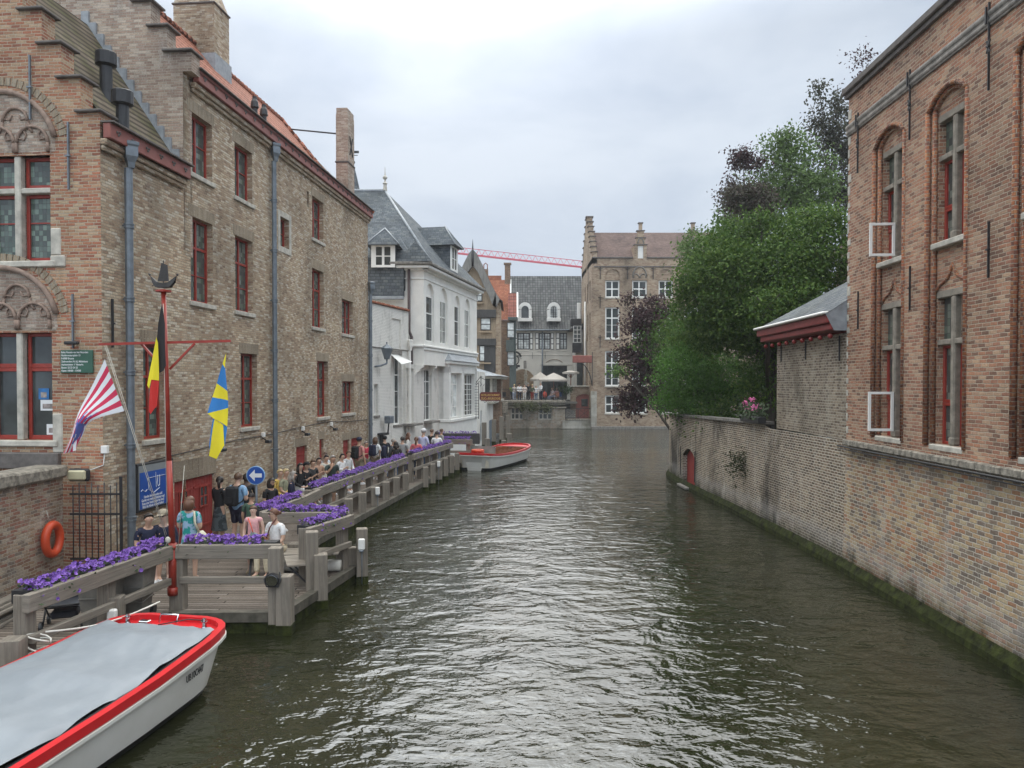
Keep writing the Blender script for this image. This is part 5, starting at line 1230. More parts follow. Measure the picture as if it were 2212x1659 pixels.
mb.quad((.4,.4,zp-.1),(We,.4,zp-.1),(We,5.5,zrd),(.4,5.5,zrd)); mb.quad((We,dep,zp-.1),(.4,dep,zp-.1),(.4,5.5,zrd),(We,5.5,zrd)); mb.build('roof', M['tile_brown'], eh)
mb = MB(); mb.box(-.12,.3,-.12,.4,eZ(545),eZ(559)+.6); mb.build('corner_turret', M['brick_far'], eh)
mb = MB(); mb.bbox(0,eX(1366),-.12,.45,zp,zp+.14,.02); mb.bbox(eX(1396),We,-.12,.45,zp,zp+.14,.02); mb.bbox(.2,We,-.08,.02,eZ(578),eZ(575.5),.02); mb.build('parapet_coping', M['cap'], eh)
for j, (c, d_) in enumerate(rows_):
    for i, (a, b) in enumerate(cols_):
        window(eh, I4, eX(a), eZ(c), eX(b)-eX(a), eZ(d_)-eZ(c), d=.15, vs=(.48,), hs=(.5,) if j in (0,3) else (.66,), thin=() if j in (0,3) else (.22,.44), ft=.13, bt=.1, frame=M['white_paint'], glass=M['glass'], sill=M['stone'])
def stepdormer(cx, nm='step_dormer'):
    w0 = eX(1396)-eX(1370); d = MB(T(cx-w0/2,0,0))
    z0 = zp-.3; zt = [eZ(530), eZ(515), eZ(500), eZ(490)]; ws = [w0, w0*.72, w0*.55, w0*.26]
    zb = z0
    panel(d, 0, w0, z0, zt[0], [(w0*.27,w0*.73,eZ(561),eZ(531.5),0,.2)], y=-.02)
    d.box(0,w0,.25,.3,z0,zt[0]); d.quad((0,3,z0),(0,-.02,z0),(0,-.02,zt[0]),(0,3,zt[0])); d.quad((w0,-.02,z0),(w0,3,z0),(w0,3,zt[0]),(w0,-.02,zt[0])); d.quad((0,-.02,zt[0]),(w0,-.02,zt[0]),(w0,3,zt[0]),(0,3,zt[0]))
    for k in (1,2,3): d.box(w0/2-ws[k]/2, w0/2+ws[k]/2, -.02-.003*k, .35, zt[k-1]-.01, zt[k]-(.02 if k<3 else -.3))
    o = d.build(nm, M['brick_far'], eh)
    d = MB(T(cx-w0/2,0,0))
    for k in range(4): d.bbox(w0/2-ws[k]/2-.1, w0/2+ws[k]/2+.1, -.1, .42, zt[k]-.02+(.3 if k==3 else 0), zt[k]+.07+(.3 if k==3 else 0), .02)
    d.build('step_coping', M['cap'], o)
    d = MB(T(cx-w0/2,0,0)); d.box(w0*.27,w0*.73,.1,.14,eZ(561),eZ(531.5)); d.build('shutter', M['white_paint'], o)
    d = MB(T(cx-w0/2,0,0)); P = arch(w0*.27,w0*.73,eZ(527),.5,10); d.tube([(a,-.04,b) for a,b in P],.06,6); d.build('blind_arch', M['stone_dark'], o)
stepdormer(eX(1383)); stepdormer(eX(1496))
mb = MB()
P = arch(eX(1366),eX(1396),eZ(598),.95,12); mb.tube([(a,-.03,b) for a,b in P],.07,6)
for c in (1373.5,1388.5): P = arch(eX(c-6.5),eX(c+6.5),eZ(601),.4,8); mb.tube([(a,-.03,b) for a,b in P],.05,6)
mb.build('tracery', M['stone_dark'], eh)
for dx in (1296,1355,1410):
    for dy in (588,650) + ((735,) if dx < 1300 else ()):
        d = MB(); z_ = eZ(dy); d.bar((0,-.06,-.7),(0,-.06,.5),.09,.05); d.bar((-.22,-.07,.3),(.22,-.07,.3),.07,.04); d.build('wall_anchor', M['iron'], eh, T(eX(dx),0,z_))
mb = MB(); mb.bbox(-.06,.5,-.06,.4,.2,eZ(845),.02); mb.build('white_corner', M['white_stone'], eh)
mb = MB(); mb.bbox(-.02,We,-.25,.02,-.3,.25,.03); mb.build('plinth', M['stone_dark'], eh)
mb = MB(); mb.tube([(-.12,5.5,12.9),(-.12,5.5,2.7)],.1,8); mb.build('downpipe', M['white'], eh)
# red inn sign on bracket
sg = empty('red_bracket_sign', (eX(1236)+ex, yE-.3, eZ(776)), 'dark red horizontal inn sign on an iron bracket at the brick corner', 'sign')
w_ = eX(1278)-eX(1236); d = MB(); d.bbox(0,w_,-.06,.06,-.35,.35,.05); d.build('board', M['red_dull'], sg)
d = MB(); P = arch(w_*.4,w_*1.6,-2.2,1.8,14)[:8]; P=[(w_+.02-(w_*.85)*math.cos(a*math.pi/2/8),-.4-2.2*math.sin(a*math.pi/2/8)*1.0) for a in range(9)]; P = [(w_-w_*.6*(1-a/8)**1.5, -.35-2.2*(a/8)**1.6) for a in range(9)]; d.tube([(a,0,b) for a,b in P],.05,6); d.bar((w_+.03,0,.7),(w_+.03,0,-2.6),.06); d.build('bracket', M['iron'], sg)
# narrow dark and white house K2 between inn and corner building
nx0 = PX(1236,0,84).x
nh = empty('dark_oriel_house', (nx0, 84, 0), 'small white house with dark hanging oriel squeezed beside the brick corner building', 'building')
mb = MB(); mb.box(.35, PX(1262,0,84).x-nx0, 0, 8, 2.5, PX(0,712,84).z); mb.build('wall', M['cream'], nh)
def nz(dy): return PX(0,dy,84).z
mb = MB(); mb.bbox(.0,.95,-.9,.02,nz(762),nz(741),.03); mb.bbox(-.2,.95,-.9,.3,nz(705),nz(690),.03); mb.build('oriel', M['iron'], nh)
window(nh, I4, .05, nz(741), .85, nz(705)-nz(741), d=-.85, vs=(.5,), hs=(.25,.5,.75), frame=M['white_paint'], glass=M['glass'])
mb = MB(); mb.prism([(-.3,nz(712)),(2.2,nz(690)),(2.2,nz(712))],-.6,6); mb.build('roof', M['tile_grey'], nh)
mb = MB(); mb.bbox(.5,.9,-.2,0,nz(690),nz(655),.05); mb.build('dormer', M['white_paint'], nh)
mb = MB(); mb.box(.5,1.5,-.1,-.02,2.6,nz(775)); mb.build('shopfront', M['glass'], nh)

# ------------------------------------------------------------ crane jib far behind
yC = 190; c0 = PX(960,545,yC); c1 = PX(1285,581,yC)
cr_ = empty('tower_crane_jib', c0, 'long pink red lattice jib of a tower crane above the roofs', 'crane')
M['crane'] = plain('red crane paint', (.55,.06,.10), .5, .1, 3)
V = c1-c0; n = 24; hh = 1.5
d = MB(); d.bar((0,-.6,0),V+Vector((0,-.6,0)),.26); d.bar((0,.6,0),V+Vector((0,.6,0)),.26); d.build('lower_chords', M['crane'], cr_)
d = MB(); d.bar((0,0,hh),V*.97+Vector((0,0,hh)),.13); d.build('upper_chord', M['crane'], cr_)
d = MB()
for i in range(n):
    a = V*(i/n); b = V*((i+1)/n); m_ = V*((i+.5)/n)+Vector((0,0,hh))
    d.bar(a+Vector((0,-.6,0)),m_,.075); d.bar(m_,b+Vector((0,-.6,0)),.075); d.bar(a+Vector((0,.6,0)),m_,.06)
d.build('lattice', M['crane'], cr_)
# spirelets
def spire(dx, dytop, dybot, y, r, label):
    b = PX(dx,dybot,y); t_ = PX(dx,dytop,y); h_ = t_.z-b.z
    s = empty('spirelet', b, label, 'spire', None); d = MB(); d.lathe([(r,-3),(r*.95,0),(r*.55,h_*.3),(.05,h_*.62)], 8); d.build('cone', M['slate'], s)
    d = MB(); d.tube([(0,0,h_*.6),(0,0,h_)],.05,6); d.bar((-.35,0,h_*.85),(.35,0,h_*.85),.05); d.sphere((0,0,h_*.68),.14); d.box(0,.45,-.02,.02,h_*.9,h_*.96); d.build('weather_vane', M['iron'], s)
spire(765, 325, 413, 62, .55, 'small slate spirelet with weather vane behind the slab chimney')
import bmesh
# ------------------------------------------------------------ timber dock
DK = .35
EDGE = [(-6.55,7.5),(-6.35,10.0),(-5.98,13.35),(-4.02,13.4),(-3.42,17.0),(-5.12,17.1),(-5.02,19.9),(-4.6,23.5),(-3.62,31.3),(-2.62,38.8),(-2.2,41.5)]
WALLP = [(-4.2,43.2),(-4.9,41.0),(-5.3,39.4),(-6.55,34.9),(-8.33,15.5),(-8.95,15.4),(-8.95,7.5)]
dock = empty('timber_dock', (-5, 20, 0), 'weathered grey timber boarding dock running along the left side of the canal', 'dock')
MD = T(5,-20,0)
mb = MB(MD); mb.slab(EDGE + WALLP, DK-.07, DK); mb.build('deck_boards', M['deck'], dock)
mb = MB(MD); mo = MB(MD)
for a, b in zip(EDGE[:-1], EDGE[1:]):
    d_ = Vector((b[0]-a[0], b[1]-a[1], 0)).normalized(); n_ = Vector((d_.y,-d_.x,0)); A, B = Vector((*a,0)), Vector((*b,0))
    mb.add([A+n_*.06+Vector((0,0,.2)),B+n_*.06+Vector((0,0,.2)),B+n_*.06+Vector((0,0,DK+.02)),A+n_*.06+Vector((0,0,DK+.02)),A-n_*.12+Vector((0,0,.2)),B-n_*.12+Vector((0,0,.2)),B-n_*.12+Vector((0,0,DK+.02)),A-n_*.12+Vector((0,0,DK+.02))],[(0,1,2,3),(4,7,6,5),(3,2,6,7),(0,4,5,1),(0,3,7,4),(1,5,6,2)])
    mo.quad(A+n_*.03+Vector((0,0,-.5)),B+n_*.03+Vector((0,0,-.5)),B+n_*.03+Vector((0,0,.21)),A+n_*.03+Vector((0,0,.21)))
mb.build('edge_beam', M['edge'], dock); mo.build('dark_underside', M['moss'], dock)  # solid dark sheet stands for the shaded gap under the deck

def post_mesh(w, z0, z1, worn=0):
    m = MB(); m.bbox(-w/2, w/2, -w/2, w/2, z0, z1, .012); return m
def post(name, x, y, w, z0, z1, parent=None, rz=0, label=None):
    m = post_mesh(w, z0, z1); o = m.build(name, M['wood_v'], parent, None)
    if parent: o.matrix_local = parent.matrix_world.inverted() @ T(x,y,0) @ RZ(rz)
    else: o.matrix_world = T(x,y,0) @ RZ(rz)
    return o
def pile(x, y, top, label, w=.24, rz=0):
    t_ = empty('mooring_pile', T(x,y,0) @ RZ(rz), label, 'mooring post', 'timber piles along the dock edge')
    m = post_mesh(w, -.6, top); m.build('post', M['wood_v'], t_)
    m = MB(); m.bbox(-w/2-.012, w/2+.012, -w/2-.012, w/2+.012, -.6, .17, .012); m.build('algae_band', M['moss'], t_)
    return t_
M['petal'] = plain('violet petunia', (.12,.035,.34), .6, .5, 30, c2=(.30,.14,.56))
M['petal_eye'] = plain('dark petunia throat', (.035,.01,.12), .7, .2, 9)
M['leafy'] = plain('petunia foliage', (.035,.06,.02), .7, .5, 20)
def flowers(parent, A, B, wid=.34, z=1.52, dens=180, spill=.16, seed=1):
    rnd = random.Random(seed); A = Vector(A); B = Vector(B); L_ = (B-A).length; d_ = (B-A).normalized(); n_ = Vector((d_.y,-d_.x,0))
    iv = parent.matrix_world.inverted()
    m = MB(iv); g = MB(iv)
    nb = int(L_*dens)
    for i in range(nb):
        s = rnd.uniform(-.03, L_+.03); q = rnd.gauss(0, .42); q = max(-1.1, min(1.1, q)); off = q*wid*.55
        top = z + .075 + .10*(1-q*q) + .07*mnoise.noise(Vector((s*1.7, seed, 0))) + .06*mnoise.noise(Vector((s*5, seed, q))) - (.16*max(0, abs(q)-.7)/.4)
        zz = top - rnd.random()**2*.12
        c = A + d_*s + n_*off + Vector((0,0,zz)); c.z = zz
        dirn = (n_*(q*.7+rnd.uniform(-.4,.4)) + d_*rnd.uniform(-.5,.5) + Vector((0,-.35,rnd.uniform(.35,1)))).normalized()
        u = dirn.orthogonal().normalized(); v = dirn.cross(u); r = rnd.uniform(.026,.04)
        k = 5; a0 = rnd.random()*6
        ring = [c + (u*math.cos(a0+2*math.pi*j/k)+v*math.sin(a0+2*math.pi*j/k))*r + dirn*.010 for j in range(k)]
        ring2 = [c + (u*math.cos(a0+2*math.pi*(j+.5)/k)+v*math.sin(a0+2*math.pi*(j+.5)/k))*r*.8 + dirn*.004 for j in range(k)]
        vs = [c-dirn*.012] + [p for pr in zip(ring, ring2) for p in pr]
        m.mi = 0; m.add(vs, [(0,1+j,1+(j+1)%(2*k)) for j in range(2*k)])
        if i % 2 == 0:
            u2 = dirn.orthogonal()*.009; v2 = dirn.cross(u2); m.mi = 1; e = c+dirn*.0
            m.add([e+u2+dirn*.003, e+v2+dirn*.003, e-u2+dirn*.003, e-v2+dirn*.003], [(0,1,2,3)])
    for i in range(int(L_*dens*1.3)):
        s = rnd.uniform(-.05, L_+.05); q = max(-1.2, min(1.2, rnd.gauss(0,.5))); off = q*wid*.55
        zz = z + rnd.uniform(-.05,.12) - (.22*max(0,abs(q)-.7)*rnd.random()*2)
        c = A + d_*s + n_*off; c.z = zz; a = Vector((rnd.uniform(-1,1),rnd.uniform(-1,1),rnd.uniform(-.3,1))).normalized(); b = a.orthogonal().normalized(); r = rnd.uniform(.02,.04)
        g.add([c-a*r, c+b*r*.5, c+a*r, c-b*r*.5], [(0,1,2,3)])
    g.build('foliage', M['leafy'], parent); m.build('blossoms', [M['petal'], M['petal_eye']], parent)
def rail(A, B, label, posts, top=1.52, lower=True, trough=True, fl=None, rz=None, seed=1, trim=(0,0), hgt=.25):
    A = Vector((*A,0)); B = Vector((*B,0)); d_ = (B-A).normalized(); n_ = Vector((d_.y,-d_.x,0)); L_ = (B-A).length
    ang = math.degrees(math.atan2(d_.y, d_.x)); t_ = empty('dock_railing', T(A.x,A.y,0) @ RZ(ang), label, 'railing', 'timber railings of the dock')
    m = MB(); m.bbox(-.08, L_+.08, -.055, .055, top-hgt, top, .012); m.build('top_rail', M['wood_h'], t_)
    if lower:
        m = MB(); m.bbox(0, L_, -.045, .045, .83, .95, .01); m.build('lower_rail', M['wood_h'], t_)
    for p in posts:
        m = MB(); m.bbox(p*L_-.1, p*L_+.1, .06, .26, DK-.3, top-.03, .012); m.build('post', M['wood_v'], t_)
    bpy.context.view_layer.update()
    if trough:
        f = empty('flower_trough', T(A.x,A.y,0) @ RZ(ang), fl, 'flower box', 'petunia troughs on the dock railings')
        bpy.context.view_layer.update()
        m = MB(); m.box(.02, L_-.02, .058, .30, top-.16, top+.02); m.build('trough', M['iron'], f)
        a = A - n_*.13; b = B - n_*.13; flowers(f, a + d_*(.1+trim[0]), b - d_*(.05+trim[1]), seed=seed, z=1.48)
    return t_
pw = [o for o in lh.children if o.name.startswith('window')][0]
bpy.context.view_layer.update()
for (u0, u1, z0, z1, m_) in ((3.27,3.50,4.03,4.26,'poster_blue'),(3.31,3.63,3.80,4.02,'letter'),(3.44,3.66,3.30,3.52,'letter')):
    if 'poster_blue' not in M: M['poster_blue'] = plain('blue poster', (.03,.16,.40), .5, .3, 9); M['letter'] = plain('white lettering', (.75,.76,.76), .5, .03, 4)
    m = MB(); m.box(u0,u1,.20,.204,z0,z1); p_ = m.build('poster', M[m_], lh, FL)
    m = MB(); m.box(u0+.05,u1-.05,.196,.199,z0+.04,z1-.08); m.build('print', plain('poster print', (.30,.26,.24), .6, .5, 12), p_)
# local +y of a rail (trough side) is to the left of A->B, so run them with the deck on the left
rail((-6.52,10.35), (-6.0,13.42), 'timber railing at the near left beside the covered boat', (.03,.55), fl='long trough of violet petunias at the near left running to the red flagpole', seed=2)
rail((-5.86,13.52), (-4.16,13.55), 'front timber railing right of the red flagpole', (), fl='trough of violet petunias on the front railing right of the flagpole', seed=3, lower=True, trim=(0,.22))
rail((-4.0,15.15), (-3.5,16.6), 'short outer timber railing with a double post', (.06,.95), fl='short trough of violet petunias at the outer corner by the bench', seed=4)
rail((-5.45,16.95), (-3.68,16.98), 'frontal timber railing behind the woman in the white T-shirt', (.5,), fl='trough of violet petunias behind the woman in the white T-shirt', seed=5, lower=False)
rail((-5.55,17.1), (-5.25,19.3), 'short timber railing behind the round blue sign', (), fl='trough of violet petunias beside the round blue arrow sign', seed=6, lower=False)
rail((-5.25,19.4), (-5.2,20.6), 'bare timber rail before the long flower railing', (), trough=False, lower=False)
rail((-5.33,20.75), (-4.1,29.8), 'long timber railing of the middle dock', (.0,.14,.28,.42,.56,.7,.84,.98), fl='longest trough of violet petunias on the middle dock railing', seed=7)
rail((-3.98,31.1), (-2.9,37.0), 'farther timber railing before the white house', (.02,.22,.42,.62,.82,.98), fl='trough of violet petunias in front of the standing queue by the white house', seed=8)
rail((-3.6,39.3), (-2.1,39.2), 'farthest timber railing behind the far tour boat', (.1,.9), fl='farthest small trough of violet petunias near the moored tour boat', seed=9)
m = empty('dark_planter', (-4.1,40.3,0), 'dark wooden planter with dull petunias below the white bay window', 'flower box'); bpy.context.view_layer.update()
d = MB(); d.bbox(0,2.4,0,.4,1.2,1.75,.02); d.build('trough', M['plank_dark'], m); flowers(m, (-4.0,40.45,0), (-1.9,40.45,0), z=1.68, seed=12, dens=90)
# corner posts and piles
PL = [(-5.93,13.62,1.48,.24,'timber post carrying the red flagpole'),(-4.13,13.40,1.50,.22,'tall grey corner post at the right end of the front railing'),(-3.96,13.36,1.02,.26,'thick short pile at the front right corner of the dock'),
      (-6.62,10.15,.98,.26,'short pile at the near left railing by the covered boat'),(-6.28,12.1,1.0,.25,'short pile with white lamp box beside the grey bins'),
      (-3.9,14.95,1.48,.24,'tall post at the near end of the short outer railing'),(-3.72,14.9,1.05,.26,'short thick pile paired with the tall post of the outer railing'),
      (-3.28,16.75,1.2,.24,'outermost pile with a white lamp box'),(-3.52,16.95,.75,.2,'low pile behind the outermost lamp pile'),
      (-4.75,16.9,.85,.3,'broad pile standing behind the bench')]
for k, (x, y, tp, w_, lb) in enumerate(PL): pile(x, y, tp, lb, w_, rz=(0,0,0,8,8,14,14,14,14,0)[k])
ordn = ['first','second','third','fourth','fifth','sixth','seventh']
for k in range(7):
    y = 21.3+k*1.28; x = -4.72+.125*(y-23.5)+.02; pile(x, y, .98, 'waterside pile of the middle dock, %s from the camera' % ordn[k], .24, 8)
for k in range(6):
    y = 31.2+k*1.25; x = -3.62+.133*(y-31.3)+.12; pile(x, y, .98, 'waterside pile of the far dock, %s from the camera' % ordn[k], .22, 8)
FP = [(1046,48.0,1.55),(1055,46.5,.9),(1078,52,1.6),(1098,56,1.6),(1112,60,1.6),(1115,45.5,.75),(1121,47,.95),(1128,60,1.1),(1068,44.5,.6)]
FP = [(1015,50,1.65),(1020,46,.75),(1046,53,1.7),(1053,50,.8),(1067,56,1.75),(1083,58,1.9),(1097,60,1.9),(1100,52,1.0),(1088,50,.7)]
for k, (dx, y, tp) in enumerate(FP):
    x = (dx-1106)/1662*y; t_ = pile(x, y, tp, 'mooring pile in the water behind the open tour boat, %s from the left' % (ordn+['eighth','ninth'])[k], .32)
    t_['group'] = 'free standing piles beyond the tour boat'

# white lamp boxes on posts
for k, (x, y, z, lb) in enumerate(((-6.2,11.96,.62,'white box lamp low on the pile beside the bins'),(-3.24,16.6,.78,'white box lamp on the outermost pile'),(-4.38,25.1,.75,'white box lamp on a waterside pile of the middle dock'),(-3.2,33.6,.75,'white box lamp on a waterside pile of the far dock'))):
    t_ = empty('post_lamp', (x,y-.04,z), lb, 'lamp', 'white box lamps on the piles'); d = MB(); d.bbox(-.07,.07,-.1,.0,0,.24,.02); d.build('lamp_box', M['white_paint'], t_); d = MB(); d.tube([(0,-.02,0),(0,-.02,-.75)],.012,6); d.bbox(-.05,.05,-.11,-.02,-.04,-.002,.01); d.build('conduit', M['zinc'], t_)
t_ = empty('spotlight', (-4.13,13.2,.98), 'black spotlight with chrome reflector on the front corner post', 'floodlight')
M['chrome'] = plain('chrome', (.6,.6,.62), .15, .1, 5, metal=1)
d = MB(RX(100)); d.lathe([(.07,-.12),(.11,-.04),(.12,.04),(.11,.045)], 14); d.build('lamp_head', M['black'], t_); d = MB(RX(100)); d.lathe([(.02,.0),(.1,.047),(.098,.048)], 14); d.build('reflector', M['chrome'], t_); d = MB(); d.tube([(-.1,.1,.1),(-.14,0,.0),(-.1,0,-.12),(.1,0,-.12),(.14,0,0),(.1,.1,.1)],.015,6); d.tube([(.1,.1,.1),(.2,.15,-.2),(.1,.2,-.3)],.012,5); d.build('yoke', M['black'], t_)
# bench at the outer corner and fender pipes
t_ = empty('slatted_bench', T(-4.95,15.75,0) @ RZ(6), 'grey slatted timber bench on black legs between the railings', 'bench')
d = MB(); 
for i in range(4): d.bbox(-.75,1.35,i*.16,i*.16+.145,.80,.84,.006)
d.build('seat', M['wood_h'], t_); 
for x in (-.45,1.0): d = MB(); d.bar((x,.05,DK),(x,.3,.8),.04); d.bar((x,.6,DK),(x,.35,.8),.04); d.bar((x,0,.78),(x,.62,.78),.04); d.build('leg', M['iron'], t_)
t_ = empty('folding_shelf', T(-4.32,14.7,0) @ RZ(20), 'grey plank shelf on black folding braces beside the outer railing', 'shelf')
d = MB(); 
for i in range(3): d.bbox(0,.6,i*.3,i*.3+.28,.83,.87,.006)
d.build('seat', M['wood_h'], t_); 
for y_ in (.1,.8): d = MB(); d.bar((.05,y_,.82),(.5,y_,DK),.035); d.build('brace', M['iron'], t_)
M['fender'] = plain('off white plastic pipe', (.62,.6,.54), .5, .15, 4)
t_ = empty('fender_pipe', (-5.0,16.35,.48), 'thick off white ribbed pipe lying on the dock behind the bench', 'pipe')
d = MB(); d.tube([(0,0,0),(.28,0,0),(.3,0,0),(.32,0,0),(.62,0,0),(.64,0,0),(.66,0,0),(1.0,0,0),(1.02,0,0),(1.04,0,0),(1.35,0,0)],[.12,.12,.135,.12,.12,.135,.12,.12,.135,.12,.12],14); d.build('pipe', M['fender'], t_)

# foreground quay wall with coping
t_ = empty('near_quay_wall', (-8.95,12,0), 'patched brick quay wall with heavy stone coping at the near left edge', 'wall')
mb = MB(T(8.95,-12,0))
for i in range(10):
    a, b = 6+9.3*i/10, 6+9.3*(i+1)/10; mb.quad((-8.95,a,-.5),(-8.95,b,-.5),(-8.95,b,2.5),(-8.95,a,2.5))
mb.quad((-8.95,15.3,-.5),(-9.5,15.3,-.5),(-9.5,15.3,2.5),(-8.95,15.3,2.5))
M['brick_patch'] = brick('patched quay brick', [(.30,.20,.13),(.36,.27,.19),(.24,.13,.09),(.40,.33,.25),(.30,.14,.10),(.2,.16,.13)], (.40,.35,.29), bw=.2, bh=.062, mt=.010, stain=(.07,.06,.05), stain_sc=.9, stain_lo=.5, stain_amt=.7, streak=(.6,.57,.52), irr=.02)
mb.build('wall', M['brick_patch'], t_)
mb = MB(T(8.95,-12,0)); mb.bbox(-9.55,-8.85,6,13.75,2.5,2.76,.04); mb.bbox(-9.52,-8.86,13.77,15.35,2.5,2.74,.04); mb.build('coping', M['coping'], t_)
t_ = empty('lifebuoy', T(-8.90,14.72,1.37) @ RZ(90), 'orange lifebuoy hanging on the near quay wall', 'lifebuoy')
M['orange'] = plain('orange red lifebuoy', (.55,.065,.02), .45, .12, 6)
d = MB(); d.tube([(.235*math.cos(a*math.pi/16),-.08,.25*math.sin(a*math.pi/16)*1.12) for a in range(33)], .078, 12, caps=False); d.build('ring', M['orange'], t_)
d = MB(); d.tube([(0,-.02,.36),(-.05,0,.55)],.01,5); d.build('rope', M['stone'], t_)
# iron gate
t_ = empty('iron_gate', (-8.78,15.35,0), 'rusty black iron bar gate between the quay wall and the downpipe', 'gate')
d = MB(); 
for i in range(8): d.tube([(i*.125,0,.5),(i*.125,0,2.32+.06*(i%2))],.012,5)
d.build('bars', M['iron'], t_); d = MB(); 
for z_ in (.85,1.75,2.15): d.box(-.06,.98,-.02,.02,z_-.018,z_+.018)
d.bar((.96,0,.4),(.96,0,2.5),.045); d.build('frame', M['iron'], t_)
t_ = empty('wall_lamp', (-8.72,15.52,2.52), 'small cream bulkhead lamp on the brick above the iron gate', 'lamp')
d = MB(); d.bbox(-.22,.22,-.1,0,-.13,.13,.04); d.build('lamp_base', M['iron'], t_); d = MB(); d.bbox(-.19,.17,-.16,-.08,-.1,.1,.03); d.build('diffuser', plain('cream lamp cover', (.5,.46,.3), .4, .1, 5), t_)
t_ = empty('junction_box', (-8.0,15.75,3.0), 'small white junction box beside the corner downpipe', 'box')
d = MB(); d.bbox(-.33,-.2,-.2,-.1,-.06,.1,.01); d.build('box', M['white_paint'], t_); d=MB(); d.tube([(-.27,-.15,-.06),(-.3,-.15,-.3),(-.7,-.2,-.45)],.01,5); d.build('cable', M['white_paint'], t_)

# ------------------------------------------------------------ writing
def text(s, size, mat, M_, parent, name='lettering', align='LEFT', off=.012, ext=.004, sx=1.0):
    c = bpy.data.curves.new('t', 'FONT'); c.body = s; c.size = size; c.align_x = align; c.offset = off*size; c.extrude = ext; c.resolution_u = 3
    o = bpy.data.objects.new('t', c); col.objects.link(o); dg = bpy.context.evaluated_depsgraph_get(); me = bpy.data.meshes.new_from_object(o.evaluated_get(dg)); bpy.data.objects.remove(o)
    me.materials.clear(); me.materials.append(mat); q = bpy.data.objects.new(name, me); col.objects.link(q); q.parent = parent; q.matrix_local = M_ @ RX(90) @ Matrix.Diagonal((sx,1,1,1)); return q
M['sign_green'] = plain('dark green enamel', (.03,.10,.065), .4, .12, 4)
M['sign_blue'] = plain('blue sign paint', (.015,.075,.33), .35, .12, 3)
M['letter'] = plain('white lettering', (.75,.76,.76), .5, .03, 4)
M['gold'] = plain('gold lettering', (.62,.40,.12), .4, .1, 4)
FLw = LB @ FL
t_ = empty('green_notice_board', FLw @ T(3.93,-.03,4.57), 'green enamel notice board with white writing on the red brick front', 'sign')
w_, h_ = .70, .47
d = MB(); d.bbox(0,w_,-.02,.02,0,h_,.012); d.build('board', M['sign_green'], t_)
for k, s in enumerate(('Boka Venetie van het Noorden','Huidenvettersplein 13','B-8000 Brugge','Zaakvoerders: N. & J. Michielsens','Aanlegsteiger: 1 Vismarkt','Boten: 22 23 24 25','Open: 10H00 - 17H30')):
    text(s, .052, M['letter'], T(.03,-.025,h_-.065-k*.062), t_, sx=.88 if len(s) < 29 else .80, off=.018, ext=.001)
t_ = empty('sign_floodlight', FLw @ T(4.28,-.03,5.12), 'small black lamp above the green notice board', 'lamp'); d = MB(); d.bbox(-.14,.14,-.22,-.1,.02,.09,.02); d.bar((0,-.1,.05),(0,0,.05),.04); d.build('lamp_head', M['black'], t_)
t_ = empty('boat_warning_sign', LB @ T(uy(16.62), -.02, 1.55), 'blue framed warning board with a boat drawing and white writing beside the corner downpipe', 'sign')
w_, h_ = 1.48, 1.06
d = MB(); d.bbox(0,w_,-.08,.0,0,h_,.01); d.build('frame', M['iron'], t_)
d = MB(); d.box(.05,w_-.05,-.086,-.081,.05,h_-.05); d.build('grey_panel', plain('grey panel', (.22,.235,.24), .5, .1, 3), t_)
d = MB(); d.box(.08,w_-.34,-.092,-.087,.06,.86); p_ = d.build('blue_panel', M['sign_blue'], t_)
d = MB(); th_ = .022
def pl(P, th_=.022): 
    for a, b in zip(P[:-1], P[1:]): d.bar((a[0],-.095,a[1]),(b[0],-.095,b[1]),th_,.004)
pl([(.12,.46),(.17,.49),(.22,.46),(.28,.43),(.34,.47),(.38,.47)]); pl([(.38,.72),(.42,.46),(.62,.37),(.85,.45)]); pl([(.38,.72),(.78,.72),(1.1,.72)]); pl([(.78,.74),(.75,.56),(.80,.49),(.85,.52),(.86,.74)]); pl([(.70,.82),(.72,.48)],.012)
d.build('boat_drawing', M['letter'], t_)
for k, s in enumerate(('Handen binnenhouden aub!','Gardez vos mains à l\'intérieur svp!','Keep your hands inside the boat!','Bitte die Hände im Boot halten!')):
    text(s, .085, M['letter'], T(.6,-.095,.29-k*.073), t_, align='CENTER', sx=.78, ext=.001)
# hotel sign on scrolled bracket
yH = 47
t_ = empty('hotel_sign', PX(1036,866,yH), 'dark red hanging hotel sign with gold lettering on a scrolled black iron bracket', 'sign')
s_ = yH/1662
d = MB(); W_, H_ = 46*s_, 19*s_
d.prism([(.1,0),(W_-.1,0),(W_-.06,.06),(W_,.1),(W_,H_-.1),(W_-.06,H_-.06),(W_-.1,H_),(.1,H_),(.06,H_-.06),(0,H_-.1),(0,.1),(.06,.06)],-.04,.04); d.build('board', plain('oxblood sign', (.13,.018,.012), .4, .15, 4), t_)
text('HOTEL-RESTAURANT', .175, M['gold'], T(W_/2,-.05,H_-.24), t_, align='CENTER', sx=.68, off=.02, ext=.002)
text('DUC', .20, M['gold'], T(.10,-.05,.08), t_, sx=.68, off=.02, ext=.002); text('DE', .12, M['gold'], T(.405,-.05,.08), t_, sx=.6, off=.02, ext=.002); text('BOURGOGNE', .20, M['gold'], T(.52,-.05,.08), t_, sx=.60, off=.02, ext=.002)
d = MB(); x0 = -.22
for q in (-1.25, 1.25): pass
d.bar((x0,0,-1.1),(x0,0,1.75),.035); d.bar((x0+.16,0,-1.1),(x0+.16,0,1.1),.035)
for i in range(13): d.bar((x0-.08,0,-1.0+i*.17),(x0+.16,0,-1.0+i*.17),.02)
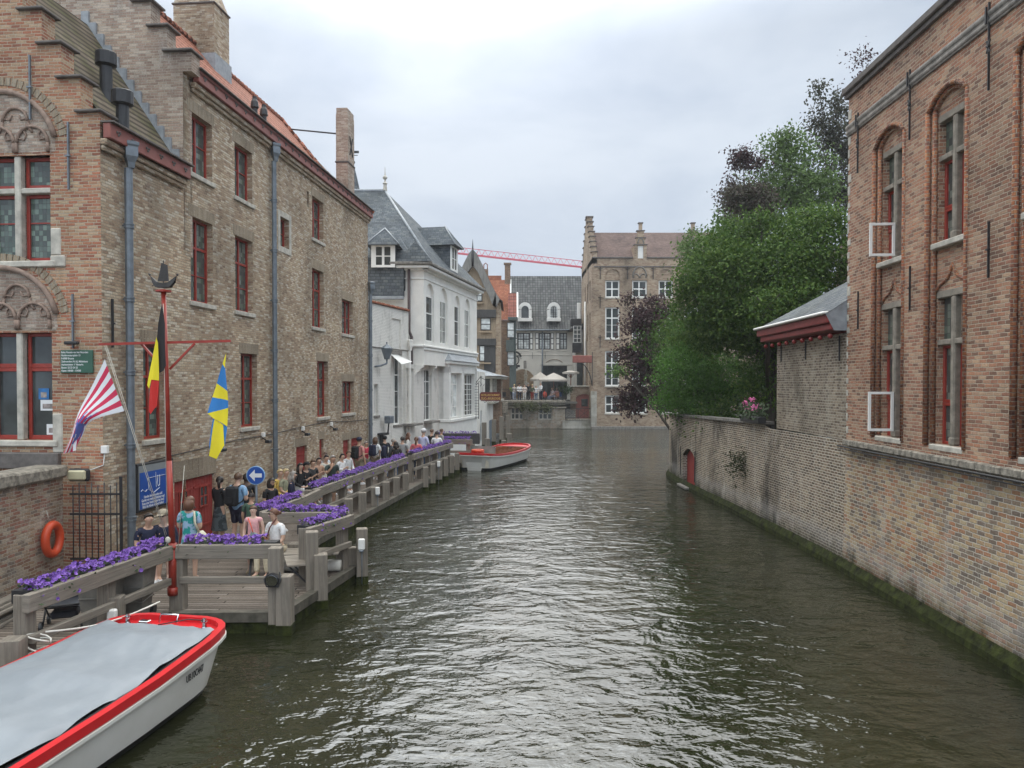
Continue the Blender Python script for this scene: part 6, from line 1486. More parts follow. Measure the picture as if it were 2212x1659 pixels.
d.tube([(x0,0,1.1),(x0+.25,0,1.45),(x0+.55,0,1.3),(x0+.75,0,.95),(x0+.8,0,.75)],.02,5); d.tube([(x0,0,.95),(x0+.2,0,1.2),(x0+.35,0,1.0),(x0+.25,0,.9)],.015,5)
d.tube([(.2,0,H_),(.2,0,H_+.35),(.3,0,H_+.5)],.015,5); d.tube([(.35,0,H_),(.35,0,H_+.4)],.012,5); d.tube([(W_-.15,0,H_),(W_-.05,0,H_+.15),(W_-.15,0,H_+.22)],.014,5)
for q in (.25,.55,.85): d.tube([(q,0,-.02),(q+.06,0,-.1),(q+.14,0,-.06),(q+.18,0,-.02)],.014,5)
d.build('bracket', M['iron'], t_)
text('Maximiliaan inn', .42, M['gold'], T(.25,-.07,-.14), sg, sx=.6, off=.02, ext=.002) if False else None

# round blue arrow sign
t_ = empty('arrow_sign', (-6.17,18.5,DK), 'round blue traffic sign with a white left arrow on a grey post', 'sign')
d = MB(); d.tube([(0,.03,0),(0,.03,2.03)],.03,8); d.build('pole', M['zinc'], t_)
d = MB(T(0,0,1.80) @ RX(90)); d.lathe([(.225,-.01),(.225,.015),(.215,.018)],28); d.build('rim', plain('pale blue rim', (.25,.42,.62), .4, .05, 4), t_)
d = MB(T(0,0,1.80) @ RX(90)); d.lathe([(.207,.0),(.207,.0195),(.2,.020)],28); d.build('disc', M['sign_blue'], t_)
d = MB(T(0,0,1.80)); d.prism([(-.155,0),(-.02,-.14),(-.02,-.048),(.15,-.048),(.15,.048),(-.02,.048),(-.02,.14)],-.026,-.021); d.build('arrow', M['letter'], t_)

# ------------------------------------------------------------ flagpole with ship vane and flags
yP = 13.5; px_ = -5.98
fp = empty('flagpole', (px_,yP,DK), 'tall red steel flagpole with cross arm and a dark ship vane on top', 'flagpole')
d = MB(); tl = -.12
d.tube([(0,0,.28),(0,0,.42)],.088,12); d.tube([(0,0,.4),(0,0,1.2)],.070,12); d.tube([(0,0,1.2),(tl*.4,0,2.65)],[.052,.048],12); d.tube([(tl*.4,0,2.6),(tl,0,5.6)],[.046,.040],10); d.tube([(0,0,1.1),(0,0,1.16)],.085,12); d.build('pole', M['red_pole'], fp)
d = MB(); za = PX(0,742,yP).z-DK; xl, xr = PX(222,0,yP).x-px_, PX(495,0,yP).x-px_
d.bar((xl,-.1,za-.02),(xr,.1,za+.05),.045); d.bar((-.12,0,za-.45),(-.52,0,za),.035); d.bar((-.02,0,za-.45),(.42,0,za),.035); d.build('cross_arm', M['red_pole'], fp)
d = MB(); d.lathe([(.02,0),(.13,.01),(.13,.04),(.02,.06)],12,(tl,0,5.6)); d.build('cap', M['red_pole'], fp)
M['bronze'] = plain('dark bronze', (.03,.027,.025), .6, .4, 12)
d = MB(T(tl,0,5.66))
for s1 in (-1,1): d.add([(0,-.05,.02),(s1*.12,-.06,.03),(s1*.19,-.03,.12),(s1*.235,0,.24),(s1*.20,.03,.12),(s1*.12,.06,.03),(0,.05,.02),(s1*.1,-.05,.12),(0,-.05,.10),(s1*.1,.05,.12),(0,.05,.10)],[(0,1,7,8),(1,2,3,7),(3,4,9,7),(4,5,9),(5,6,10,9),(7,9,10,8),(0,6,5,1),(1,5,4,2)])
d.prism([(-.10,.14),(.09,.14),(.07,.42),(-.03,.46),(-.06,.3)],-.012,.012); d.bar((0,0,.1),(0,0,.5),.012); d.tube([(-.235,0,.24),(-.255,0,.27)],.018,5); d.tube([(.235,0,.24),(.255,0,.26)],.018,5); d.bar((-.14,0,.10),(-.2,0,.05),.01)
d.build('ship_vane', M['bronze'], fp)
d = MB(); 
for (a, b) in (((xl+.03,0,za),(-.08,.0,1.2)),((xl+.06,0,za),(-.1,.0,1.35)),((.1,-.02,1.0),(.35,-.3,2.6)),((-.10,-.06,5.4),(-.05,-.09,1.5))): d.tube([a,b],.006,4)
d.sphere((-.02,-.13,1.28),.05,8,6,(1,.5,1.2)); d.tube([(-.03,-.1,1.3),(-.08,-.12,1.1),(-.05,-.1,.95)],.008,4); d.build('halyard', plain('cord', (.5,.47,.4), .8, .1, 5), fp)
def cloth(name, polys, y, amp, fx, fz, label, yo=None, sub=3):
    bm = bmesh.new(); vs = {}; mats = []; o0 = PX(polys[0][1][0][0], polys[0][1][0][1], y)
    for mt_, P, off in polys:
        if mt_ not in mats: mats.append(mt_)
        f = bm.faces.new([bm.verts.new(PX(a,b,y+off)-o0) for a, b in P]); f.material_index = mats.index(mt_)
    bmesh.ops.triangulate(bm, faces=bm.faces[:])
    for _ in range(sub): bmesh.ops.subdivide_edges(bm, edges=bm.edges[:], cuts=1, use_grid_fill=True)
    for v in bm.verts: v.co.y += amp*math.sin(v.co.x*fx + v.co.z*fz) + amp*.5*math.sin(v.co.x*fx*2.3 - v.co.z*fz*.7+1)
    bmesh.ops.recalc_face_normals(bm, faces=bm.faces[:])
    me = bpy.data.meshes.new(name); bm.to_mesh(me); bm.free()
    for p in me.polygons: p.use_smooth = True
    for m_ in mats: me.materials.append(M[m_])
    o = bpy.data.objects.new(name, me); col.objects.link(o); o.location = o0
    tag(o, label, 'flag'); return o
def clothmat(k, c): t = NT('flag '+k); v = t.n('ShaderNodeTexCoord').outputs['Object']; cc = t.mix(t.noise(v, 9, 2), tuple(q*.9 for q in c), c); M[k] = t.fin(cc, .75); t.b.inputs['Transmission Weight'].default_value = 0
for k, c in (('f_white',(.78,.78,.80)),('f_red',(.62,.03,.09)),('f_black',(.014,.011,.012)),('f_yellow',(.80,.66,.02)),('f_bred',(.55,.02,.015)),('f_blue',(.03,.20,.52)),('f_lion',(.12,.16,.48)),('f_olive',(.62,.60,.03))): clothmat(k, c)
# striped flag: patch from the hoist (v) along the fly (u)
def striped():
    top = [(227,776),(207,810),(188,850),(172,885),(160,915),(148,950),(138,980)]
    bot = [(268,888),(246,893),(222,899),(200,908),(183,920),(168,948),(152,976)]
    def at_(P, u): u*=len(P)-1; i=min(int(u),len(P)-2); f=u-i; return (P[i][0]*(1-f)+P[i+1][0]*f, P[i][1]*(1-f)+P[i+1][1]*f)
    NU, NV = 48, 54; mb = MB(); o0 = PX(227,776,13.3)
    art = ["....##.....","...####.#..","..#######..",".########.#","..######.##","...#######.","....######.","..########.",".###.####..","##...###.#.",".....####..","....##.##.."]
    V = {}
    for i in range(NU+1):
        for j in range(NV+1):
            u, v = i/NU, j/NV; a = at_(top,u); b = at_(bot,u); q = 0.0
            x = a[0]*(1-v)+b[0]*v; y_ = a[1]*(1-v)+b[1]*v + 10*math.sin(math.pi*v)*(.2 - u*.2)
            p = PX(x, y_, 13.3); p.y += .07*math.sin(v*5+u*4)*u + .04*math.sin(u*9); V[i,j] = tuple(p-o0)
    mb.smooth = True
    for i in range(NU):
        for j in range(NV):
            u, v = (i+.5)/NU, (j+.5)/NV; k = int(v*9); mb.mi = 0 if k % 2 == 0 else 1
            a, b = int((u-.40)/.50*len(art[0])), int((v-.30)/.62*12)
            if 0 <= a < 11 and 0 <= b < 12 and art[b][a] == '#' and (k % 2 == 0 or u > .62): mb.mi = 2
            mb.add([V[i,j],V[i+1,j],V[i+1,j+1],V[i,j+1]],[(0,1,2,3)])
    mb.smooth = False
    o = mb.build('striped_flag', [M['f_white'], M['f_red'], M['f_lion']], None); o.location = o0
    q = cloth('flag_fold', [('f_red',[(184,921),(178,926),(172,935),(168,948),(163,972),(154,978),(148,960),(152,945),(165,930)],.06),('f_white',[(166,930),(158,941),(157,975),(163,973)],.055)], 13.3, .01, 20, 8, 'x')
    q.parent = o; q.matrix_parent_inverse = T(*[-c for c in o0]); q.name = 'folded_corner'
    for k in ('label','category'): del q[k]
    tag(o, 'red and white striped flag with a blue lion hanging from the left flagpole arm', 'flag')
striped()
cloth('tricolour_flag', [('f_black',[(351,655),(358,700),(360,790),(355,800),(343,806),(340,790),(339,745),(344,700)],.0),('f_yellow',[(339,728),(342,741),(342,822),(328,820),(323,840),(318.5,832),(331,762)],-.03),('f_bred',[(328,819),(342,822),(339,876),(326,895),(321,888),(324,850)],-.02)], 13.35, .02, 16, 3, 'black yellow and red flag hanging limp beside the flagpole')
cloth('blue_yellow_flag', [('f_yellow',[(489,762),(486.5,795),(482,786)],0),('f_blue',[(482,787),(487,795),(492,845),(468,828)],0),('f_yellow',[(468,828),(492,845),(493.5,865),(458,858)],.0),('f_blue',[(458,858),(493.5,865),(493,881),(448,893)],0),('f_yellow',[(448,893),(493,881),(490,921),(461,903)],0),
      ('f_blue',[(461,904),(490,922),(486,962),(478,975),(462,930),(452,978),(450,960)],.03),('f_yellow',[(464,905),(481,918),(485,962),(466,992),(449.5,985),(458,940)],.015)], 13.45, .02, 12, 4, 'blue and yellow flag hanging from the right arm of the flagpole')

# ------------------------------------------------------------ bins and pushchair
def bin_(x, y, rz, lidmat, label):
    t_ = empty('wheeled_bin', T(x,y,DK) @ RZ(rz), label, 'bin', 'wheeled bins behind the near railing')
    d = MB(); w0, w1, h_ = .20, .27, .92
    d.add([(-w0,-w0,.08),(w0,-w0,.08),(w0,w0,.08),(-w0,w0,.08),(-w1,-w1*1.1,h_),(w1,-w1*1.1,h_),(w1,w1*1.2,h_),(-w1,w1*1.2,h_)],[(3,2,1,0),(0,1,5,4),(1,2,6,5),(2,3,7,6),(3,0,4,7),(4,5,6,7)])
    for z_ in (.35,.6): d.bbox(-.25,.25,-.28,.26,z_,z_+.02,.005)
    d.build('body', M['binbody'], t_, bevel=.015)
    d = MB(); d.add([(-.31,-.34,0),(.31,-.34,0),(.31,.36,0),(-.31,.36,0),(-.22,-.2,.09),(.22,-.2,.09),(.22,.3,.1),(-.22,.3,.1)],[(3,2,1,0),(0,1,5,4),(1,2,6,5),(2,3,7,6),(3,0,4,7),(4,5,6,7)]); d.build('lid', lidmat, t_, T(0,0,.93), bevel=.02)
    d = MB(); d.tube([(-.3,.38,.88),(.3,.38,.88)],.018,8); d.build('handle', M['binbody'], t_)
    for s in (-.24,.2): d = MB(RY(90)); d.lathe([(.1,s),(.1,s+.05)],14,(-.1,.25,0)); d.build('wheel', M['black'], t_)
M['binbody'] = plain('grey brown bin plastic', (.20,.185,.16), .6, .25, 5); M['lidgreen'] = plain('dark green bin lid', (.03,.05,.048), .35, .3, 5); M['lidgrey'] = plain('worn grey bin lid', (.11,.11,.10), .5, .3, 7)
bin_(-6.62,12.35,10,M['lidgrey'],'grey wheeled bin with a worn grey lid, nearer one'); bin_(-6.42,13.0,5,M['lidgreen'],'grey wheeled bin with a dark green domed lid')
t_ = empty('folded_pushchair', T(-7.35,12.55,DK) @ RZ(20), 'folded black pushchair on the deck left of the bins', 'pushchair')
for k, (x, y) in enumerate(((-.3,-.15),(.3,-.15),(-.28,.35),(.28,.35))):
    d = MB(RY(90)); d.lathe([(.085,-.02),(.085,.02)],14); w_ = d.build('wheel', M['black'], t_, T(x,y,.085)); d = MB(RY(90)); d.lathe([(.05,-.024),(.05,.024)],10); d.build('hub', M['zinc'], w_)
d = MB()
for s in (-.27,.27): d.tube([(s,-.15,.1),(s,.1,.35),(s,.5,.5)],.015,6); d.tube([(s,.35,.1),(s,.0,.38),(s,-.3,.45)],.015,6)
d.tube([(-.27,.5,.5),(.27,.5,.5)],.018,6); d.tube([(-.27,-.3,.45),(.27,-.3,.45)],.015,6); d.build('frame', M['iron'], t_)
d = MB(); d.add([(-.24,-.25,.42),(.24,-.25,.42),(.24,.1,.30),(-.24,.1,.30),(-.24,.45,.44),(.24,.45,.44),(-.22,.3,.56),(.22,.3,.56)],[(0,1,2,3),(3,2,5,4),(4,5,7,6)]); d.bbox(-.2,.2,0,.35,.15,.27,.03); d.build('fabric', plain('charcoal fabric', (.04,.042,.05), .8, .3, 10), t_)
t_ = empty('plank_stack', T(-8.6,12.4,DK) @ RZ(93), 'stack of old grey planks lying against the near quay wall', 'planks')
for i in range(7): d = MB(RZ(random.uniform(-2,2))); d.bbox(-1.6,1.3,-.22+.06*(i%4),-.1+.06*(i%4)+.08,.05*i,.05*i+.045,.005); d.build('plank', M['wood_h'], t_)

# ------------------------------------------------------------ boats
M['hull_white'] = plain('white hull paint', (.66,.645,.59), .35, .08, 1.5, c2=(.70,.69,.65)); M['hull_red'] = plain('glossy red gunwale', (.52,.015,.02), .3, .1, 3); M['hull_black'] = plain('black underwater paint', (.02,.02,.02), .5, .2, 4)
M['tarp'] = plain('grey tarpaulin', (.19,.215,.24), .55, .09, 1.3, .004, c2=(.225,.25,.275))
M['boat_in'] = plain('cream boat interior', (.62,.57,.46), .5, .08, 3); M['varnish'] = plain('varnished bench', (.22,.07,.03), .35, .3, 8)
TB = [(0,.30),(.012,.55),(.04,.80),(.1,.99),(.22,1.08),(.5,1.12),(.8,1.06),(.92,.99),(.965,.93),(.985,.82),(.995,.66),(1,.45)]
def hw(s):
    for (a, p), (b, q) in zip(TB[:-1], TB[1:]):
        if a <= s <= b: return p+(q-p)*(s-a)/(b-a)
def boat(Mx, L_, label, covered):
    t_ = empty('tour_boat', Mx, label, 'boat', 'tour boats')
    S = [0,.006,.012,.025,.04,.07,.1,.16,.22,.3,.4,.5,.6,.7,.8,.86,.92,.95,.97,.98,.99,.996,1]
    def sheer(s): return .66 + .16*abs(2*s-1)**2.5
    def ring(s, k, z): 
        w_ = hw(s)*k; y_ = (s-.5)*L_
        return w_, y_
    m = MB(); rows = []
    for s in S:
        e = (s-.5); g = sheer(s); w_ = hw(s)
        sh = 1-.05*abs(2*s-1)**3      # overhang at the ends
        rows.append([(-w_, e*L_, g), (-w_*.97, e*L_*sh, .42), (-w_*.90, e*L_*sh*.985, .13), (-w_*.6, e*L_*.94, -.3), (0, e*L_*.92, -.4), (w_*.6, e*L_*.94, -.3), (w_*.90, e*L_*sh*.985, .13), (w_*.97, e*L_*sh, .42), (w_, e*L_, g)])
    n = 9; vs = [p for r_ in rows for p in r_]; m.smooth = True
    fs = [(i*n+j, (i+1)*n+j, (i+1)*n+j+1, i*n+j+1) for i in range(len(S)-1) for j in range(n-1)]
    m.mi = 0; wht = [f for k, f in enumerate(fs) if k % 8 in (0,1,6,7)]; blk = [f for k, f in enumerate(fs) if k % 8 in (2,3,4,5)]
    m.add(vs, wht); m.mi = 1; m.add(vs, blk); m.mi = 0; m.smooth = False
    m.add(rows[0], [tuple(range(n))]); m.add(rows[-1], [tuple(range(n))[::-1]])
    m.build('hull', [M['hull_white'], M['hull_black']], t_)
    m = MB(); loop = [(-hw(s), (s-.5)*L_, sheer(s)) for s in S] + [(hw(s), (s-.5)*L_, sheer(s)) for s in S[::-1]]
    def belt(m, k, z0, z1, th_):
        P = [Vector(p) for p in loop]; N = len(P)
        def off(i, dd):
            a, b = P[(i-1)%N], P[(i+1)%N]; t2 = (b-a); nn = Vector((t2.y,-t2.x,0)).normalized()*-1; return P[i]+nn*dd
        ins = [off(i,-th_) for i in range(N)]; outs = [off(i, k) for i in range(N)]
        for i in range(N):
            j = (i+1)%N; a, b, c, e = outs[i], outs[j], ins[j], ins[i]; u0, u1 = Vector((0,0,z0)), Vector((0,0,z1))
            m.add([a+u0,b+u0,b+u1,a+u1,e+u1,c+u1,c+u0,e+u0],[(0,3,2,1),(3,4,5,2),(4,7,6,5),(0,1,6,7)])
    belt(m, .035, -.02, .085, .06); m.build('gunwale', M['hull_red'], t_)
    m = MB(); belt(m, .05, -.075, -.035, .0); m.build('rubbing_strip', M['hull_white'], t_)
    # inner liner and foredeck
    m = MB(); m.smooth = False
    R2 = [[(-(hw(s)-.07), (s-.5)*L_*.985, sheer(s)+.0), (-(hw(s)-.07)*.9, (s-.5)*L_*.97, .15), ((hw(s)-.07)*.9, (s-.5)*L_*.97, .15), (hw(s)-.07, (s-.5)*L_*.985, sheer(s)+.0)] for s in S[2:-2]]
    vs = [p for r_ in R2 for p in r_]; m.add(vs, [(i*4+j, i*4+j+1, (i+1)*4+j+1, (i+1)*4+j) for i in range(len(R2)-1) for j in range(3)]); m.build('inside', M['boat_in'], t_)
    for s0, s1 in ((.9,1),(0,.13)):
        ss = [s for s in S if s0 <= s <= s1]; P = [(-hw(s)*.96,(s-.5)*L_*.99,sheer(s)+.01) for s in ss] + [(hw(s)*.96,(s-.5)*L_*.99,sheer(s)+.01) for s in ss[::-1]]
        m = MB(); m.add(P, [tuple(range(len(P)))]); m.build('foredeck', M['hull_red'], t_)
    return t_, sheer
ax = Vector((.19,1,0)).normalized(); ang = -math.degrees(math.atan2(ax.x, ax.y))
bcen = Vector((-4.98,11.42,0))-ax*4.9
b1, sh = boat(T(*bcen) @ RZ(ang), 9.8, 'white tour boat with red gunwale under a grey tarpaulin in the near left corner', True)
m = MB(); NS, NW = 110, 30; V = {}
for i in range(NS+1):
    s = .01+.955*i/NS
    for j in range(NW+1):
        q = -1+2*j/NW; e = hw(max(0,min(1,s)))
        w_ = e*.90 - .035 + .018*math.sin(s*42)
        z_ = sh(s)+.10 + .23*(1-abs(q)**1.7) + .022*math.cos(s*L_*0) if False else sh(s)+.085 + .13*(1-abs(q)**1.8)*min(1,(1-s)*7+.25) - .03*abs(math.sin(s*26))**.5*(1-abs(q)**2)*0
        rib = (s*9.8/1.25) % 1; sag = -.065*abs(math.sin(math.pi*rib))*(1-abs(q)**4)
        z_ += sag + .022*mnoise.noise(Vector((s*30+q*5,q*2,0))) + .035*mnoise.noise(Vector((s*11,q*1.5,5))) + .03*abs(mnoise.noise(Vector((s*20-q*4,q*4,9)))) + .010*math.exp(-((rib-.5)*22)**2)
        if q > .97: z_ -= .02 + .015*math.sin(s*60)
        if q < -.93: z_ = max(z_-.12, sh(s)+.10) if q > -.97 else sh(s)-.02
        V[i,j] = (q*w_*(1.2 if q < 0 else 1) + (.02*math.sin(s*50) if q < -.95 else 0), (s-.5)*9.8 - (.06*(1-q*q) if i == NS else 0), z_)
m.smooth = True
m.add([V[i,j] for i in range(NS+1) for j in range(NW+1)], [(i*(NW+1)+j, i*(NW+1)+j+1, (i+1)*(NW+1)+j+1, (i+1)*(NW+1)+j) for i in range(NS) for j in range(NW)])
cv = m.build('tarpaulin', M['tarp'], b1)
m = MB(); 
pass
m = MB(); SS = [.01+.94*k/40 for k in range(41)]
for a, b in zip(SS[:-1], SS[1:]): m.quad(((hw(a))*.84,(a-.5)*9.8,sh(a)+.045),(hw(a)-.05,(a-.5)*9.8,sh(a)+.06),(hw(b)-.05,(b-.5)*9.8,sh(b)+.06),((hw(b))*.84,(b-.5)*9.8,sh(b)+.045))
m.build('gap_shade', M['black'], b1)  # black strip stands for the shade between tarpaulin and gunwale
m = MB(); L_=9.8
for s1 in (-1,1): m.lathe([(.05,0),(.03,.05),(.03,.1),(.05,.12)],10,(s1*.62,.5*L_-.3,sh(.97)+.02)); m.lathe([(.028,.1),(.028,.16)],8,(s1*.62,.5*L_-.3,sh(.97)+.02))
m.tube([(-.14,.5*L_-.25,.86),(-.14,.5*L_-.2,.97),(.14,.5*L_-.2,.97),(.14,.5*L_-.25,.86)],.016,6); m.bbox(-.45,-.3,.5*L_-.3,.5*L_-.2,.84,.88,.01); m.build('cleats', M['chrome'], b1)
m = MB(); m.tube([(.62,.5*L_-.3,.95),(.5,.5*L_-.5,1.02),(.2,.5*L_-.75,1.0)],.008,4); m.build('cord', M['iron'], b1)
text('UB10C447', .13, M['iron'], T(1.03,3.55,.47) @ RZ(90+6), b1, sx=.8, ext=.002)
R_ = b1.matrix_world
rope = empty('mooring_rope', (-6.35,10.6,1.0), 'white mooring rope from the near left pile to the covered boat', 'rope')
m = MB(T(6.35,-10.6,-1.0)); P0 = Vector((-6.4,10.5,.95)); P1 = Vector((-5.45,11.85,.98)); m.tube([P0+(P1-P0)*k/8+Vector((0,0,-.10*math.sin(math.pi*k/8))) for k in range(9)],.014,6)
for k in range(4): c = Vector((-6.42,10.38,.85-.07*k)); m.tube([c+Vector((.16*math.cos(a),.16*math.sin(a)*.6,.10*math.sin(a*.5+k))) for a in [j*.6 for j in range(11)]],.012,5)
m.build('rope', M['fender'], rope)
ax2 = Vector((2.55,7.3,0)).normalized(); ang2 = -math.degrees(math.atan2(ax2.x, ax2.y)); bc2 = Vector((-1.95,38.4,0))+ax2*3.45
b2, sh = boat(T(*bc2) @ RZ(ang2+180), 7.0, 'open white tour boat with red gunwale and varnished benches moored at the far dock', False)
for i in range(6): m = MB(); y_ = 1.2-i*.7; m.bbox(-.85,.85,y_-.18,y_+.18,.50,.56,.01); m.bbox(-.85,-.2,y_+.14,y_+.18,.57,.78,.01); m.bbox(.1,.85,y_+.14,y_+.18,.57,.78,.01); m.build('bench', M['varnish'], b2)
m = MB(); m.box(-.7,.7,2.1,2.13,.75,1.15); m.build('windscreen', M['glass_pale'], b2)
m = MB(); m.bbox(-.25,.25,1.65,1.95,.4,1.0,.06); m.build('seat', M['black'], b2)
t_ = empty('lifebuoy', b2.matrix_world @ T(0,2.85,.86) , 'orange lifebuoy lying on the red foredeck of the open tour boat', 'lifebuoy')
m = MB(); m.tube([(.27*math.cos(a*math.pi/12),.27*math.sin(a*math.pi/12),0) for a in range(25)],.075,10,caps=False); m.tube([(.27*math.cos(a*math.pi/12)-.05,.27*math.sin(a*math.pi/12)+.1,.12) for a in range(25)],.07,10,caps=False); m.build('ring', M['orange'], t_)

# ------------------------------------------------------------ parasols on the terrace
M['canvas'] = plain('taupe parasol canvas', (.42,.385,.34), .8, .08, 2)
for k, (dx, dyt, dye, hwid, y, lb) in enumerate(((1167,803,819,24,79,'wide taupe parasol on the terrace, left of the pair'),(1196,805,820,34,77.5,'wide taupe parasol on the terrace, front one of the pair'),(1233,800,804,19,77.5,'small flat cream parasol beside the brick corner'))):
    c = PX(dx,dyt,y); zb = PX(dx,dye,y).z; r = hwid/1662*y; t_ = empty('parasol', (c.x,y,2.6), lb, 'parasol', 'parasols on the terrace')
    m = MB(); n = 8; vs = [(0,0,c.z-2.6)] + [(r*math.cos(2*math.pi*(i+.5)/n), r*math.sin(2*math.pi*(i+.5)/n), zb-2.6) for i in range(n)] + [(r*math.cos(2*math.pi*(i+.5)/n), r*math.sin(2*math.pi*(i+.5)/n), zb-2.6-.18) for i in range(n)]
    m.add(vs, [(0,1+i,1+(i+1)%n) for i in range(n)] + [(1+i,9+i,9+(i+1)%n,1+(i+1)%n) for i in range(n)]); m.build('canopy', M['canvas'], t_)
    m = MB(); m.tube([(0,0,0),(0,0,c.z-2.6)],.05,8); m.build('pole', M['varnish'], t_); m = MB(); 
    for i in range(n): a = 2*math.pi*(i+.5)/n; m.tube([(0,0,c.z-3.4),(r*.6*math.cos(a),r*.6*math.sin(a),zb-2.6+(c.z-zb)*.4-.05)],.02,4)
    m.build('struts', M['varnish'], t_)
# ------------------------------------------------------------ people (skinned figures, one continuous body each)
SKIN = {'a': (.56,.35,.25), 'b': (.46,.27,.18), 'c': (.10,.055,.035), 'd': (.62,.42,.33)}
pm = {}
def pmat(c, rough=.8, spots=None, skin=False):
    k = (c, spots, skin)
    if k not in pm:
        if spots:
            t = NT('printed cloth'); v = t.n('ShaderNodeTexCoord').outputs['Object']; f = t.noise(v, 9, 2, .5, .6); cc = t.mix(t.rng(f, .48, .52), c, spots); pm[k] = t.fin(cc, .8)
        else: pm[k] = plain('skin' if skin else 'cloth', c, .5 if skin else rough, .08 if skin else .18, 14, 0 if skin else .004)
    return pm[k]
M['hair_dark'] = plain('dark hair', (.022,.015,.012), .5, .4, 30, stretch=(3,3,.6)); M['hair_brown'] = plain('brown hair', (.10,.05,.025), .5, .35, 30, stretch=(3,3,.6)); M['hair_ginger'] = plain('auburn hair', (.12,.05,.025), .5, .35, 30, stretch=(3,3,.6))
M['hair_blond'] = plain('blond hair', (.50,.38,.20), .5, .25, 30, stretch=(3,3,.6)); M['hair_grey'] = plain('greying hair', (.30,.27,.24), .5, .3, 30, stretch=(3,3,.6)); M['eye'] = plain('eye', (.02,.015,.012), .2, 0, 1); M['lip'] = plain('lips', (.34,.13,.11), .5, .1, 9)
pending = []
def skinobj(nodes, edges, sub=2):
    me = bpy.data.meshes.new('s'); names = list(nodes); me.from_pydata([nodes[n][0] for n in names], [(names.index(a), names.index(b)) for a, b in edges], [])
    o = bpy.data.objects.new('s', me); col.objects.link(o); md = o.modifiers.new('k', 'SKIN'); md.use_smooth_shade = True; md.branch_smoothing = .4
    sv = me.skin_vertices[0].data
    for i, n in enumerate(names): r = nodes[n][1]; sv[i].radius = (r, r) if not isinstance(r, tuple) else r; sv[i].use_root = (i == 0)
    o.modifiers.new('u', 'SUBSURF').levels = sub; o.modifiers[-1].render_levels = sub
    return o
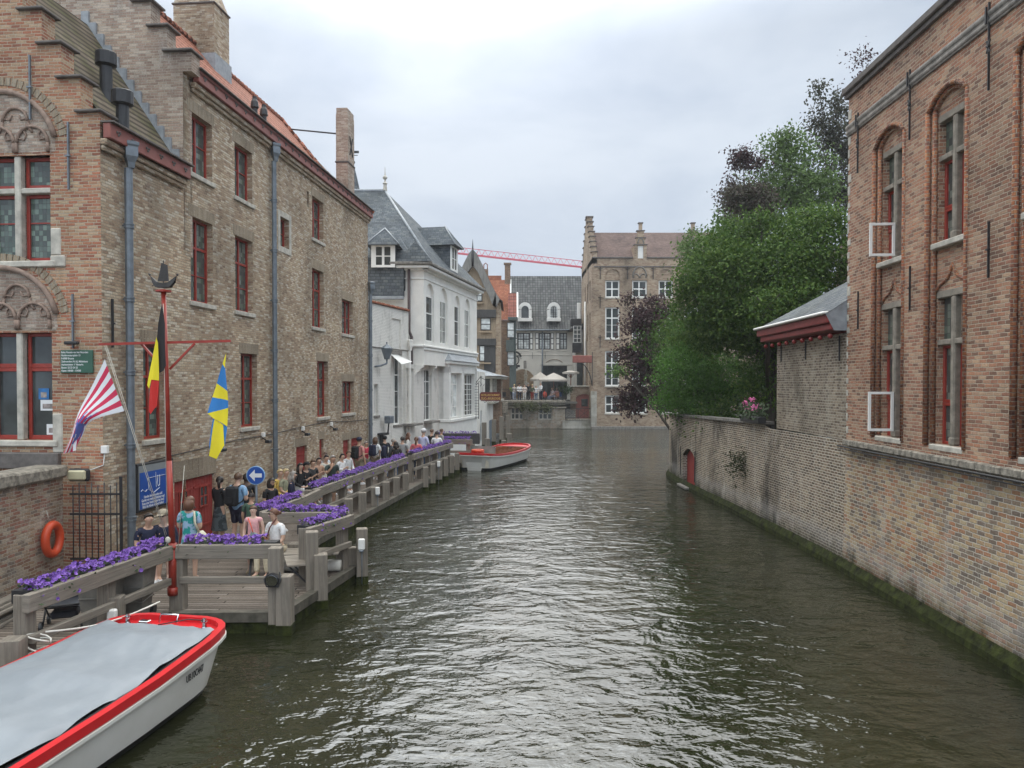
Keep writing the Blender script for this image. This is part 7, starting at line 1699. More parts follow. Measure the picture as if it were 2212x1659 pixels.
def person(x, y, z, h, rz, pose='stand', arms='down', skin='a', shirt=(.5,.5,.5), sleeve='short', spots=None, legs=('trousers',(.05,.05,.06)), shoes=(.6,.6,.6), hair=('hair_dark','short'), hat=None, label='', group=None, near=False, lean=0, head=(0,0), glasses=False, seat=.45):
    k = h/1.75; root = empty('person', T(x,y,z) @ RZ(rz), label, 'person', group)
    L = {}
    def V3(*a): return Vector(a)*k
    sit = pose == 'sit'; dz = (seat/k+.09-.93) if sit else 0; ln = R(lean + (6 if sit else 0))
    def up(px, py, pz):       # torso point with forward lean about the hips (facing -y)
        q = pz-.93; return V3(px, py*math.cos(ln)-q*math.sin(ln), .93+dz+q*math.cos(ln)+0*py)
    N = {}
    N['pel'] = (up(0,0,.95), .14*k); N['waist'] = (up(0,0,1.10), .132*k); N['chest'] = (up(0,.0,1.30), .15*k); N['collar'] = (up(0,.01,1.44), .095*k); N['neck'] = (up(0,-.0,1.52), .060*k)
    hx, hy = head; hb = up(0,-.005,1.575)
    hd = Vector((math.sin(R(hx))*.03, -.02-.05*math.sin(R(hy)), .085*math.cos(R(hy))))*k
    N['jaw'] = (hb+Vector((0,-.015*k,.015*k)), .068*k); N['skull'] = (hb+hd+Vector((0,0,.02*k)), .095*k); N['crown'] = (hb+hd+Vector((0,.01*k,.07*k)), .070*k)
    E = [('pel','waist'),('waist','chest'),('chest','collar'),('collar','neck'),('neck','jaw'),('jaw','skull'),('skull','crown')]
    for s, S in ((1,'L'),(-1,'R')):
        st = .03 if s > 0 else -.02
        if sit:
            N['hip'+S] = (up(s*.10,0,.90), .10*k); N['knee'+S] = (V3(s*.12, -.46, seat/k+.06), .062*k); N['ank'+S] = (V3(s*.11, -.44+s*.05, .10), .043*k); N['toe'+S] = (V3(s*.12,-.58+s*.05,.05), .03*k)
        elif pose == 'walk': N['hip'+S] = (V3(s*.09,0,.90), .098*k); N['knee'+S] = (V3(s*.10,-.04-s*.14,.50), .06*k); N['ank'+S] = (V3(s*.10,.06-s*.24,.10), .042*k); N['toe'+S] = (V3(s*.10,-.08-s*.24,.045), .03*k)
        else: N['hip'+S] = (V3(s*.09,0,.90), .098*k); N['knee'+S] = (V3(s*.10,-.03,.50), .06*k); N['ank'+S] = (V3(s*.11,.02+st,.10), .042*k); N['toe'+S] = (V3(s*.13,-.12+st,.045), .03*k)
        E += [('pel','hip'+S),('hip'+S,'knee'+S),('knee'+S,'ank'+S),('ank'+S,'toe'+S)]
        N['sh'+S] = (up(s*.19,.01,1.405), .070*k)
        a = arms if isinstance(arms, str) else arms[0 if s > 0 else 1]
        P = {'down': ((s*.25,.03,1.13),(s*.25,-.05,.90),(s*.25,-.07,.82)), 'phone': ((s*.24,.02,1.14),(s*.11,-.24,1.20),(s*.06,-.29,1.25)), 'lap': ((s*.24,-.05,1.13),(s*.12,-.27,1.00),(s*.05,-.33,.99)),
             'fold': ((s*.24,-.02,1.14),(s*.04,-.22,1.16),(-s*.06,-.20,1.17)), 'face': ((s*.27,-.14,1.22),(s*.14,-.22,1.42),(s*.09,-.16,1.50)), 'hip': ((s*.36,.05,1.17),(s*.22,-.02,.99),(s*.17,-.04,.97)), 'fwd': ((s*.24,-.06,1.14),(s*.16,-.28,1.10),(s*.13,-.36,1.10))}[a]
        N['el'+S] = (up(*P[0]), .048*k); N['wr'+S] = (up(*P[1]), .032*k); N['palm'+S] = (up(*P[2]), .036*k)
        E += [('collar','sh'+S),('sh'+S,'el'+S),('el'+S,'wr'+S),('wr'+S,'palm'+S)]
        d = (N['palm'+S][0]-N['wr'+S][0]).normalized(); sd = d.orthogonal().normalized() if abs(d.y) < .3 else Vector((1,0,0)); sd = (sd-d*sd.dot(d)).normalized(); up_ = d.cross(sd)
        c = N['palm'+S][0]
        for j in range(4):
            ln_ = (.062,.072,.067,.05)[j]*k; b = c+sd*((j-1.5)*.019*k)+d*.035*k; m_ = b+d*ln_*.55+up_*.006*k; t_ = m_+d*ln_*.42+up_*.022*k
            N['f%d'%j+S] = (b, .0095*k); N['g%d'%j+S] = (m_, .009*k); N['h%d'%j+S] = (t_, .0075*k); 
            if near: E += [('palm'+S,'f%d'%j+S),('f%d'%j+S,'g%d'%j+S),('g%d'%j+S,'h%d'%j+S)]
        N['t0'+S] = (c-sd*.038*k-d*.005*k, .011*k); N['t1'+S] = (c-sd*.05*k+d*.03*k+up_*.012*k, .009*k)
        if near: E += [('palm'+S,'t0'+S),('t0'+S,'t1'+S)]
        else: N['f'+S] = (c+d*.08*k+up_*.01*k, .022*k); E += [('palm'+S,'f'+S)]
    used = {n for e in E for n in e}; N = {n: v for n, v in N.items() if n in used}
    if near is False: pass
    torso = ('pel','waist','chest','collar')
    def flat(vs):             # front to back flattening of the trunk
        for v in vs:
            z_ = v.z; best = min(torso, key=lambda t_: (N[t_][0]-Vector((0,v.y,v.z))).length)
            c = N[best][0]; ax_ = abs(v.x)
            if ax_ < .20*k and (v-c).length < .24*k and c.z-.16*k < v.z < N['collar'][0].z+.05*k: v.y = c.y+(v.y-c.y)*.80; v.x *= 1.12
    def conv(nodes, edges, name, mats, parent, infl=0, pick=None, do_flat=True):
        o = skinobj({n: (p, (r+infl*k)) for n, (p, r) in nodes.items()}, edges, 2 if near else 1); pending.append((o, name, mats, parent, flat if do_flat else None, pick))
    # body
    sk = pmat(SKIN[skin], skin=True)
    conv(N, E, 'body', [sk], root)
    def sub(names, ext=None): ns = {n: N[n] for n in names}; ns.update(ext or {}); return ns
    # shirt
    ar = []; ex = {}
    names = ['pel','waist','chest','collar']; EE = [('pel','waist'),('waist','chest'),('chest','collar')]
    for S in 'LR':
        names.append('sh'+S); EE.append(('collar','sh'+S))
        if sleeve == 'long': names += ['el'+S,'wr'+S]; EE += [('sh'+S,'el'+S),('el'+S,'wr'+S)]
        elif sleeve == 'short': ex['sl'+S] = (N['sh'+S][0].lerp(N['el'+S][0], .72), .052*k); EE.append(('sh'+S,'sl'+S))
        else: ex['sl'+S] = (N['sh'+S][0].lerp(N['el'+S][0], .12), .05*k); EE.append(('sh'+S,'sl'+S))
    ns = sub(names, ex); ns['hem'] = (up(0,0,.86 if not sit else .92), .125*k); EE.append(('hem','pel')); ns = {'hem': ns.pop('hem'), **ns}
    conv(ns, EE, 'shirt', [pmat(shirt, spots=spots)], root, .014)
    kind, lc = legs[:2]; lsp = legs[2] if len(legs) > 2 else None
    if kind in ('trousers','shorts'):
        ns = {'pel': (N['pel'][0], .118*k)}; EE = []
        for S in 'LR':
            ns['hip'+S] = N['hip'+S]; ns['knee'+S] = N['knee'+S]; EE += [('pel','hip'+S),('hip'+S,'knee'+S)]
            if kind == 'trousers': ns['a'+S] = (N['knee'+S][0].lerp(N['ank'+S][0], .93), .05*k); EE.append(('knee'+S,'a'+S))
            else: ns['knee'+S] = (N['hip'+S][0].lerp(N['knee'+S][0], .93), .075*k)
        conv(ns, EE, kind, [pmat(lc, spots=lsp)], root, .014)
    elif kind == 'skirt':
        if not sit:
            m = MB(); zt, zb = .98*k, legs[3]*k if len(legs) > 3 else .45*k; n = 20; rows = []
            for q in range(6):
                f = q/5; zz = zt+(zb-zt)*f; rr = (.145+.075*f)*k
                rows.append([(rr*1.05*math.cos(2*math.pi*i/n)*(1+.05*f*math.sin(i*2.5)), rr*.85*math.sin(2*math.pi*i/n)*(1+.05*f*math.sin(i*2.5)), zz) for i in range(n)])
            m.smooth = True; m.add([p for r_ in rows for p in r_], [(a*n+i, (a+1)*n+i, (a+1)*n+(i+1)%n, a*n+(i+1)%n) for a in range(5) for i in range(n)])
            m.build('skirt', pmat(lc, spots=lsp), root)
        else:
            ns = {'pel': (N['pel'][0], .13*k), 'm': ((N['hipL'][0]+N['hipR'][0])/2+Vector((0,-.15*k,0)), .15*k), 'n': ((N['kneeL'][0]+N['kneeR'][0])/2, .13*k), 'o': ((N['kneeL'][0]+N['kneeR'][0])/2+Vector((0,0,-.22*k)), .13*k)}
            conv(ns, [('pel','m'),('m','n'),('n','o')], 'skirt', [pmat(lc)], root, 0, do_flat=False)
    # shoes
    for S in 'LR':
        a, t_ = N['ank'+S][0], N['toe'+S][0]; d = (t_-a); d.z = 0; d.normalize(); m = MB()
        c = a+d*.07*k; sdw = Vector((-d.y,d.x,0)); n = 10; rows = []
        for (zz, sx_, sy_) in ((.0,.046,.135),(.02,.05,.14),(.05,.044,.125),(.08,.036,.085),(.10,.03,.05)):
            sh_ = -.03*max(0,zz-.04)/.06
            rows.append([c+d*((math.cos(2*math.pi*i/n)*sy_+sh_*1.2)*k)+sdw*(math.sin(2*math.pi*i/n)*sx_*k)+Vector((0,0,zz*k+a.z-c.z if False else zz*k-c.z+.0)) for i in range(n)])
        m.smooth = True; m.add([p for r_ in rows for p in r_], [(q*n+i, q*n+(i+1)%n, (q+1)*n+(i+1)%n, (q+1)*n+i) for q in range(4) for i in range(n)]); m.smooth = False
        m.add(rows[0], [tuple(range(n))[::-1]]); m.add(rows[-1], [tuple(range(n))])
        m.build('shoe', pmat(shoes), root)
    # face and hair on the head
    H = N['skull'][0]; F = T(*H) @ RZ(hx) @ RX(-hy*.8)
    m = MB(F); m.mi = 0
    m.add([(0,-.112*k,-.02*k),(-.014*k,-.085*k,-.03*k),(.014*k,-.085*k,-.03*k),(0,-.084*k,.018*k)],[(0,1,3),(0,3,2),(0,2,1),(1,2,3)])
    for s in (-1,1): m.sphere((s*.086*k,.005*k,-.012*k), .02*k, 8, 5, (.5,.7,1.3))
    m.build('nose_and_ears', sk, root)
    m = MB(F)
    for s in (-1,1): m.sphere((s*.032*k,-.083*k,.010*k), .0085*k, 8, 5, (1.3,.5,.6))
    m.build('eyes', M['eye'], root); m = MB(F); m.sphere((0,-.079*k,-.052*k), .02*k, 8, 5, (1,.35,.3)); m.build('mouth', M['lip'], root)
    if glasses: m = MB(F); [m.sphere((s*.033*k,-.094*k,.01*k), .026*k, 8, 5, (1,.3,.8)) for s in (-1,1)]; m.bar((-.09*k,-.02*k,.015*k),(-.06*k,-.09*k,.015*k),.008*k); m.bar((.09*k,-.02*k,.015*k),(.06*k,-.09*k,.015*k),.008*k); m.build('sunglasses', M['black'], root)
    hm, hs = hair
    if hm:
        m = MB(F @ T(0,.012*k,.018*k)); n, q = 18, 10; r = .106*k; rows = []
        low = {'short': -.25, 'bob': -.75, 'long': -.6, 'bun': -.3, 'pony': -.3, 'buzz': -.1}[hs]
        for a in range(q+1):
            rows.append([])
            for b in range(n):
                th = 2*math.pi*b/n; front = max(0, -math.sin(th)); lo = low*(1-front)+.48*front if front > .15 else low
                lo = low+(.42-low)*min(1, max(0, (front-.1)/.45)); zf = 1+(lo-1)*a/q; rr = math.sqrt(max(0,1-zf*zf)); 
                if zf < 0: rr = 1.0-.05*(-zf)
                js = 1+.05*mnoise.noise(Vector((th*2, zf*4, x*3+y)))
                rows[-1].append((rr*r*.93*math.cos(th)*js, rr*r*1.03*math.sin(th)*js, zf*r*1.04*js))
        m.smooth = True; m.add([p for r_ in rows for p in r_], [(a*n+b, (a+1)*n+b, (a+1)*n+(b+1)%n, a*n+(b+1)%n) for a in range(q) for b in range(n)])
        if hs in ('long',): 
            m.tube([(0,.055*k,-.03*k),(0,.085*k,-.14*k),(0,.085*k,-.27*k),(0,.07*k,-.38*k)],[.085*k,.09*k,.075*k,.02*k],10)
            for s in (-1,1): m.tube([(s*.075*k,0,-.03*k),(s*.09*k,.01*k,-.14*k),(s*.085*k,-.02*k,-.28*k)],[.035*k,.035*k,.012*k],8)
        if hs == 'bob': m.tube([(0,.03*k,.02*k),(0,.045*k,-.08*k),(0,.05*k,-.16*k),(0,.05*k,-.20*k)],[.10*k,.112*k,.105*k,.06*k],12)
        if hs == 'pony': m.tube([(0,.1*k,.02*k),(0,.15*k,-.02*k),(0,.15*k,-.15*k),(0,.12*k,-.32*k)],[.03*k,.04*k,.038*k,.01*k],8)
        if hs == 'bun': m.sphere((0,.12*k,.0),.045*k)
        m.build('hair', M[hm], root)
    if hat:
        m = MB(F @ T(0,.01*k,.045*k)); m.smooth = True; m.lathe([(.112*k,-.01*k),(.112*k,.03*k),(.095*k,.075*k),(.05*k,.10*k),(.005,.105*k)],14); m.smooth = False
        m.add([(-.08*k,-.08*k,0),(.08*k,-.08*k,0),(.06*k,-.19*k,-.02*k),(-.06*k,-.19*k,-.02*k),(-.08*k,-.08*k,.012*k),(.08*k,-.08*k,.012*k),(.06*k,-.19*k,-.01*k),(-.06*k,-.19*k,-.01*k)],[(3,2,1,0),(4,5,6,7),(0,1,5,4),(1,2,6,5),(2,3,7,6),(3,0,4,7)])
        m.build('cap', pmat(hat), root)
    root['k'] = 0; del root['k']
    return root, N
def held(name, root, p, label, cat): return empty(name, root.matrix_world @ T(*p), label, cat)
bpy.context.view_layer.update()
def backpack(root, k, c, label, z=1.26, off=.23):
    t_ = held('backpack', root, (0, off*k, z*k), label, 'backpack'); m = MB()
    m.bbox(-.15*k,.15*k,-.10*k,.09*k,-.25*k,.22*k,.05*k); m.build('bag', pmat(c), t_); m = MB(); m.bbox(-.12*k,.12*k,.09*k,.13*k,-.2*k,.0,.03*k); m.build('pocket', pmat(c), t_)
    m = MB(); 
    for s in (-1,1): m.tube([(s*.09*k,-.09*k,.19*k),(s*.10*k,-.20*k,.23*k),(s*.11*k,-.33*k,.16*k),(s*.13*k,-.36*k,-.0),(s*.16*k,-.2*k,-.15*k),(s*.12*k,-.08*k,-.2*k)],.017*k,6)
    m.build('strap', pmat(c), t_); return t_
g1 = 'people waiting on the dock'; g2 = 'visitors on the terrace'
def at(dx, y): return (dx-1106)/1662*y
W_ = (.72,.72,.72); NV = (.012,.016,.045); BK = (.012,.012,.014); DN = (.10,.16,.28); KH = (.32,.27,.19)
# near group
person(at(316,15.7),15.7,DK,1.70,40,'sit','lap','a',NV,'short',legs=('shorts',(.08,.08,.09)),hair=('hair_dark','short'),label='dark haired boy in a navy T-shirt seated at the near end by the zinc downpipe',group=g1,near=True,head=(10,20))
person(at(352,15.95),15.95,DK,1.72,20,'sit','lap','d',NV,'long',legs=('shorts',(.5,.48,.42)),hair=('hair_brown','short'),hat=(.35,.3,.22),glasses=True,label='seated person in a navy sweater with beige cap and blue sunglasses behind the flagpole',group=g1,near=True,head=(-20,0))
r_,n_ = person(at(410,15.6),15.55,DK,1.68,172,'stand','phone','a',(.30,.44,.60),'short',(.015,.27,.25),legs=('skirt',(.30,.44,.60),(.015,.27,.25),.58),shoes=(.42,.25,.18),hair=('hair_ginger','bob'),label='auburn haired woman in a teal and pale blue printed tunic standing with her back turned',group=g1,near=True)
bpy.context.view_layer.update()
t_ = held('shoulder_bag', r_, (-.26,.05,.92), 'cream cloth shoulder bag on the woman in the teal tunic', 'bag'); m = MB(); m.smooth = True; m.tube([(0,0,.12),(-.02,0,.02),(-.04,0,-.12),(-.03,0,-.2)],[.05,.12,.16,.08],10); m.build('bag', pmat((.55,.52,.40)), t_); m = MB(); m.tube([(0,.05,.1),(.06,.1,.3),(.1,.06,.52),(.12,-.06,.5),(.05,-.1,.2)],.022,6); m.build('strap', pmat((.55,.52,.40)), t_)
person(at(472,19.3),19.3,DK,1.64,150,'stand','lap','a',BK,'long',legs=('skirt',(.03,.04,.045),(.08,.1,.11),.35),shoes=(.1,.08,.06),hair=('hair_dark','pony'),glasses=False,label='woman in a black cardigan and long patterned skirt beside the red double door',group=g1,near=True,head=(40,20))
r_,n_ = person(at(512,18.9),18.9,DK,1.78,165,'stand','phone','a',(.25,.42,.62),'short',legs=('shorts',(.018,.016,.035)),shoes=(.3,.2,.15),hair=('hair_brown','buzz'),label='balding man in a light blue T-shirt and navy shorts with his back turned',group=g1,near=True,head=(0,30))
bpy.context.view_layer.update(); backpack(r_, 1.02, BK, 'black backpack on the man in the light blue T-shirt')
person(at(531,19.8),19.8,DK,1.66,200,'stand','phone','c',BK,'short',legs=('trousers',BK),hair=('hair_dark','bun'),label='dark haired person in black looking down at a phone beside the man in light blue',group=g1,head=(0,30))
person(at(541,18.2),18.2,DK,1.38,178,'stand','down','b',(.06,.11,.075),'short',legs=('shorts',(.1,.1,.1)),hair=('hair_dark','buzz'),label='boy in a dull green T-shirt with his back turned',group=g1,near=True)
r_,n_ = person(at(546,16.3),16.3,DK,1.38,5,'stand','down','d',(.66,.35,.36),'none',legs=('shorts',(.55,.3,.3)),shoes=(.45,.34,.22),hair=('hair_brown','pony'),label='girl in a sleeveless pink top holding a grey pouch, facing the camera',group=g1,near=True)
bpy.context.view_layer.update(); t_ = held('pouch', r_, (.06,-.17,.80), 'grey pouch on an orange strap carried by the girl in pink', 'bag'); m = MB(RY(25)); m.bbox(-.10,.10,-.02,.02,-.06,.07,.015); m.build('pouch', pmat((.22,.27,.27)), t_); m = MB(); m.tube([(-.02,-.01,.05),(-.08,.0,.25),(-.15,.08,.36)],.012,5); m.build('strap', pmat((.75,.12,.07)), t_)
r_,n_ = person(at(597,16.1),16.1,DK,1.68,-28,'sit','lap','a',W_,'short',legs=('trousers',(.58,.50,.36)),shoes=(.12,.35,.14),hair=('hair_ginger','bun'),glasses=True,label='woman in a white T-shirt and cream trousers sitting on the bench in sunglasses',group=g1,near=True,head=(-30,0),seat=.48)
bpy.context.view_layer.update(); t_ = held('crossbody_bag', r_, (-.12,-.2,.72), 'brown leather crossbody bag on the woman in white', 'bag'); m = MB(); m.smooth = True; m.sphere((0,0,0),.1,10,8,(1,.5,.9)); m.build('bag', pmat((.16,.06,.025)), t_); m = MB(); m.tube([(.04,-.02,.08),(.10,.02,.3),(.18,.12,.48)],.014,5); m.build('strap', pmat((.10,.02,.02)), t_)
# seated row on the wall bench
bn = empty('long_bench', T(-6.72,21.4,.35) @ RZ(88.8), 'long plain wooden bench under the row of seated people', 'bench'); m = MB(); m.bbox(0,8.6,-.3,.15,.46,.52,.01); m.build('seat', M['wood_h'], bn)
for q in (.3,3,5.8,8.3): m = MB(); m.box(q,q+.08,-.25,.1,.0,.46); m.build('leg', M['wood_v'], bn)
row = [  # dx, y, pose, arms, skin, shirt, sleeve, legs, hair, rz, label, hat, glasses
 (581,21.0,'sit','fold','a',BK,'short',('trousers',(.2,.13,.09)),('hair_dark','bob'),60,'person in black with folded arms and sunglasses seated right of the round sign',None,True),
 (600,23.2,'sit','lap','a',(.62,.42,.10),'long',('trousers',(.4,.3,.2)),('hair_blond','short'),60,'blond person in a mustard yellow shirt seated on the bench',None,False),
 (626,22.6,'sit','lap','a',(.012,.014,.04),'long',('trousers',(.3,.42,.55)),('hair_grey','long'),100,'woman with long grey blond hair in a navy top and pale jeans',None,False),
 (612,23.3,'sit','lap','a',(.3,.3,.2),'short',('trousers',(.4,.4,.3)),('hair_blond','short'),70,'small child in olive behind the grey blond woman',None,False),
 (644,25.0,'sit','lap','a',BK,'long',('trousers',(.6,.6,.6)),('hair_dark','long'),60,'person with big dark curly hair in black on the bench',None,False),
 (658,25.3,'sit','phone','a',BK,'long',('trousers',(.65,.65,.65)),('hair_dark','short'),50,'person in black clothes and black cap looking at a phone',BK,False),
 (672,26.2,'sit','phone','a',(.03,.03,.03),'long',('trousers',(.5,.55,.62)),('hair_brown','bun'),50,'brown haired person in dark clothes next to the black cap',None,False),
 (685,27.0,'sit','phone','a',(.45,.27,.18),'short',('trousers',(.2,.3,.45)),('hair_dark','bun'),50,'girl in a rust patterned top with a phone',None,False),
 (699,29.0,'sit','lap','d',(.62,.66,.70),'long',('trousers',(.5,.5,.5)),('hair_brown','short'),40,'man in a pale shirt and sunglasses seated at the back',None,True),
 (701,27.9,'sit','phone','a',(.66,.63,.55),'short',('shorts',(.6,.58,.5)),('hair_dark','short'),50,'man in a cream T-shirt bent over his phone',None,False),
 (735,28.5,'sit','phone','a',W_,'long',('trousers',(.7,.7,.7)),('hair_dark','bun'),60,'woman all in white seated under the narrow red door',None,False),
 (749,29.6,'sit','lap','a',(.6,.6,.6),'long',('trousers',(.7,.7,.7)),('hair_brown','short'),60,'person in pale clothes seated last on the bench',None,False)]
for dx, y, po, ar, sk, sh_, sl, lg, ha, rz, lb, ht, gl in row: person(at(dx,y),y,DK,1.68,rz,po,ar,sk,sh_,sl,legs=lg,hair=ha,label=lb,group=g1,hat=ht,glasses=gl,head=(0,28 if ar=='phone' else 5),shoes=(.7,.7,.7),near=y<23.5,seat=.52)
std = [
 (714,24.3,1.72,45,'stand',('phone','face'),'b',(.035,.05,.045),'short',('shorts',(.24,.22,.18)),('hair_grey','short'),'standing man in a dark green T-shirt with a hand to his face behind the flowers',None,None,8),
 (775,30.6,1.82,150,'stand','down','a',(.56,.24,.21),'short',('shorts',KH),('hair_brown','short'),'man in a salmon T-shirt and navy cap with his back turned',NV,BK,0),
 (790,33.0,1.50,60,'stand','phone','a',(.45,.03,.06),'short',('shorts',(.25,.22,.17)),('hair_grey','short'),'person in a crimson shirt with a white shoulder stripe',None,None,0),
 (810,32.2,1.74,160,'stand','phone','a',W_,'short',('trousers',KH),('hair_brown','bob'),'brown haired woman in a white T-shirt, first of the standing queue',None,NV,0),
 (841,31.8,1.72,110,'stand','phone','b',(.09,.10,.115),'short',('trousers',DN),('hair_grey','short'),'grey haired man in a dark grey T-shirt bending forward',None,NV,14),
 (831,34.4,1.62,200,'stand','down','a',BK,'short',('trousers',BK),('hair_dark','short'),'person in black half hidden in the middle of the queue',BK,None,0),
 (855,31.3,1.62,190,'stand','down','a',(.02,.018,.018),'long',('trousers',DN),('hair_dark','long'),'dark haired person in a black leather jacket',None,None,0),
 (869,33.0,1.70,170,'stand','lap','a',(.32,.33,.33),'short',('trousers',(.1,.1,.12)),('hair_dark','bun'),'person in a grey patterned shirt with a dark bun',None,None,0),
 (881,34.4,1.78,100,'stand','down','a',(.62,.60,.57),'long',('trousers',(.06,.06,.09)),('hair_ginger','long'),'curly haired woman in a long off white blouse',None,None,0),
 (899,32.5,1.72,175,'stand','down','a',(.55,.12,.13),'long',('trousers',(.03,.045,.09)),('hair_ginger','pony'),'woman in a coral red blouse with a long ponytail',None,None,0),
 (913,35.0,1.90,150,'stand','fwd','a',(.52,.53,.72),'long',('trousers',(.05,.09,.17)),('hair_grey','short'),'tall man in a lavender shirt and white cap resting on the railing',W_,None,4),
 (932,37.2,1.78,140,'stand','down','a',BK,'short',('trousers',(.1,.1,.12)),('hair_brown','buzz'),'shaven headed man in a black T-shirt',None,None,0),
 (943,35.8,1.76,175,'stand','fwd','a',W_,'short',('trousers',(.4,.5,.6)),('hair_dark','short'),'dark haired man in a white T-shirt leaning on the flower railing',None,None,4),
 (953,38.5,1.72,120,'stand','down','b',(.3,.28,.26),'short',('trousers',BK),('hair_brown','short'),'person in grey behind the man in white, last of the queue',None,None,0)]
for dx, y, h, rz, po, ar, sk, sh_, sl, lg, ha, lb, ht, bp, ln in std:
    r_, n_ = person(at(dx,y),y,DK,h,rz,po,ar,sk,sh_,sl,legs=lg,hair=ha,label=lb,group=g1,hat=ht,lean=ln,head=(0,15))
    if bp: bpy.context.view_layer.update(); backpack(r_, h/1.75, bp, {775:'black backpack on the man in the salmon T-shirt',810:'navy backpack on the woman in the white T-shirt',841:'navy backpack on the grey haired man bending forward'}[dx])
ter = [(1111,76.6,1.66,'a',(.45,.42,.38),('trousers',(.35,.4,.5)),('hair_blond','short'),180,'person with back turned in a beige top at the terrace railing',None),
 (1106,78.5,1.72,'a',(.38,.55,.05),('trousers',BK),('hair_brown','short'),30,'person in a lime green top behind the terrace railing',None),
 (1122,75.9,1.74,'b',W_,('trousers',(.02,.02,.04)),('hair_dark','short'),10,'man in a white shirt and dark trousers leaning on the terrace railing',BK),
 (1133,75.9,1.68,'a',(.68,.58,.52),('trousers',(.72,.71,.68)),('hair_brown','long'),0,'woman in white trousers and sunglasses at the terrace railing',None),
 (1141,78.3,1.80,'a',BK,('trousers',BK),('hair_grey','short'),170,'person dressed in black behind the terrace group',None),
 (1150,75.8,1.66,'a',(.06,.07,.03),('trousers',(.25,.03,.02)),('hair_blond','short'),30,'person in a dark olive shirt and red trousers at the terrace railing',None),
 (1158,76.3,1.55,'a',W_,('trousers',(.12,.2,.32)),('hair_grey','short'),0,'small person in a white top and jeans at the terrace railing',None),
 (1168,76.0,1.86,'a',W_,('trousers',(.02,.02,.05)),('hair_grey','short'),-60,'tall grey haired man in a loose white shirt on the terrace',None)]
for dx, y, h, sk, sh_, lg, ha, rz, lb, ht in ter: person(at(dx,y),y,2.62,h,rz,'stand','lap',sk,sh_,'long',legs=lg,hair=ha,label=lb,group=g2,hat=ht)
person(at(1194,76.8),76.8,2.62,1.70,-60,'sit','lap','a',(.5,.42,.42),'short',legs=('trousers',(.2,.22,.3)),shoes=(.7,.7,.7),hair=('hair_brown','short'),label='person in a pale top seated with legs stretched on the terrace',group=g2)
person(at(1203,77.0),77.0,2.62,1.68,-20,'sit','lap','a',(.6,.35,.4),'short',legs=('trousers',(.4,.4,.45)),hair=('hair_grey','short'),label='person in a pink top seated beside the terrace steps',group=g2)
t_ = empty('red_bag', (at(1177,75.7),75.7,3.3), 'orange red bag held at the terrace railing', 'bag'); m = MB(); m.sphere((0,0,0),.25,10,7,(.8,.5,1.2)); m.build('bag', pmat((.5,.06,.03)), t_); m = MB(); m.tube([(-.08,0,.25),(-.05,0,.5),(.05,0,.5),(.08,0,.25)],.02,5); m.build('handle', pmat((.5,.06,.03)), t_)
for k, (dx, y) in enumerate(((1090,77),(1202,76.4),(1213,76.6))):
    t_ = empty('cafe_chair', T(at(dx,y),y,2.6) @ RZ((20,-160,30)[k]), ('black cafe chair at the left end of the terrace','wicker cafe chair under the seated guest','blue cushioned cafe chair at the terrace steps')[k], 'chair'); m = MB(); m.bbox(-.22,.22,-.22,.22,.42,.48,.02); m.build('seat', M['varnish' if k==1 else 'black'], t_); m = MB(); m.bbox(-.22,.22,.2,.25,.5,.95,.02); m.build('backrest', pmat((.05,.1,.25)) if k==2 else M['varnish' if k==1 else 'black'], t_)
    for a in (-.19,.19):
        for b in (-.19,.19): m = MB(); m.tube([(a,b,0),(a,b,.42)],.02,5); m.build('leg', M['iron'], t_)
# turn the skinned figures into plain meshes
bpy.context.view_layer.update(); dg = bpy.context.evaluated_depsgraph_get()
res = []
for (o, name, mats, parent, fl, pick) in pending: res.append(bpy.data.meshes.new_from_object(o.evaluated_get(dg)))
for me, (o, name, mats, parent, fl, pick) in zip(res, pending):
    if fl:
        vs = [v.co.copy() for v in me.vertices]; fl(vs)
        for v, c in zip(me.vertices, vs): v.co = c
    me.materials.clear(); [me.materials.append(m_) for m_ in mats]; me.polygons.foreach_set('use_smooth', [True]*len(me.polygons)); me.name = name
    q = bpy.data.objects.new(name, me); col.objects.link(q); q.parent = parent; bpy.data.objects.remove(o)
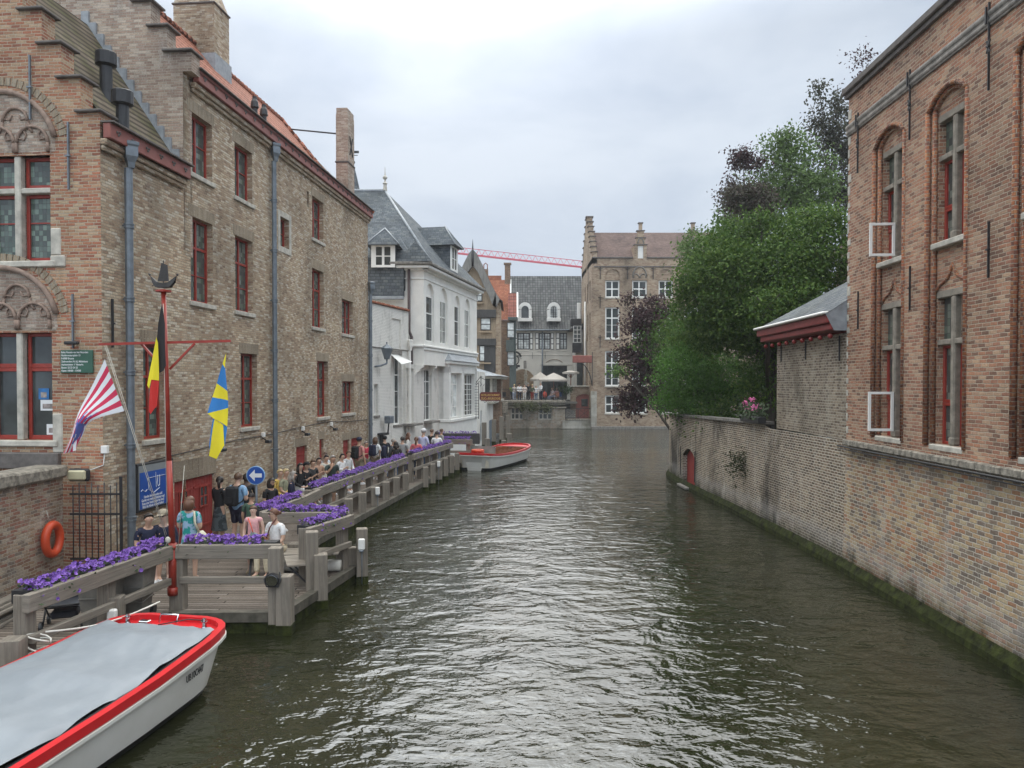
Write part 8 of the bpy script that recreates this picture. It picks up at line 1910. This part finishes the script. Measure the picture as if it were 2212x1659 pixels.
# ------------------------------------------------------------ trees
def leafmat(name, cols):
    t = NT(name); uv = t.n('ShaderNodeTexCoord').outputs['UV']; x, y, _ = t.xyz(uv)
    wn = t.n('ShaderNodeTexWhiteNoise', {'Vector': uv}, noise_dimensions='2D').outputs['Value']
    c = t.ramp(wn, cols); t.put(t.b.inputs['Base Color'], c); t.b.inputs['Roughness'].default_value = .75; t.b.inputs['Specular IOR Level'].default_value = .25
    tr = t.n('ShaderNodeBsdfTranslucent', {'Color': c}); mx_ = t.n('ShaderNodeMixShader', {0: .26}); t.L.new(t.b.outputs[0], mx_.inputs[1]); t.L.new(tr.outputs[0], mx_.inputs[2]); t.L.new(mx_.outputs[0], t.N['Material Output'].inputs[0]); return t.m
M['bark'] = plain('bark', (.06,.05,.04), .9, .4, 9, .02, stretch=(3,3,.6))
def tree(name, base, blobs, n, leaf, cols, label, cat='tree', group=None, seed=1, clump=7, drop=.3, branches=True, trunk=.16, shell=.72, aspect=.55):
    rs = np.random.RandomState(seed); base = Vector(base); root = empty(name, base, label, cat, group)
    vol = np.array([b[3]*b[4]*b[5] for b in blobs])**(.8); vol = vol/vol.sum()
    nc = n//clump; idx = rs.choice(len(blobs), nc, p=vol); B = np.array(blobs)[idx]
    d = rs.normal(size=(nc,3)); d /= np.linalg.norm(d,axis=1)[:,None]; rad = shell+(1-shell)*rs.rand(nc); inner = rs.rand(nc) < .22; rad[inner] = rs.rand(inner.sum())*shell
    # lumpy outline
    lump = 1+.16*np.sin(d[:,0]*5+idx*2.1)+.14*np.sin(d[:,2]*6+idx)+.10*np.sin(d[:,1]*7+d[:,0]*4)
    C = B[:,:3]+d*B[:,3:6]*(rad*lump)[:,None]
    cs = rs.uniform(.16,.34,nc)
    C2 = np.repeat(C, clump, 0)+rs.normal(size=(nc*clump,3))*np.repeat(cs,clump)[:,None]*np.array([1,1,.55]); m = len(C2); Dn = np.repeat(d, clump, 0)
    a = rs.normal(size=(m,3))+Dn*.5+np.array([0,0,-drop]); a /= np.linalg.norm(a,axis=1)[:,None]; nn = rs.normal(size=(m,3))*.55+Dn*.5+np.array([0,0,.8]); b = np.cross(nn,a); b /= np.linalg.norm(b,axis=1)[:,None]
    s = leaf*rs.uniform(.6,1.25,m)[:,None]; nrm = np.cross(a,b)
    P = np.stack([C2-a*s*.5, C2+b*s*aspect*.5-a*s*.05+nrm*s*.06, C2+a*s*.5, C2-b*s*aspect*.5-a*s*.05+nrm*s*.06],1).reshape(-1,3)-np.array(base)
    me = bpy.data.meshes.new('crown'); me.vertices.add(4*m); me.vertices.foreach_set('co', P.ravel()); me.loops.add(4*m); me.loops.foreach_set('vertex_index', np.arange(4*m)); me.polygons.add(m); me.polygons.foreach_set('loop_start', np.arange(m)*4); me.polygons.foreach_set('loop_total', np.full(m,4))
    uvl = me.uv_layers.new(name='UVMap'); cl = np.repeat(rs.rand(nc), clump); u = np.clip(cl*.7+rs.rand(m)*.3,0,1); uvl.data.foreach_set('uv', np.repeat(np.stack([np.round(u*40)/40, np.round(rs.rand(m)*9)/9],1),4,0).ravel().astype(np.float32))
    me.update(); me.materials.append(leafmat(name+' leaves', cols)); o = bpy.data.objects.new('crown', me); col.objects.link(o); o.parent = root
    mb = MB(T(*(-base))); 
    top = Vector(blobs[0][:3]); mid = base.lerp(top,.55)+Vector((.15,0,0)); mb.tube([base, base.lerp(mid,.5)+Vector((-.08,.05,0)), mid, top],[trunk*1.25,trunk,trunk*.75,trunk*.3],9); mb.build('trunk', M['bark'], root)
    if branches:
        mb = MB(T(*(-base))); rnd = random.Random(seed)
        for bl in blobs:
            c = Vector(bl[:3]); s0 = base.lerp(top, rnd.uniform(.35,.8)); mb.tube([s0, s0.lerp(c,.5)+Vector((0,0,.25)), c, c+Vector((rnd.uniform(-1,1)*bl[3]*.7, rnd.uniform(-1,1)*bl[4]*.6, bl[5]*.75))],[trunk*.45,trunk*.33,trunk*.2,.015],6)
            for _ in range(3): mb.tube([c, c+Vector((rnd.uniform(-1,1)*bl[3],rnd.uniform(-1,1)*bl[4],rnd.uniform(-.3,1)*bl[5]))*.85],[trunk*.18,.012],5)
        mb.build('branches', M['bark'], root)
    return root
def blob(dx, dy, y, rx, rz, ry=None): p = PX(dx, dy, y); k = y/1662; return (p.x, p.y, p.z, rx*k, (ry or rx)*k, rz*k)
G1 = [(.022,.055,.012),(.05,.108,.02),(.085,.15,.028),(.14,.205,.04)]; G2 = [(.05,.10,.025),(.09,.17,.035),(.13,.21,.05)]
PU = [(.028,.014,.018),(.055,.026,.032),(.085,.045,.05),(.06,.06,.035)]
# main big tree in the garden behind the curving wall
tree('garden_tree', (9.8,29,.3), [blob(1650,620,28,130,120,110),blob(1560,580,29,85,75),blob(1760,560,27,90,85,90),blob(1525,690,30,80,80),blob(1620,700,29,90,70),blob(1590,510,30,50,36),blob(1790,480,27,45,36),blob(1655,665,25.5,40,36),blob(1720,640,26,60,40),blob(1700,510,29,60,48),blob(1490,620,30,42,36),blob(1640,480,29,32,24),blob(1745,470,28,36,26)], 70000, .135, G1, 'big dark green leafy tree filling the garden behind the curving canal wall', seed=3, trunk=.22)
tree('dark_backdrop', (12.5,34,.3), [(11.5,33.5,3,3.2,1.0,3.5),(15,33.5,4,3,1.0,4),(10.2,31.5,3.2,1.2,1.2,2.6)], 14000, .2, [(.008,.016,.006),(.014,.026,.01)], 'added dark leaf mass standing for shade under the trees behind the garden wall', cat='hedge', seed=21, trunk=.1, branches=False, shell=.3)  # made-up leaf mass; its near-black colour stands for shade under the crown
tree('bright_shrub', (8.9,33,.3), [blob(1540,830,32.5,105,70,90),blob(1490,790,33.5,70,55),blob(1475,865,34,60,35),blob(1560,850,32.5,30,50),blob(1500,740,34,60,50)], 30000, .115, [(.04,.11,.016),(.07,.17,.025),(.11,.23,.035),(.025,.07,.012)], 'brighter green shrub spilling over the garden wall by the low doorway', cat='shrub', seed=5, trunk=.1)
tree('hanging_branch_shrub', (8.2,30,.3), [blob(1560,900,30.4,40,50,14),blob(1500,905,32.8,22,32,14),blob(1650,800,28.5,55,90,30),blob(1610,915,29,45,22,12)], 7000, .13, G1, 'dark trailing shrub hanging down over the top of the garden wall', cat='shrub', seed=6, trunk=.06, branches=False)
tree('purple_maple', (9.3,41,.3), [blob(1385,700,42,45,50),blob(1400,790,42,60,60),blob(1370,860,42,40,42),blob(1420,680,43,45,42),blob(1440,850,42,45,50),blob(1350,760,42,26,24),blob(1365,650,43,22,18),blob(1350,870,41.5,22,24)], 9500, .19, PU, 'dark purple leaved maple leaning out before the ochre brick building', seed=8, trunk=.12, shell=.45, aspect=.7)
tree('light_green_sapling', (9.6,40,.3), [blob(1340,800,41,22,14),blob(1400,730,41.5,22,30),blob(1425,770,41,30,40),blob(1450,720,42,45,60),blob(1378,745,41.5,18,14)], 4200, .17, G2, 'light green branches mixed with the purple maple', seed=9, trunk=.08, shell=.5)
tree('tall_green_tree', (16.5,44,.3), [blob(1700,330,44,55,55),blob(1700,420,44,80,75),blob(1650,420,45,55,50),blob(1750,400,44,60,60),blob(1595,480,45,60,60),blob(1530,560,45,60,60),blob(1690,310,44,30,35),blob(1500,540,47,35,45)], 17000, .22, [(.07,.12,.035),(.10,.165,.045),(.14,.21,.065)], 'taller mid green tree rising behind the big garden tree', seed=11, trunk=.2)
tree('purple_round_tree', (14.5,40,.3), [blob(1615,435,40,50,42),blob(1640,450,40,40,36),blob(1590,425,40,28,30)], 6000, .17, [(.055,.045,.038),(.08,.058,.048),(.065,.085,.042)], 'dull purple round crown left of the tall green tree', seed=12, trunk=.14)
tree('sparse_beech_left', (14.4,43,.3), [blob(1600,345,43,24,28),blob(1580,420,43,20,50),blob(1635,352,43,14,16),blob(1575,330,43,7,10)], 1900, .2, PU, 'thin dark sprays of a beech at the left edge of the tree mass', seed=13, trunk=.06, shell=.3)
tree('copper_beech', (22,48,.3), [blob(1790,300,48,50,110),blob(1765,200,48,24,34),blob(1805,230,48,26,45),blob(1830,330,48,45,120),blob(1760,270,48,28,50),blob(1810,420,48,60,60)], 7000, .2, [(.045,.045,.035),(.07,.06,.045),(.065,.09,.045)], 'tall thin dark copper beech against the sky beside the right house', seed=14, trunk=.12, shell=.35, aspect=.7)
tree('roof_sapling', (PX(1857,160,30).x,30,8), [blob(1858,130,30,9,16),blob(1852,160,30,6,8)], 260, .12, PU, 'tiny leafy branch tip showing above the right cornice', seed=15, trunk=.02, shell=.2, branches=False)
tree('wall_fern', (7.62,25.3,1.6), [(7.55,25.3,1.75,.12,.32,.42)], 700, .09, [(.02,.03,.01),(.04,.05,.015)], 'brown green fern tuft growing from the stained garden wall', cat='plant', seed=16, trunk=.02, branches=False)
tree('terrace_creeper', (PX(1140,0,74.7).x,74.75,2.4), [blob(1140,877,74.6,26,9,6),blob(1180,880,74.6,10,9,5)], 900, .2, [(.08,.09,.04),(.13,.14,.06)], 'straggling creeper hanging on the terrace wall below the railing', cat='plant', seed=17, trunk=.03, branches=False)
tree('terrace_box_hedge', (PX(1222,0,77).x,77,2.6), [blob(1221,842,77,14,8,14)], 1100, .14, [(.02,.05,.015),(.05,.09,.02)], 'small green potted shrub beside the terrace parasols', cat='plant', seed=18, trunk=.04, branches=False)
# pink flowers on the wall
t_ = empty('pink_geraniums', (7.55,24.2,3.15), 'bright pink geranium heads in a dark window box on the garden wall', 'plant'); rnd = random.Random(4)
m = MB(); m.bbox(-.12,.12,-1,.9,.0,.2,.02); m.build('box', M['black'], t_)
m = MB(); g = MB()
for k in range(9):
    c = Vector((rnd.uniform(-.25,.1), rnd.uniform(-.95,.85), rnd.uniform(.3,.8)))
    for j in range(26): q = c+Vector([rnd.gauss(0,.045) for _ in range(3)]); u = Vector([rnd.uniform(-1,1) for _ in range(3)]).normalized(); v = u.orthogonal(); m.add([q+u*.028,q+v*.028,q-u*.028,q-v*.028],[(0,1,2,3)])
for k in range(500): q = Vector((rnd.gauss(0,.14), rnd.uniform(-1,.9), rnd.uniform(.1,.6))); u = Vector([rnd.uniform(-1,1) for _ in range(3)]).normalized(); v = u.orthogonal(); g.add([q+u*.04,q+v*.04,q-u*.04,q-v*.04],[(0,1,2,3)])
m.build('blossoms', plain('pink petals', (.62,.12,.32), .6, .2, 20), t_); g.build('foliage', M['leafy'], t_)

# thin damp air
hm = bpy.data.materials.new('haze'); hm.use_nodes = True; hn = hm.node_tree; hn.nodes.clear()
pv = hn.nodes.new('ShaderNodeVolumePrincipled'); pv.inputs['Density'].default_value = .0005; pv.inputs['Color'].default_value = (.93,.96,1,1); pv.inputs['Anisotropy'].default_value = .2
ho = hn.nodes.new('ShaderNodeOutputMaterial'); hn.links.new(pv.outputs[0], ho.inputs['Volume'])
m = MB(); m.box(-120,120,-40,260,-2.4,60); tag(m.build('haze', hm), 'thin pale haze hanging over the canal', kind='stuff')
